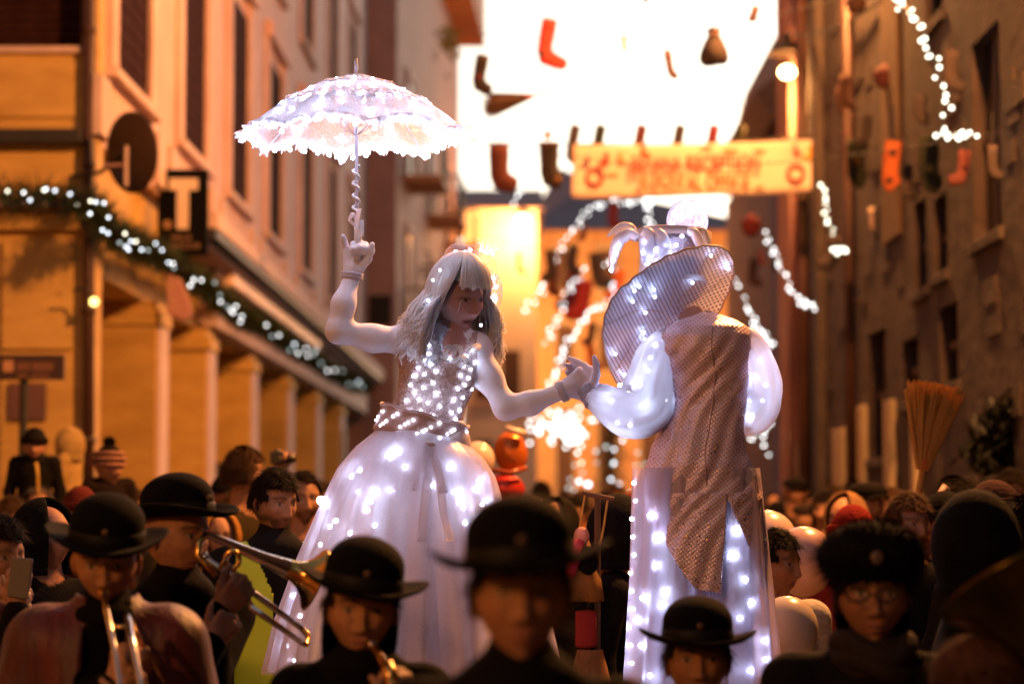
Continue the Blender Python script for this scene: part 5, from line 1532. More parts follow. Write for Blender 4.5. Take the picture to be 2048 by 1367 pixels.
HMm = head_M(N_(1352, 598, .27), math.radians(205), math.radians(25), 0, 1.0)
pcs.append(head_mesh(HMm, skin=(.4, .24, .2), nlon=48, nlat=36))
o = join_mesh(pcs, "body", M_perf, mn, ORG[mn]); ORG[o] = ORG[mn]
M_sequin = None
def sequin_mat():
    m = bpy.data.materials.new("rose_sequin_cloth"); m.use_nodes = True
    nt = m.node_tree; b = nt.nodes["Principled BSDF"]; L = nt.links.new
    tc = nd(nt, "ShaderNodeTexCoord")
    mp = nd(nt, "ShaderNodeAttribute"); mp.attribute_name = "puv"
    vo = nd(nt, "ShaderNodeTexVoronoi"); vo.inputs["Scale"].default_value = 95; vo.inputs["Randomness"].default_value = .1
    L(mp.outputs["Vector"], vo.inputs["Vector"])
    rp = nd(nt, "ShaderNodeValToRGB"); e = rp.color_ramp.elements
    e[0].position = .44; e[0].color = (.95, .76, .92, 1); e[1].position = .66; e[1].color = (.34, .17, .25, 1)
    L(vo.outputs["Distance"], rp.inputs[0])
    ns = nd(nt, "ShaderNodeTexNoise"); ns.inputs["Scale"].default_value = 9; L(tc.outputs["Object"], ns.inputs[0])
    mx = nd(nt, "ShaderNodeMixRGB"); mx.blend_type = 'MULTIPLY'; mx.inputs[0].default_value = .5
    r2 = nd(nt, "ShaderNodeValToRGB"); r2.color_ramp.elements[0].position = .35; r2.color_ramp.elements[0].color = (.75, .70, .70, 1); r2.color_ramp.elements[1].position = .65
    L(ns.outputs[0], r2.inputs[0]); L(rp.outputs[0], mx.inputs[1]); L(r2.outputs[0], mx.inputs[2]); L(mx.outputs[0], b.inputs["Base Color"])
    b.inputs["Roughness"].default_value = .34; b.inputs["Metallic"].default_value = .15
    bp = nd(nt, "ShaderNodeBump"); bp.inputs["Strength"].default_value = .5; bp.inputs["Distance"].default_value = .004; bp.invert = True
    L(vo.outputs["Distance"], bp.inputs["Height"]); L(bp.outputs[0], b.inputs["Normal"])
    return m
M_sequin = sequin_mat()
M_gold = pmat("gold_sequin", (.95, .68, .25), .18, metal=1.0)
# tailcoat: rings from collar to hip, then two tails
CR = [(622, 1412, 1424), (630, 1390, 1446), (640, 1360, 1474), (654, 1332, 1494), (672, 1314, 1506), (698, 1312, 1508), (750, 1335, 1502), (800, 1336, 1492), (850, 1326, 1487), (900, 1302, 1492), (950, 1288, 1509), (1000, 1288, 1522)]
def cring(py):
    for a, b in zip(CR[:-1], CR[1:]):
        if py <= b[0]:
            t = max(0, (py - a[0]) / (b[0] - a[0])); t = t * t * (3 - 2 * t) * .4 + t * .6
            return a[1] + (b[1] - a[1]) * t, a[2] + (b[2] - a[2]) * t
    return CR[-1][1], CR[-1][2]
def fold(px, py):
    k = 1.0 if py > 690 else max(0, (py - 640) / 50)
    return k * (.0052 * math.sin((px * .9 + (py - 650) * .55 + 14 * math.sin(py / 40.0)) / 6.0) * (.4 + .6 * math.sin(px / 31.0 + py / 60.0) ** 2) + .004 * math.sin((px * .5 + py * .7) / 23.0 + 1))
def set_puv(o, off=0.0):
    w_ = [(v.co.x * .8 + v.co.z * .6 + off, v.co.z * .8 - v.co.x * .6, 0) for v in o.data.vertices]
    a_ = o.data.attributes.new("puv", 'FLOAT_VECTOR', 'POINT'); a_.data.foreach_set("vector", [c for p in w_ for c in p])
def coat(u, v):
    py = 622 + (1000 - 622) * v; xl, xr = cring(py); a = 2 * math.pi * u
    cx = (xl + xr) / 2; rx = (xr - xl) / 2 / ppm(YM)
    c = N_(cx, py, .0); ry = min(rx, .17) * .66 + .012
    c.y += .03 * max(0, (650 - py) / 28)
    f_ = 1 + .012 * math.sin(13 * a + 9 * v) * v
    x = rx * math.cos(a) * f_; y = ry * math.sin(a)
    y2 = c.y + y - (fold(cx + x * ppm(YM), py) if math.sin(a) < .2 else 0)
    return (c.x + x, y2, c.z + .006 * math.sin(a) )
q = MB(); q.surf(coat, 220, 100, wrapu=True); ct = part(q, "tailcoat", M_sequin, mn, smooth=True, solid=.004); set_puv(ct)
def curve(pts):
    def f_(t):
        n = len(pts) - 1; i = min(n - 1, int(t * n)); s_ = t * n - i
        p0 = pts[max(0, i - 1)]; p1 = pts[i]; p2 = pts[i + 1]; p3 = pts[min(n, i + 2)]
        return tuple(.5 * (2 * b + (c - a) * s_ + (2 * a - 5 * b + 4 * c - d) * s_ ** 2 + (3 * b - a - 3 * c + d) * s_ ** 3) for a, b, c, d in zip(p0, p1, p2, p3))
    return f_
def panel(lc, rc, name, bulge):
    l_, r_ = curve(lc), curve(rc)
    def fn(u, v):
        a = l_(v); b = r_(v); px = a[0] + (b[0] - a[0]) * u; py = a[1] + (b[1] - a[1]) * u
        xl, xr = cring(min(py, 1000)); m_ = (px - (xl + xr) / 2) / ((xr - xl) / 2); m_ = max(-1, min(1, m_))
        ry = min((xr - xl) / 2 / ppm(YM), .17) * .66 + .012
        dy = -ry * math.sqrt(max(0, 1 - m_ * m_)) - .006 - bulge * v - fold(px, py) * .8
        return N_(px, py, dy)
    q = MB(); q.surf(fn, 50, 50); o_ = part(q, name, M_sequin, ct, smooth=True, solid=.004); set_puv(o_); return o_, fn
t1, fn1 = panel([(1289, 985), (1296, 1030), (1330, 1085), (1362, 1140), (1392, 1178)], [(1454, 985), (1452, 1040), (1448, 1090), (1444, 1140), (1442, 1186)], "left_tail", .02)
t2, fn2 = panel([(1453, 985), (1470, 1030), (1492, 1080), (1512, 1140), (1524, 1178)], [(1521, 985), (1528, 1030), (1534, 1080), (1536, 1130), (1535, 1172)], "right_tail", .01)
q = MB()      # back seam and collar flap
q.tube([Vector(coat(.75 + .0, v)) + Vector((.012, -.004, 0)) for v in np.linspace(.08, .98, 30)], .002, 5); part(q, "back_seam", M_sash, ct)
q = MB(); q.prism([N_(1392, 652, -.085), N_(1432, 646, -.085), N_(1442, 656, -.10), N_(1404, 668, -.105)], (0, .012, .0)); set_puv(part(q, "collar_tab", M_sequin, ct, bevel=.003))
rr = random.Random(77); q = MB()
for k in range(620):
    if k % 3 == 0: base = Vector(fn1(rr.random(), rr.random()))
    elif k % 3 == 1: base = Vector(fn2(rr.random(), rr.random()))
    else: base = Vector(coat(.52 + .46 * rr.random(), .1 + .9 * rr.random()))
    n_ = Vector((rr.gauss(0, .5), -1, rr.gauss(0, .5))).normalized(); M = Matrix.Translation(base + Vector((0, -.005, 0))) @ frame(n_).to_4x4()
    r_ = rr.uniform(.0014, .0028)
    q.add([M @ Vector((r_ * math.cos(a), r_ * math.sin(a), 0)) for a in np.linspace(0, 5.24, 6)], [(0, 1, 2, 3, 4, 5)])
o = part(q, "gold_sequins", M_gold, ct); o["kind"] = "stuff"
# balloon sleeves
def sleeve(pts, rads, name, seed, flat=.85):
    fl = resample(pts, 40); n = len(fl)
    xs_ = np.linspace(0, 1, len(rads)); q = MB(); rg = random.Random(seed); ph = [rg.uniform(0, 6.28) for _ in range(6)]
    rad = [float(np.interp(i / (n - 1), xs_, rads)) for i in range(n)]
    # smooth the path
    for _ in range(6):
        fl = [fl[0]] + [(fl[i - 1] + fl[i] * 2 + fl[i + 1]) / 4 for i in range(1, n - 1)] + [fl[-1]]
    q.tube(fl, rad, 40, cap=False)
    vs = []
    for i in range(n):
        for j in range(40):
            p = Vector(q.v[i * 40 + j]); c = fl[i]; a = 2 * math.pi * j / 40; t = i / (n - 1)
            k = 1 + .07 * math.sin(6 * a + ph[0] + 5 * t) * math.sin(math.pi * t) + .05 * math.sin(11 * a + ph[1] - 8 * t) + .05 * math.sin(3 * a + 9 * t + ph[2])
            vs.append(tuple(c + (p - c) * k))
    q.v = vs
    return part(q, name, M_satin, mn, smooth=True)
s1 = sleeve([N_(1372, 676, .02), N_(1338, 672, .0), N_(1314, 712, -.01), N_(1302, 770, -.02), N_(1296, 818, -.04), N_(1262, 824, -.03), N_(1225, 812, .0), N_(1194, 798, .02), N_(1182, 791, .03)], [.02, .046, .066, .076, .086, .090, .082, .062, .036], "left_sleeve", 1)
s2 = sleeve([N_(1455, 674, .02), N_(1486, 668, 0), N_(1510, 705, -.01), N_(1522, 755, -.01), N_(1528, 800, .02), N_(1508, 838, .08), N_(1480, 850, .18)], [.02, .044, .056, .062, .062, .05, .034], "right_sleeve", 2)
leds(s1, [N_(x, y, d) for x, y, d in ((1300, 715, .0), (1325, 760, -.04), (1330, 800, -.04), (1258, 780, -.02), (1240, 770, .0), (1222, 800, -.03), (1260, 850, -.04), (1300, 855, -.06), (1205, 805, .0), (1290, 810, -.09), (1235, 845, -.02), (1280, 770, -.06), (1310, 690, -.02), (1295, 740, -.05))], LED, 1.1)
leds(s2, [N_(x, y, d) for x, y, d in ((1512, 755, -.03), (1525, 800, -.0), (1505, 830, .03), (1532, 770, .0), (1500, 800, .02), (1520, 720, -.02))], LED, 1.1)
Mc = Matrix.Translation(WSl) @ frame(N_(1172, 770, .045) - WSl).to_4x4()
q = MB(); q.lathe([(.033, -.03), (.038, -.022), (.036, -.008), (.038, .004), (.036, .018), (.038, .03), (.032, .036)], 28, Mc); part(q, "cuff", pmat("silver_mesh_cuff", (.5, .5, .66), .4, c2=(.2, .2, .35), scale=160, bump=.5, bscale=200), mn, smooth=True)
# wide see-through trousers over the stilts
def leg(u, v, cx0, cx1, r0, r1, ph):
    a = 2 * math.pi * u; py = 935 + 470 * v if v < .999 else 1405
    cx = cx0 + (cx1 - cx0) * v; r = (r0 + (r1 - r0) * v) / ppm(YM)
    r *= 1 + (.04 + .05 * v) * math.sin(9 * a + ph + 2 * v) + .03 * math.sin(16 * a + 5 * v)
    c = N_(cx, py); z = c.z if v < .97 else .05
    return (c.x + r * math.cos(a), YM + r * .9 * math.sin(a), c.z)
M_tr = cloth_mat("trouser_organza", (.70, .62, .76), .62, .5, 'tulle', 600)
q = MB(); q.surf(lambda u, v: leg(u, v, 1348, 1345, 80, 94, .3), 110, 34, wrapu=True); g1 = part(q, "left_trouser_leg", M_tr, mn, smooth=True)
q = MB(); q.surf(lambda u, v: leg(u, v, 1450, 1478, 66, 84, 1.1), 110, 34, wrapu=True); g2 = part(q, "right_trouser_leg", M_tr, mn, smooth=True)
q = MB(); q.surf(lambda u, v: leg(u, v, 1352, 1350, 50, 60, 2.3), 80, 24, wrapu=True); part(q, "inner_layer", M_tr, g1, smooth=True)
q = MB(); q.surf(lambda u, v: leg(u, v, 1450, 1476, 52, 58, 3.1), 80, 24, wrapu=True); part(q, "inner_layer", M_tr, g2, smooth=True)
leds(g1, [N_(x, y, d) for x, y, d in [(1268 + 4 * math.sin(k * 2.1) - .018 * (k * 42), 965 + k * 36, -.03) for k in range(11)]], LED, 1.0)
leds(g1, [N_(x, y, d) for x, y, d in ((1316, 1075, -.11), (1312, 1130, -.12), (1285, 1195, -.10), (1330, 1182, -.12), (1272, 1240, -.08), (1322, 1210, -.12), (1282, 1290, -.1), (1300, 1350, -.1), (1300, 1030, -.1), (1340, 1250, -.12), (1352, 1320, -.12))], LED, 1.25)
leds(g2, [N_(x, y, d) for x, y, d in ((1475, 1060, -.1), (1492, 1158, -.11), (1505, 1205, -.1), (1480, 1235, -.12), (1528, 1280, -.08), (1530, 1318, -.08), (1465, 1110, -.1), (1500, 1340, -.1))], LED, 1.15)
# ---- giant hat
ht_n = Vector((-.45, .58, .68)).normalized()
Cb = N_(1340, 628, .06)
e1 = Vector((.83, .0, .56)); e1 = (e1 - ht_n * e1.dot(ht_n)).normalized(); e2 = ht_n.cross(e1).normalized()   # e2 towards camera/up or away
M_brim = None
def mesh_mat(name, c, scale, hole):
    m = cloth_mat(name, c, .9, .45)
    nt = m.node_tree; L = nt.links.new
    tc = nd(nt, "ShaderNodeTexCoord"); vo = nd(nt, "ShaderNodeTexVoronoi"); vo.inputs["Scale"].default_value = scale; vo.inputs["Randomness"].default_value = 0.0
    mp = nd(nt, "ShaderNodeMapping"); mp.inputs["Rotation"].default_value = (.3, .55, .2); L(tc.outputs["Object"], mp.inputs[0]); L(mp.outputs[0], vo.inputs["Vector"])
    r1 = nd(nt, "ShaderNodeMapRange"); r1.inputs[1].default_value = hole - .04; r1.inputs[2].default_value = hole + .04; r1.inputs[3].default_value = .35; r1.inputs[4].default_value = .96
    L(vo.outputs["Distance"], r1.inputs[0])
    for n in nt.nodes:
        if n.type == 'MIX_SHADER' and n.inputs[1].is_linked and n.inputs[1].links[0].from_node.type == 'BSDF_TRANSPARENT':
            L(r1.outputs[0], n.inputs[0])
    return m
def brim_mat():
    m = cloth_mat("silver_brim_mesh", (.56, .57, .76), .97, .18)
    nt = m.node_tree; L = nt.links.new
    at = nd(nt, "ShaderNodeAttribute"); at.attribute_name = "puv"
    vo = nd(nt, "ShaderNodeTexVoronoi"); vo.inputs["Scale"].default_value = 78; vo.inputs["Randomness"].default_value = 0.0
    L(at.outputs["Vector"], vo.inputs["Vector"])
    rp = nd(nt, "ShaderNodeValToRGB"); e = rp.color_ramp.elements
    e[0].position = .22; e[0].color = (.08, .085, .24, 1); e[1].position = .36; e[1].color = (.70, .73, .98, 1)
    L(vo.outputs["Distance"], rp.inputs[0])
    for n in nt.nodes:
        if n.type in ('BSDF_DIFFUSE', 'BSDF_TRANSLUCENT'): L(rp.outputs[0], n.inputs[0])
    return m
M_brim = brim_mat()
BL = [(1262, 560), (1298, 533), (1340, 510), (1385, 496), (1425, 491), (1455, 502), (1467, 530), (1462, 570), (1444, 612), (1420, 648), (1380, 672), (1335, 705), (1302, 745), (1275, 778), (1252, 784), (1228, 755), (1212, 710), (1206, 665), (1214, 620), (1234, 585)]
def brim_edge(t):
    n = len(BL); s_ = (t % 1.0) * n; i = int(s_); s_ -= i
    p0, p1, p2, p3 = (BL[(i + k) % n] for k in (-1, 0, 1, 2))
    px, py = (.5 * (2 * b_ + (c_ - a_) * s_ + (2 * a_ - 5 * b_ + 4 * c_ - d_) * s_ ** 2 + (3 * b_ - a_ - 3 * c_ + d_) * s_ ** 3) for a_, b_, c_, d_ in zip(p0, p1, p2, p3))
    r_ = ray(px, py); k = (Cb - CAM).dot(ht_n) / r_.dot(ht_n)      # on the tilted plane of the brim
    k = max(7.6 / r_.y, min(8.35 / r_.y, k))
    return CAM + r_ * k
def brim(u, v):
    e_ = brim_edge(u); p = Cb + (e_ - Cb) * v
    return p + Vector((0, .055, .012)) * (1 - v * v) + ht_n * .003 * math.sin(2 * math.pi * u * 24) * v * v
q = MB(); q.surf(brim, 120, 22, wrapu=True); bv_ = [((Vector(p) - Cb).dot(e1), (Vector(p) - Cb).dot(e2), 0) for p in q.v]
hat = part(q, "hat", M_brim, mn, smooth=True)
at_ = hat.data.attributes.new("puv", 'FLOAT_VECTOR', 'POINT'); at_.data.foreach_set("vector", [c for p in bv_ for c in p])
q = MB(); q.tube([Vector(brim(t, 1.0)) for t in np.linspace(0, 1, 121)], .0035, 6); part(q, "brim_wire", M_sash, hat, smooth=True)
for k in range(9):
    q = MB(); q.tube([Vector(brim(k / 9 + .02 * math.sin(v * 5), v)) + ht_n * -.002 for v in np.linspace(.1, 1, 10)], .0012, 4); part(q, "brim_seam", M_sash, hat)
rg = random.Random(5)
leds(hat, [Vector(brim(rg.random(), rg.uniform(.35, .92))) - ht_n * .012 - Vector((0, .006, 0)) for _ in range(20)], LEDS, 1.35)
# crown
Mk = Matrix.Translation(N_(1345, 556, .10)) @ frame(Vector((.04, .10, 1))).to_4x4()
M_crown = cloth_mat("silver_crown", (.72, .72, .86), .88, .45)
M_band = pmat("dark_silver_lame", (.40, .33, .40), .35, metal=.4, c2=(.22, .15, .2), scale=70, bump=.5, bscale=90)
pk = 1 / ppm(YM + .1)
q = MB(); q.lathe([(.118, -.02), (.112, .03), (.112, .08), (.118, .12), (.124, .15), (.120, .152), (.001, .150)], 48, Mk, sy=.9); cr = part(q, "hat_crown", M_crown, hat, smooth=True)
q = MB(); q.lathe([(.127, .128), (.128, .155), (.122, .158), (.121, .13)], 48, Mk, sy=.9); part(q, "crown_rim", M_sash, hat, smooth=True)
q = MB()
for t in np.linspace(0, 1, 2): pass
bandpts = []
def bandf(u, v):
    a = -2.0 + 1.75 * u; r = .116 + .006
    return Mk @ Vector((r * math.cos(a), r * .9 * math.sin(a), .045 + .085 * v))
q.surf(bandf, 24, 5); part(q, "lame_panel", M_band, hat, smooth=True, solid=.002)
def leaf(pts, wid, name, seed, th=.003):
    pp = resample(pts, 24); q = MB()
    for _ in range(3): pp = [pp[0]] + [(pp[i - 1] + pp[i] * 2 + pp[i + 1]) / 4 for i in range(1, 23)] + [pp[-1]]
    def fn(u, v):
        i = int(round(u * 23)); t = (pp[min(23, i + 1)] - pp[max(0, i - 1)]).normalized(); sd = t.cross(Vector((0, 1, .15))).normalized()
        w_ = wid * (math.sin(math.pi * min(1, .18 + u * .82)) ** .7) * (1 if u < .98 else .2)
        return pp[i] + sd * (v - .5) * w_ + Vector((0, -.012 * (1 - (2 * v - 1) ** 2), 0))
    q.surf(fn, 23, 6); return part(q, name, M_crown, hat, smooth=True, solid=th)
leaf([N_(1276, 476, .05), N_(1258, 466, .02), N_(1238, 478, .0), N_(1228, 505, -.01), N_(1223, 548, -.01)], .042, "hat_leaf", 1)
leaf([N_(1274, 474, .16), N_(1262, 455, .16), N_(1246, 452, .15), N_(1228, 462, .14), N_(1214, 474, .14)], .030, "hat_leaf", 2)
leaf([N_(1285, 462, -.01), N_(1296, 470, -.03), N_(1296, 500, -.03), N_(1290, 532, -.02)], .055, "hat_leaf", 3)
leaf([N_(1312, 462, -.015), N_(1322, 475, -.035), N_(1330, 505, -.03), N_(1336, 535, -.02)], .05, "hat_leaf", 4)
leaf([N_(1374, 462, .0), N_(1390, 466, -.01), N_(1398, 485, -.01), N_(1402, 508, .0)], .034, "hat_leaf", 5)
leaf([N_(1388, 458, .05), N_(1405, 462, .04), N_(1414, 485, .04), N_(1417, 505, .04)], .03, "hat_leaf", 6)
leds(hat, [N_(x, y, -.03) for x, y in ((1238, 490), (1232, 505), (1226, 520), (1222, 540), (1290, 485), (1288, 505), (1300, 515), (1312, 500), (1330, 490), (1352, 490), (1364, 472), (1340, 508), (1296, 528))], LED, .9)
bc = N_(1375, 441, .12)
M_ball = cloth_mat("clear_ball", (.72, .74, .92), .42, .5, 'tulle', 30)
q = MB(); q.ball(bc, .070, 32, 20); bb = part(q, "hat_ball", M_ball, hat, smooth=True)
for k in range(9):
    q = MB(); a = k * math.pi / 9; q.tube([bc + Vector((.0705 * math.cos(t) * math.cos(a), .0705 * math.cos(t) * math.sin(a), .0705 * math.sin(t))) for t in np.linspace(0, 6.283, 33)], .0008, 4); part(q, "ball_seam", M_glove, hat)
leds(hat, [bc + Vector((x * .066, -.0664 * math.sqrt(max(0, 1 - x * x - z * z)) * 1.0, z * .066)) for x, z in ((-.7, .3), (-.4, .1), (.05, .15), (.4, .5), (.75, .05), (.4, -.25), (-.8, -.3), (.0, .75), (.85, .45), (.75, -.5))], LED, .95)
# ================================================================== BAND AND CROWD
SK1 = (.42, .215, .125); SK2 = (.36, .175, .10); SK3 = (.30, .145, .085)
BLK = (.0055, .005, .0055)
M_hair_d = pmat("dark_brown_hair", (.012, .007, .005), .8, spec=.08, c2=(.01, .006, .005), scale=60, bump=.4, bscale=120)
M_hair_b = pmat("chestnut_hair", (.07, .035, .018), .8, spec=.08, c2=(.05, .025, .012), scale=60, bump=.4, bscale=120)
def cmat(nm, c, rough=.9):
    if max(c) < .021: c = tuple(v * .5 for v in c)
    return pmat("cloth_" + nm, c, rough, c2=tuple(v * .65 for v in c), scale=14, bump=.35, bscale=60, spec=.08)
M_brass = pmat("brass", (.80, .48, .14), .22, metal=1.0, c2=(.66, .36, .10), scale=12)
M_silver = pmat("silver_plate", (.72, .66, .62), .16, metal=1.0)
M_badge = pmat("dull_badge", (.10, .055, .03), .5, metal=.5)
M_glassf = pmat("spectacle_frame", (.015, .012, .012), .3)

def person(px, py, Y, label, yaw=0., pitch=0., roll=0., coat=BLK, trousers=(.02, .02, .025), skin=SK1, hs=1.0, byaw=None, arms=None, base=0.0, h=.016, hair=None, hat=None, group=None, beard=None, scarf=None, wide=1.0, brow=(.02, .012, .008), collar=None, zbody=None, lids=.2, mouth=0., hands=True, sit=False, hatcol=None, cape=None, vestmat=None, name="person", fine=False):
    hc = P(px, py, Y); z = hc.z - base
    if max(coat) < .2: coat = tuple(v * .55 for v in coat)
    s = (z + .10) / 1.735; byaw = yaw * .5 if byaw is None else byaw
    t = thing(name, (hc.x, Y, base), label, "person", group)
    Rz = Matrix.Rotation(byaw, 3, 'Z'); O = Vector((hc.x, Y + .01, base))
    def L_(x, y, zz): return O + Rz @ Vector((x * s * wide, y * s, zz * s))
    B = Body(.045 * s)
    B.ell(L_(0, .01, 1.27), (.185 * s * wide, .125 * s, .20 * s), Rz, 0); B.ell(L_(0, 0, 1.05), (.175 * s * wide, .13 * s, .22 * s), Rz, 0); B.ell(L_(0, 0, .88), (.185 * s * wide, .135 * s, .17 * s), Rz, 0)
    B.cap(L_(-.165, .01, 1.41), L_(.165, .01, 1.41), .072 * s, None, 0)
    B.cap(L_(0, .015, 1.42), hc + Vector((0, .02, -.07)), .062 * s, .055 * s, 1 if collar is None else 3)
    if collar is not None: B.ell(L_(0, -.005, 1.475), (.105 * s, .10 * s, .06 * s), Rz, 3)
    if sit:
        for sx in (-1, 1):
            B.cap(L_(sx * .09, 0, .86), L_(sx * .13, -.34, .80), .085 * s, .065 * s, 2); B.cap(L_(sx * .13, -.34, .80), L_(sx * .12, -.34, .42), .06 * s, .045 * s, 2); B.cap(L_(sx * .12, -.34, .42), L_(sx * .12, -.46, .38), .04 * s, .035 * s, 4)
    else:
        for sx in (-1, 1):
            B.cap(L_(sx * .09, 0, .86), L_(sx * .10, -.01, .48), .088 * s, .062 * s, 2); B.cap(L_(sx * .10, -.01, .48), L_(sx * .10, .01, .09), .060 * s, .045 * s, 2); B.cap(L_(sx * .10, .02, .05), L_(sx * .115, -.15, .035), .042 * s, .034 * s, 4)
    pieces = []
    for sx in (-1, 1):
        A_ = (arms or {}).get(sx)
        sp = L_(sx * .195, .01, 1.40)
        if A_ is None:
            el, wr = L_(sx * .255, .04, 1.12), L_(sx * .24, -.05, .88); fw = wr - el; pn = Rz @ Vector((-sx, 0, 0)); cu = .35; hk = {}
        else:
            el, wr = Vector(A_['elbow']), Vector(A_['wrist']); fw = Vector(A_.get('fwd', wr - el)); pn = Vector(A_.get('palm', (0, -1, 0))); cu = A_.get('curl', .6); hk = A_.get('kw', {})
        B.cap(sp, el, .066 * s, .054 * s, 0); B.cap(el, wr, .054 * s, .040 * s, 0)
        Hn = Body(.010 * s)
        crl = cu if hasattr(cu, '__len__') else (cu,) * 4
        hand_caps(Hn, wr, fw, pn, hk.get('side', sx if A_ is None else 1), crl, hk.get('thumb', (.6, .4)), s * hk.get('s', 1.0), 0, splay=hk.get('splay'))
        v, f, c = Hn.mesh(.0048 if A_ is not None else .009, [hk.get('col', skin)]); pieces.append((v, f, c, 1))
    v, f, c = B.mesh(h * max(.7, s), [coat, skin, trousers, collar or coat, (.012, .01, .01)]); pieces.append((v, f, c, 0))
    HM = head_M(hc, yaw, pitch, roll, hs)
    v, f, c = head_mesh(HM, skin=skin, brow=brow, beard=beard, lids=lids, mouth_open=mouth, nlon=84 if fine else 48, nlat=66 if fine else 38); pieces.append((v, f, c, 1))
    o = join_mesh(pieces, "body", None, t, ORG[t], mats=[M_fabric, M_skin]); ORG[o] = ORG[t]
    if hair: hair_shell(HM, t, hair[0], length=hair[1] if len(hair) > 1 else 0., seed=abs(int(px)), fringe=hair[2] if len(hair) > 2 else .055)
    Mi = Matrix.Translation(-ORG[t]) @ HM
    def mk(q, nm, mat, par=None, **kw):
        q.v = [tuple(Mi @ Vector(p)) for p in q.v]; o = q.build(nm, mat, par or t, **kw); ORG[o] = ORG[t]; return o
    if hat == 'bowler':
        bowler(HM @ Matrix.Translation((0, 0, .050)) @ Euler((hatcol or (0, 0, 0))).to_matrix().to_4x4(), t, badge=M_badge)
    elif hat == 'beanie':
        q = MB(); q.lathe([(.0005, .148)] + [(.092 * math.sin(a), .02 + .128 * math.cos(a)) for a in np.linspace(.15, 1.45, 9)] + [(.095, .025)], 28, None, sy=1.2); b_ = mk(q, "knit_cap", hatcol, smooth=True)
        q = MB(); q.lathe([(.093, .02), (.101, .022), (.101, .062), (.094, .066)], 28, None, sy=1.18); mk(q, "cap_cuff", hatcol, b_, smooth=True)
    elif hat == 'pompom':
        q = MB(); q.lathe([(.0005, .150)] + [(.095 * math.sin(a), .02 + .13 * math.cos(a)) for a in np.linspace(.15, 1.5, 9)], 28, None, sy=1.2); b_ = mk(q, "knit_cap", cmat("pomhat", (.02, .014, .014)), smooth=True)
        for z0 in (.02, .058, .095):
            r0 = .101 - max(0, z0 - .06) * .35
            q = MB(); q.lathe([(r0 - .004, z0 - .012), (r0 + .003, z0 - .006), (r0 + .002, z0 + .008), (r0 - .008, z0 + .012)], 28, None, sy=1.18); mk(q, "stripe", cmat("pomstripe", (.40, .2, .15)), b_, smooth=True)
        q = MB(); rg = random.Random(2)
        for _ in range(160):
            d = Vector((rg.gauss(0, 1), rg.gauss(0, 1), rg.gauss(0, 1))).normalized(); q.tube([Vector((0, 0, .165)), Vector((0, 0, .165)) + d * .042], [.004, .003], 4)
        o2 = mk(q, "pompom", cmat("pompom", (.02, .014, .014)), b_); o2["kind"] = "stuff"
    elif hat == 'hood':
        q = MB()
        def hf(u, v):
            a = -2.35 + 4.7 * u; th = .02 + 2.2 * v
            d = Vector((math.sin(th) * math.sin(a), math.sin(th) * math.cos(a), math.cos(th)))
            return Vector((d.x * .112, d.y * .125 + .012, d.z * .145 - (.03 if v > .9 else 0)))
        q.surf(hf, 36, 20); b_ = mk(q, "hood", hatcol, smooth=True, solid=.012)
        q = MB(); q.tube([Vector(hf(u, .97)) for u in np.linspace(0, 1, 20)], .016, 8); mk(q, "hood_hem", hatcol, b_, smooth=True)
    elif hat == 'fur':
        rg = random.Random(int(px)); q = MB(); q.ball((0, .01, .095), (.125, .135, .085), 28, 16); b_ = mk(q, "fur_hat", hatcol, smooth=True)
        q = MB()
        for _ in range(2600):
            d = Vector((rg.gauss(0, 1), rg.gauss(0, 1), rg.gauss(0, 1))).normalized(); p = Vector((d.x * .122, d.y * .132 + .01, d.z * .082 + .095)); e = p + d * .022 + Vector((rg.gauss(0, .008), rg.gauss(0, .008), -.006))
            sd = d.cross(Vector((.3, .2, 1))).normalized() * .002; q.add([p - sd, e, p + sd], [(0, 1, 2)])
        o2 = mk(q, "fur", hatcol, b_); o2["kind"] = "stuff"
        q = MB(); q.ball((0, -.132, .09), (.016, .006, .016), 10, 8); mk(q, "badge", pmat("pale_badge", (.10, .06, .05), .5), b_, smooth=True)
    elif hat == 'flatcap':
        q = MB(); q.lathe([(.0005, .125), (.05, .120), (.09, .10), (.104, .07), (.098, .05)], 28, None, sy=1.22); b_ = mk(q, "cap", hatcol, smooth=True)
        q = MB(); q.surf(lambda u, v: Vector((.085 * math.sin((u - .5) * 2.2), -.105 * math.cos((u - .5) * 2.2) - .05 * v, .056 - .012 * v - .02 * (2 * u - 1) ** 2)), 16, 4); mk(q, "visor", hatcol, b_, smooth=True, solid=.005)
    elif hat == 'santa':
        q = MB(); q.lathe([(.0005, .2), (.03, .17), (.07, .12), (.096, .06), (.098, .04)], 24, None, sy=1.18, fn=lambda p, a, r: p + Vector((.5 * max(0, p.z - .09), 0, 0))); b_ = mk(q, "pointed_cap", hatcol, smooth=True)
    if scarf is not None:
        q = MB(); c0 = L_(0, -.01, 1.475)
        for k in range(2):
            q.tube([c0 + Vector((.085 * s * math.cos(a), .085 * s * math.sin(a), .02 * math.sin(2 * a + k) + .035 * k - .02)) for a in np.linspace(0, 6.283, 25)], .032 * s, 10, up=(0, 0, 1))
        part(q, "scarf", scarf, t, smooth=True)
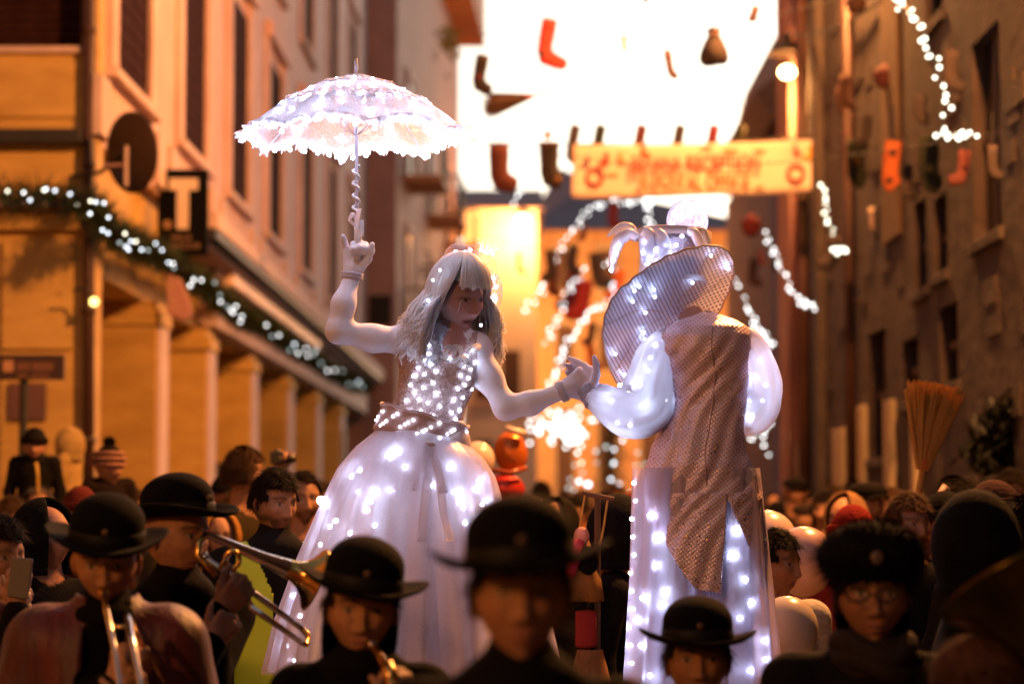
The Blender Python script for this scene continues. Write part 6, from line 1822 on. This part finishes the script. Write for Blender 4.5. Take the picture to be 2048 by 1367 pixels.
    def shell(infl, keep, nm, mat, arm=True, hh=.013):
        Bs = Body(.05 * s)
        Bs.ell(L_(0, .01, 1.27), (.185 * s * wide + infl, .125 * s + infl, .20 * s + infl), Rz, 0); Bs.ell(L_(0, 0, 1.05), (.175 * s * wide + infl, .13 * s + infl, .22 * s + infl), Rz, 0); Bs.ell(L_(0, 0, .88), (.185 * s * wide + infl, .135 * s + infl, .17 * s + infl), Rz, 0)
        Bs.cap(L_(-.165, .01, 1.41), L_(.165, .01, 1.41), .072 * s + infl, None, 0); Bs.cap(L_(0, .015, 1.42), L_(0, .015, 1.52), .07 * s + infl, .062 * s + infl * .6, 0)
        if arm:
            for sx in (-1, 1): Bs.cap(L_(sx * .195, .01, 1.40), L_(sx * .27, .0, 1.12), .066 * s + infl, .07 * s + infl, 0)
        v, f, c = Bs.mesh(hh, [(1, 1, 1)])
        lo = (v - np.array(O)) @ np.array(Rz) / s
        k = keep(lo); q = MB(); q.add([tuple(p) for p in v], [tuple(int(i) for i in r) for r in f if all(k[i] for i in r)])
        return part(q, nm, mat, t, smooth=True, solid=.006)
    if cape is not None:
        shell(.028, lambda l: (l[:, 2] > .75) & (l[:, 2] < 1.545) & ~((l[:, 1] < .0) & (np.abs(l[:, 0] - .01) < .045 + .13 * np.maximum(0, 1.47 - l[:, 2]))), "cape", cape)
    if vestmat is not None:
        vo_ = shell(.014, lambda l: (l[:, 2] > .80) & (l[:, 2] < 1.50) & (np.abs(l[:, 0]) < .165) & ~((l[:, 1] < .0) & (np.abs(l[:, 0]) < .03 + .35 * np.maximum(0, l[:, 2] - 1.30))), "safety_vest", vestmat, arm=False, hh=.008)
    return t

M_redsatin = pmat("red_satin", (.13, .008, .005), .55, c2=(.03, .003, .0025), scale=5, bump=.8, bscale=7, stretch=(2.5, 2.5, .6), sheen=.2)
GB = "band members in black bowler hats"
# --- front band
YA = 6.0
def A_(px, py, d=0.): return P(px, py, YA + d)
pA = person(213, 1124, YA, "bowler hatted musician in a red satin cape blowing a slide horn", yaw=.12, pitch=.22, h=.012, hat='bowler', skin=SK1, cape=M_redsatin, fine=True, hatcol=(-.05, .05, 0), collar=BLK,
   arms={-1: dict(elbow=A_(150, 1400, -.02), wrist=A_(228, 1372, -.22), fwd=(.25, -.2, 1), palm=(.7, .6, 0), curl=((.9, 1.3, .8),) * 4, kw=dict(side=-1, thumb=(.4, .5))), 1: dict(elbow=A_(330, 1440, 0), wrist=A_(285, 1420, -.22), fwd=(-.3, -.2, 1), palm=(-.7, .6, 0), curl=((.9, 1.3, .8),) * 4)}, wide=.88)
ins = thing("slide_horn", A_(245, 1330, -.25), "silver slide horn pointed down by the red caped musician", "instrument")
for (pts, r, nm) in (([A_(206, 1188, -.115), A_(214, 1225, -.20), A_(228, 1290, -.30), A_(238, 1360, -.38), A_(243, 1420, -.44)], .0075, "lead_tube"), ([A_(254, 1232, -.22), A_(266, 1290, -.30), A_(280, 1360, -.38), A_(288, 1420, -.44)], .0085, "slide_tube"), ([A_(219, 1248, -.235), A_(238, 1253, -.235), A_(258, 1250, -.245)], .005, "brace"), ([A_(262, 1240, -.2), A_(290, 1300, -.16), A_(330, 1370, -.12)], .004, "lyre_rod")):
    q = MB(); q.tube(pts, r, 12); part(q, nm, M_silver if "tube" in nm else M_brass, ins, smooth=True)
q = MB(); q.tube([A_(205, 1183, -.105), A_(207, 1192, -.12)], [.0125, .008], 14); part(q, "mouthpiece", M_brass, ins, smooth=True)

YBm = 6.6
def B_(px, py, d=0.): return P(px, py, YBm + d)
pB = person(352, 1072, YBm, "bowler hatted trombonist in black seen in profile playing to the right", yaw=1.05, pitch=.1, byaw=.7, h=.012, hat='bowler', skin=SK1, fine=True, hatcol=(-.18, 0, 0), collar=BLK,
   arms={1: dict(elbow=B_(415, 1370, -.12), wrist=B_(440, 1225, -.14), fwd=(.7, -.2, .8), palm=(.3, .4, .5), curl=((.8, 1.2, .8),) * 4, kw=dict(side=1, col=SK2)), -1: dict(elbow=B_(360, 1400, -.25), wrist=B_(420, 1290, -.2), fwd=(.6, .3, .8), palm=(.3, .4, .5), curl=((.9, 1.2, .8),) * 4)})
tr = thing("trombone", B_(470, 1180, -.05), "brass trombone raised to the profile musician's lips", "trombone")
q = MB(); q.tube([B_(414, 1068, -.12), B_(470, 1092, -.10), B_(530, 1118, -.08), B_(575, 1136, -.06)], [.010, .013, .018, .026], 18, cap=False); part(q, "bell_tube", M_silver, tr, smooth=True)
bd_ = (B_(600, 1146, -.05) - B_(530, 1118, -.08)).normalized(); Mb = Matrix.Translation(B_(570, 1134, -.062)) @ frame(bd_).to_4x4()
q = MB(); q.lathe([(.024, 0), (.030, .03), (.042, .055), (.062, .075), (.086, .088), (.090, .090), (.084, .085), (.058, .070), (.036, .045), (.02, .01)], 36, Mb); part(q, "bell", M_brass, tr, smooth=True)
for (a, b, r, nm) in ((B_(412, 1116, -.14), B_(604, 1256, -.06), .0085, "slide_tube"), (B_(500, 1212, -.17), B_(604, 1284, -.10), .0085, "slide_tube")):
    q = MB(); q.tube([a, a.lerp(b, .5), b], r, 12); part(q, nm, M_silver, tr, smooth=True)
q = MB(); q.tube([B_(406, 1110, -.135), B_(416, 1118, -.14)], [.013, .008], 14); part(q, "mouthpiece", M_silver, tr, smooth=True)
q = MB(); q.tube([B_(414, 1068, -.12), B_(398, 1085, -.14), B_(396, 1110, -.15), B_(412, 1128, -.15), B_(430, 1150, -.16)], .010, 12); part(q, "tuning_slide", M_brass, tr, smooth=True)
q = MB(); q.tube([B_(465 + 14 * math.cos(a), 1118 + 17 * math.sin(a), -.12) for a in np.linspace(0, 6.283, 21)], .007, 8, up=(0, 1, 0)); part(q, "brace_ring", M_brass, tr, smooth=True)
q = MB(); q.tube([B_(440, 1135, -.14), B_(462, 1100, -.11)], .006, 8); part(q, "brace", M_brass, tr, smooth=True)
q = MB(); q.tube([B_(604, 1256, -.06), B_(618, 1272, -.06), B_(612, 1288, -.09), B_(604, 1284, -.10)], .0085, 10); part(q, "slide_bow", M_brass, tr, smooth=True)

YCm = 5.6
def C__(px, py, d=0.): return P(px, py, YCm + d)
pC = person(722, 1222, YCm, "long haired woman in a bowler hat holding a brass mouthpiece", yaw=.12, pitch=.06, h=.012, hat='bowler', skin=SK1, fine=True, hair=(M_hair_d, .16), hatcol=(0, .10, 0), collar=BLK, roll=.04, wide=.92,
   arms={1: dict(elbow=C__(870, 1500, 0), wrist=C__(815, 1420, -.2), fwd=(-.2, -.2, 1), palm=(-.7, .5, 0), curl=((.9, 1.2, .8),) * 4)})
cl_ = thing("cornet", C__(770, 1340, -.2), "small brass cornet held by the long haired woman", "instrument")
q = MB(); q.tube([C__(745, 1288, -.11), C__(762, 1315, -.17), C__(778, 1350, -.23), C__(792, 1400, -.3)], [.009, .009, .010, .012], 14); part(q, "lead_pipe", M_brass, cl_, smooth=True)
q = MB(); q.tube([C__(743, 1284, -.105), C__(748, 1294, -.12)], [.013, .009], 14); part(q, "mouthpiece", M_silver, cl_, smooth=True)
q = MB(); q.tube([C__(772, 1330, -.2), C__(780, 1345, -.22), C__(784, 1362, -.24)], [.016, .017, .016], 14); part(q, "valve_cap", M_brass, cl_, smooth=True)

pD = person(1042, 1196, 4.05, "big bowler hatted band member in black right in front of the dancers", yaw=.05, pitch=-.05, h=.012, hat='bowler', skin=SK2, fine=True, hatcol=(.03, -.06, 0), collar=BLK, hair=(M_hair_d,))
pE = person(1395, 1325, 6.0, "short bowler hatted youngster below the tailcoat's tails", yaw=0, pitch=-.04, h=.012, hat='bowler', skin=SK2, fine=True, hair=(M_hair_d,), hs=.95, hatcol=(.0, .02, 0), lids=.6)
pF = person(1745, 1196, 5.6, "bespectacled woman in a black fur hat and dark coat", yaw=-.05, pitch=-.05, h=.012, hat='fur', hatcol=cmat("fur", (.012, .011, .012)), skin=SK3, fine=True, coat=(.014, .012, .016), collar=(.03, .02, .022), scarf=cmat("scarfF", (.035, .025, .025)), hair=(M_hair_d, .06), wide=1.15)
gl = thing("spectacles", P(1745, 1185, 5.47), "thin dark spectacles worn by the fur hatted woman", "spectacles")
for dx in (-28, 28):
    q = MB(); q.tube([P(1744 + dx + 22 * math.cos(a), 1190 + 14 * math.sin(a), 5.478) for a in np.linspace(0, 6.283, 21)], .0022, 6, up=(0, 1, 0)); part(q, "rim", M_glassf, gl)
q = MB(); q.tube([P(1738, 1188, 5.478), P(1750, 1188, 5.478)], .002, 5); part(q, "bridge", M_glassf, gl)
for dx in (-50, 50):
    q = MB(); q.tube([P(1744 + dx, 1187, 5.478), P(1744 + dx * 1.3, 1187, 5.6)], .0018, 5); part(q, "temple", M_glassf, gl)

# --- left crowd
person(548, 1008, 9.0, "bearded steward with dark quiff in a yellow safety vest", yaw=.75, pitch=.12, h=.013, coat=(.02, .016, .016), collar=(.012, .011, .012), hair=(M_hair_d, 0., .06), beard=(.04, .02, .015), skin=SK2, fine=True, vestmat=pmat("hi_vis", (.55, .62, .02), .7))
person(607, 1002, 11.0, "bearded balding man standing just behind the steward", yaw=.3, coat=(.03, .02, .016), beard=(.05, .025, .015), skin=SK1, hair=(M_hair_d, 0., .085))
person(488, 948, 11.6, "tall man with brown hair in an olive coat turned away", yaw=1.9, coat=(.06, .042, .018), hair=(M_hair_b, .03), skin=SK1)
pcam = person(566, 1010, 13.0, "film maker with dark cap holding a camera overhead", yaw=.2, coat=(.02, .016, .02), hat='beanie', hatcol=cmat("camcap", (.03, .02, .02)), arms={1: dict(elbow=P(590, 985, 12.9), wrist=P(560, 948, 12.9), fwd=(0, 0, 1), palm=(0, -1, 0), curl=((.8, 1.2, .7),) * 4)})
t = thing("video_camera", P(562, 925, 12.9), "black video camera held up on a grip above the film maker", "camera")
q = MB(); q.box(P(556, 915, 12.9), (.075, .12, .065)); part(q, "camera_body", M_glassf, t, bevel=.006)
q = MB(); q.tube([P(565, 917, 12.88), P(588, 917, 12.86)], [.020, .024], 14); part(q, "lens", M_glassf, t, smooth=True)
q = MB(); q.tube([P(548, 905, 12.9), P(560, 902, 12.9)], .014, 10); part(q, "microphone", M_glassf, t, smooth=True)
q = MB(); q.tube([P(557, 922, 12.9), P(559, 952, 12.9)], .013, 10); part(q, "grip", M_glassf, t, smooth=True)
# child on shoulders
pN = person(75, 1012, 14.6, "grey haired man in glasses carrying a child on his shoulders", yaw=.2, coat=(.03, .018, .012), skin=SK1, hair=(pmat("grey_hair", (.14, .11, .1), .6), 0., .08))
zc = P(70, 893, 14.6).z
person(69, 893, 14.6, "child in a black jacket and knit cap riding on a man's shoulders", yaw=.15, coat=(.016, .013, .012), hat='beanie', hatcol=cmat("kcap", (.018, .014, .013)), skin=SK1, hs=.82, base=1.06, sit=True, collar=(.016, .013, .012))
q = MB(); p0 = P(72, 925, 14.42); q.tube([p0, P(75, 945, 14.40), P(76, 985, 14.42)], .010, 8); solo(q, "zip_stripe", pmat("yellow_zip", (.6, .36, .06), .6), p0, "yellow zip stripe down the riding child's black jacket", "zip")
person(142, 890, 16.5, "child in a beige fluffy hooded jacket raised above the crowd", yaw=2.7, coat=(.42, .27, .10), hat='hood', hatcol=cmat("beige", (.42, .28, .11)), skin=SK1, hs=.85, base=1.1, sit=True)
person(218, 935, 14.0, "child in a striped bobble hat looking right over the crowd", yaw=.9, coat=(.03, .018, .016), hat='pompom', skin=SK1, hs=.9, base=.9, sit=True)
person(146, 1012, 17.2, "man with brown hair carrying the beige hooded child", yaw=.3, coat=(.05, .03, .02), skin=SK2, hair=(M_hair_b,))
person(224, 1046, 14.7, "man hidden below the bobble hat child", yaw=.5, coat=(.02, .016, .02), skin=SK2, hair=(M_hair_d,))
person(92, 1078, 8.6, "dark hooded woman in profile at the crowd's left edge", yaw=1.1, coat=(.012, .011, .012), hat='hood', hatcol=cmat("blackhood", (.012, .011, .012)), skin=SK2, h=.013)
person(-8, 1120, 7.2, "onlooker in a red scarf raising a phone at the picture's edge", yaw=.9, coat=(.016, .013, .014), hair=(M_hair_d, .05), scarf=M_redsatin, skin=SK2, arms={1: dict(elbow=P(20, 1290, 6.95), wrist=P(33, 1222, 6.9), fwd=(0, .1, 1), palm=(0, 1, 0), curl=((.4, .5, .4),) * 4)})
ph = P(40, 1155, 6.88); q = MB(); q.box(ph, (.062, .008, .115), Euler((0, .12, 0)).to_matrix())
solo(q, "smartphone", pmat("grey_phone", (.16, .13, .10), .4), ph, "grey smartphone held up at the left edge of the crowd", "phone", bevel=.004)
person(160, 1030, 12.0, "woman in a maroon cap squeezed behind the caped musician's hat", yaw=.3, coat=(.05, .015, .015), hat='beanie', hatcol=cmat("marcap", (.12, .02, .015)), skin=SK1)
person(22, 1045, 12.5, "man with chestnut hair standing under the direction sign", yaw=.4, coat=(.03, .02, .03), skin=SK2, hair=(M_hair_b,))
person(440, 1075, 11.0, "child in an amber hood peeking under the trombonist's hat brim", yaw=.2, coat=(.30, .13, .03), hat='hood', hatcol=cmat("amber", (.35, .16, .03)), skin=SK1, hs=.85)
person(470, 1030, 13.6, "woman with long chestnut hair between the trombonist and the steward", yaw=.3, coat=(.06, .03, .03), skin=SK1, hair=(M_hair_b, .12))
# --- middle crowd
MID = [(1012, 1015, 20, "fair skinned man with chestnut hair under the red foil balloon", SK1, (.10, .04, .02), (M_hair_b,), None), (1062, 1038, 15, "woman in a rust coat behind the big bowler hat", SK1, (.22, .07, .03), (M_hair_b, .1), None), (1090, 1012, 24, "onlooker in a tan coat and brown beanie deep in mid street", SK2, (.25, .13, .06), None, ('beanie', cmat("bb", (.12, .05, .02)))),
       (1128, 1006, 29, "far onlooker in a black coat near the lit christmas tree", SK2, (.03, .02, .02), (M_hair_d,), None), (1112, 1052, 12, "woman in a black hood beside the rag witch puppet", SK2, (.02, .015, .015), None, ('hood', cmat("bh2", (.02, .014, .013)))), (1168, 1000, 26, "far onlooker in a brown cap before the christmas tree", SK1, (.12, .06, .03), None, ('flatcap', cmat("fc", (.1, .05, .03)))),
       (1206, 1012, 22, "far onlooker in an orange scarf coat right of the christmas tree", SK1, (.3, .11, .03), (M_hair_d,), None), (1150, 1030, 17, "man with dark hair in an ochre jacket behind the puppet", SK1, (.28, .14, .04), (M_hair_d,), None), (1262, 1028, 16, "onlooker in a wine beanie between puppet and white trousers", SK2, (.06, .02, .02), None, ('beanie', cmat("winb", (.14, .025, .03)))),
       (985, 1035, 17, "onlooker in a cream hat behind the tulle skirt", SK1, (.10, .06, .05), None, ('beanie', cmat("crb", (.45, .36, .28))))]
for (px, py, Y, lab, sk_, ct_, hr_, ht_) in MID:
    person(px, py, Y, lab, yaw=RNG.uniform(-.6, .6), coat=ct_, skin=sk_, hair=hr_, hat=ht_[0] if ht_ else None, hatcol=ht_[1] if ht_ else None, h=.02)
person(1238, 1068, 8.9, "person in a black hooded coat seen from behind by the white trousers", yaw=2.8, coat=(.014, .012, .015), hat='hood', hatcol=cmat("bk3", (.014, .012, .015)), skin=SK2, wide=1.1)
# --- deep crowd filling the street
ZN = [(940, 1290, 18, 38, 14, "near the street's lit end"), (1545, 1790, 16, 32, 13, "along the palace doorways"), (1800, 2040, 9.5, 15, 8, "under the dark palace wall"), (0, 480, 15, 17.5, 8, "before the arcade piers"), (620, 930, 12, 22, 7, "beyond the tulle skirt")]
CC = [("charcoal", (.02, .018, .02)), ("brown", (.06, .03, .018)), ("navy", (.012, .014, .03)), ("wine", (.07, .012, .012)), ("olive", (.04, .035, .014)), ("black", (.008, .008, .008)), ("rust", (.12, .04, .015))]
HC = [("dark hair", (M_hair_d,), None), ("a black knit cap", None, ('beanie', cmat("fk", (.012, .01, .01)))), ("chestnut hair", (M_hair_b,), None), ("a dark hood", None, ('hood', cmat("fh", (.016, .012, .012)))), ("a flat cap", None, ('flatcap', cmat("ff", (.03, .02, .016))))]
for zi, (x0, x1, Y0, Y1, n, lm) in enumerate(ZN):
    rz = random.Random(zi + 40)
    for k in range(n):
        cn, cc = CC[k % 7]; hn, hr_, ht_ = HC[(k + k // 7 + zi) % 5]
        px = x0 + (x1 - x0) * (k + rz.uniform(.2, .8)) / n; Y = rz.uniform(Y0, Y1)
        z = rz.uniform(1.50, 1.74); py = 1010 - (z - 1.65) * FPX / Y
        person(px, py, Y, "onlooker in a %s coat with %s %s" % (cn, hn, lm), yaw=rz.uniform(-1, 1) if rz.random() < .7 else 3.0, coat=cc, skin=(SK1, SK2, SK3)[k % 3], hair=hr_, hat=ht_[0] if ht_ else None, hatcol=ht_[1] if ht_ else None, h=.026, group="onlookers filling the street")
# --- right crowd
RT = [(1548, 1012, 26, "far onlooker with a navy hood by the tailcoat's edge", SK1, (.02, .02, .05), None, ('hood', cmat("nv", (.02, .02, .05)))), (1592, 985, 19, "raised onlooker in a dark cap behind the white balloons", SK2, (.03, .02, .02), None, ('flatcap', cmat("dc", (.02, .014, .014)))), (1622, 1010, 22, "far onlooker in a grey coat before the palace doorways", SK1, (.08, .06, .06), (M_hair_d,), None),
      (1650, 1022, 15.5, "woman with dark hair over the right white balloon", SK1, (.03, .02, .025), (M_hair_d, .1), None), (1690, 1040, 12.5, "person in a tan hood beside the red knit cap", SK1, (.3, .15, .06), None, ('hood', cmat("tn", (.28, .15, .07)))), (1735, 1008, 13.5, "man in a wide dark hat before the yellow door frame", SK1, (.02, .015, .015), None, ('flatcap', cmat("wd", (.014, .011, .011)))),
      (1782, 1020, 14.5, "onlooker with chestnut hair between dark hat and raised broom", SK1, (.05, .03, .03), (M_hair_b,), None), (1836, 1045, 12.0, "person gripping the straw broom in a maroon jacket", SK1, (.16, .03, .02), (M_hair_d,), None), (1890, 1052, 10.0, "man in a round black cap below the raised broom", SK2, (.015, .012, .014), None, ('beanie', cmat("rb", (.014, .012, .012)))),
      (1706, 1082, 9.6, "person in a red knit cap left of the fur hat", SK1, (.30, .03, .02), None, ('beanie', cmat("sn", (.24, .015, .01)))), (1925, 1030, 15, "onlooker in a grey hood near the palace foliage", SK2, (.05, .04, .045), None, ('hood', cmat("gh", (.05, .04, .045)))), (1992, 1036, 9.2, "man in a brown beanie looking up at the right edge", SK1, (.02, .014, .014), None, ('beanie', cmat("br2", (.06, .025, .02))))]
for (px, py, Y, lab, sk_, ct_, hr_, ht_) in RT:
    person(px, py, Y, lab, yaw=RNG.uniform(-.9, .9) if px < 1990 else .9, pitch=0 if px < 1990 else -.15, coat=ct_, skin=sk_, hair=hr_, hat=ht_[0] if ht_ else None, hatcol=ht_[1] if ht_ else None, h=.018)
person(1955, 1092, 6.4, "person in a black peaked hood seen from behind at the right", yaw=2.7, coat=(.011, .010, .011), hat='hood', hatcol=cmat("pk", (.010, .009, .010)), skin=SK3, wide=1.25, h=.013)
person(2052, 1085, 7.0, "dark haired person cut by the right edge of the crowd", yaw=2.2, coat=(.012, .011, .012), hair=(M_hair_d, .05), skin=SK3)
person(1552, 1132, 8.8, "dark haired profile in a white quilted jacket behind the balloons", yaw=.9, coat=(.62, .56, .52), hair=(M_hair_d, .05), skin=SK2, h=.013)
pj_ = person(1985, 1420, 5.0, "small child in a brown fur trimmed hood at the lower right corner", yaw=2.6, coat=(.03, .02, .02), hat='fur', hatcol=cmat("fur2", (.10, .05, .045)), skin=SK2, hs=.9)

# --- balloons
M_bal = pmat("pearl_balloon", (.74, .56, .50), .28, c2=(.70, .50, .44), scale=2, spec=.6)
M_bal2 = pmat("rosy_balloon", (.64, .40, .36), .28, c2=(.58, .34, .30), scale=2, spec=.6)
def balloon(px, py, Y, r, label, mat):
    c = P(px, py, Y); t = thing("balloon", c, label, "balloon")
    q = MB(); q.lathe([(.0005, r * 1.04)] + [(r * math.sin(a), r * (1.04 * math.cos(a) if a < 1.6 else 1.18 * math.cos(a))) for a in np.linspace(.12, 2.95, 18)] + [(.010, -r * 1.2), (.014, -r * 1.26), (.002, -r * 1.25)], 28, Matrix.Translation(c)); part(q, "skin", mat, t, smooth=True)
    q = MB(); q.tube([c + Vector((0, 0, -r * 1.24)), c + Vector((.02, 0, -r * 1.24 - .2)), c + Vector((-.01, .01, -r * 1.24 - .45))], .0012, 4); part(q, "string", M_wig, t)
balloon(1535, 1082, 9.6, .118, "cream balloon touching the tailcoat's edge", M_bal)
balloon(1608, 1118, 9.2, .120, "rosy balloon beside the cream one", M_bal2)
balloon(955, 918, 12.0, .085, "pale balloon glimpsed right of the dancer's skirt", M_bal)
balloon(1575, 1255, 8.3, .105, "milky balloon low beside the white trousers", pmat("milky_balloon", (.6, .5, .42), .25))
c = P(1018, 930, 13)
ft = thing("foil_balloon", c, "shiny red and orange foil balloon floating behind the skirt", "balloon")
M_foil_r = pmat("red_foil", (.62, .045, .03), .3, metal=.5); M_foil_o = pmat("orange_foil", (.70, .20, .03), .3, metal=.4, c2=(.6, .12, .02), scale=6)
q = MB(); q.ball(P(1012, 978, 13), (.105, .07, .085), 24, 16, Euler((0, .25, 0)).to_matrix()); part(q, "red_lobe", M_foil_r, ft, smooth=True)
q = MB(); q.ball(P(1022, 905, 13), (.09, .06, .115), 24, 16, Euler((0, -.15, 0)).to_matrix()); part(q, "orange_lobe", M_foil_o, ft, smooth=True)
q = MB(); q.tube([P(1012, 856, 12.94), P(1030, 862, 12.93), P(1050, 866, 12.95)], .018, 10); part(q, "white_band", pmat("white_foil", (.75, .6, .55), .3), ft, smooth=True)
q = MB(); q.tube([P(985, 940, 12.93), P(1020, 945, 12.92), P(1052, 935, 12.95)], .014, 8); part(q, "seam_band", pmat("dark_foil", (.3, .06, .02), .3), ft, smooth=True)
q = MB(); q.tube([P(1012, 1008, 13), P(1014, 1080, 13)], .002, 4); part(q, "string", M_wig, ft)

# --- rag witch puppet on a stick
YQ = 8.6
def Q_(px, py, d=0.): return P(px, py, YQ + d)
pu = thing("rag_puppet", Q_(1190, 1300), "rag witch puppet tied to a wooden cross stick in the crowd", "puppet")
q = MB(); q.tube([Q_(1195, 1420), Q_(1195, 985)], .011, 8); part(q, "stick", M_wood, pu)
q = MB(); q.tube([Q_(1165, 985, -.01), Q_(1228, 998, -.01)], .009, 8); part(q, "crossbar", M_straw_d, pu)
q = MB(); q.tube([Q_(1170, 990, -.02), Q_(1160, 1050, -.02), Q_(1150, 1100, -.02)], .004, 6); part(q, "rope", M_straw, pu)
q = MB(); q.tube([Q_(1215, 1000, -.02), Q_(1208, 1050, -.02), Q_(1200, 1090, -.02)], .004, 6); part(q, "rope", M_straw, pu)
q = MB(); q.lathe([(.001, .10), (.03, .09), (.05, .03), (.075, -.05), (.085, -.12), (.001, -.12)], 20, Matrix.Translation(Q_(1160, 1130)), fn=lambda p, a, r: p * (1 + .06 * math.sin(5 * a))); part(q, "yellow_shawl", pmat("yellow_rag", (.30, .13, .02), .9, c2=(.16, .06, .01), scale=18), pu, smooth=True)
q = MB(); q.ball(Q_(1176, 1120, -.07), (.04, .03, .05), 16, 12); part(q, "black_basket", M_black_felt, pu, smooth=True)
q = MB(); q.tube([Q_(1158, 1080, -.06), Q_(1150, 1115, -.08), Q_(1140, 1150, -.07)], [.018, .022, .016], 10); part(q, "pink_scarf", pmat("pink_rag", (.50, .03, .08), .8), pu, smooth=True)
q = MB(); q.ball(Q_(1163, 1072, -.03), (.028, .028, .034), 16, 12); part(q, "head", pmat("rag_skin", (.62, .25, .2), .8), pu, smooth=True)
q = MB(); q.lathe([(.001, .07)] + [(.036 + .0035 * (k % 2), .065 - .009 * k) for k in range(15)] + [(.001, -.07)], 20, Matrix.Translation(Q_(1172, 1258, -.02)), sy=.7); part(q, "ribbed_jumper", pmat("red_knit", (.26, .015, .012), .9), pu, smooth=True)
q = MB(); q.lathe([(.045, .04), (.07, -.06), (.11, -.16), (.001, -.16)], 20, Matrix.Translation(Q_(1180, 1320, -.01))); part(q, "ochre_skirt", pmat("ochre_rag", (.26, .11, .03), .9, c2=(.13, .05, .015), scale=14), pu, smooth=True)

# --- raised straw broom and rolled paper
broom("straw_broom", P(1872, 770, 10.5), P(1846, 930, 10.5), P(1822, 1080, 10.5), .125, M_straw, "golden straw broom held bristles up before the palace wall", nb=1000, thick=.5, seed=9, hmat=M_straw)
q = MB(); q.tube([P(1822, 1075, 10.2), P(1860, 1020, 10.2), P(1893, 972, 10.2)], [.014, .016, .018], 12); solo(q, "rolled_paper", pmat("pink_paper", (.55, .33, .27), .7), P(1822, 1075, 10.2), "pinkish rolled paper tube raised beside the straw broom", "paper roll", smooth=True)
q = MB(); q.tube([P(1655, 1055, 11.5), P(1675, 1020, 11.4), P(1690, 995, 11.3)], [.035, .03, .025], 12)
# --- tuba at the right edge
c = P(2150, 1330, 4.8); Mt = Matrix.Translation(c) @ frame(Vector((-.35, .35, .85))).to_4x4()
tu = thing("tuba", c, "dark brass tuba with yellow glints cut off by the right edge", "tuba")
q = MB(); q.lathe([(.05, -.35), (.055, -.2), (.07, -.05), (.10, .08), (.15, .16), (.19, .19), (.195, .2), (.188, .196), (.14, .15), (.08, .04), (.045, -.2)], 48, Mt); part(q, "bell", pmat("dark_brass", (.10, .065, .012), .3, metal=1.0, c2=(.06, .04, .008), scale=5), tu, smooth=True)
q = MB(); q.tube([Mt @ Vector((0, 0, -.33)), Mt @ Vector((0, .05, -.5)), Mt @ Vector((.15, .1, -.6)), Mt @ Vector((.28, .05, -.4)), Mt @ Vector((.25, 0, -.1))], [.05, .05, .048, .045, .04], 20); part(q, "bow", M_brass, tu, smooth=True)
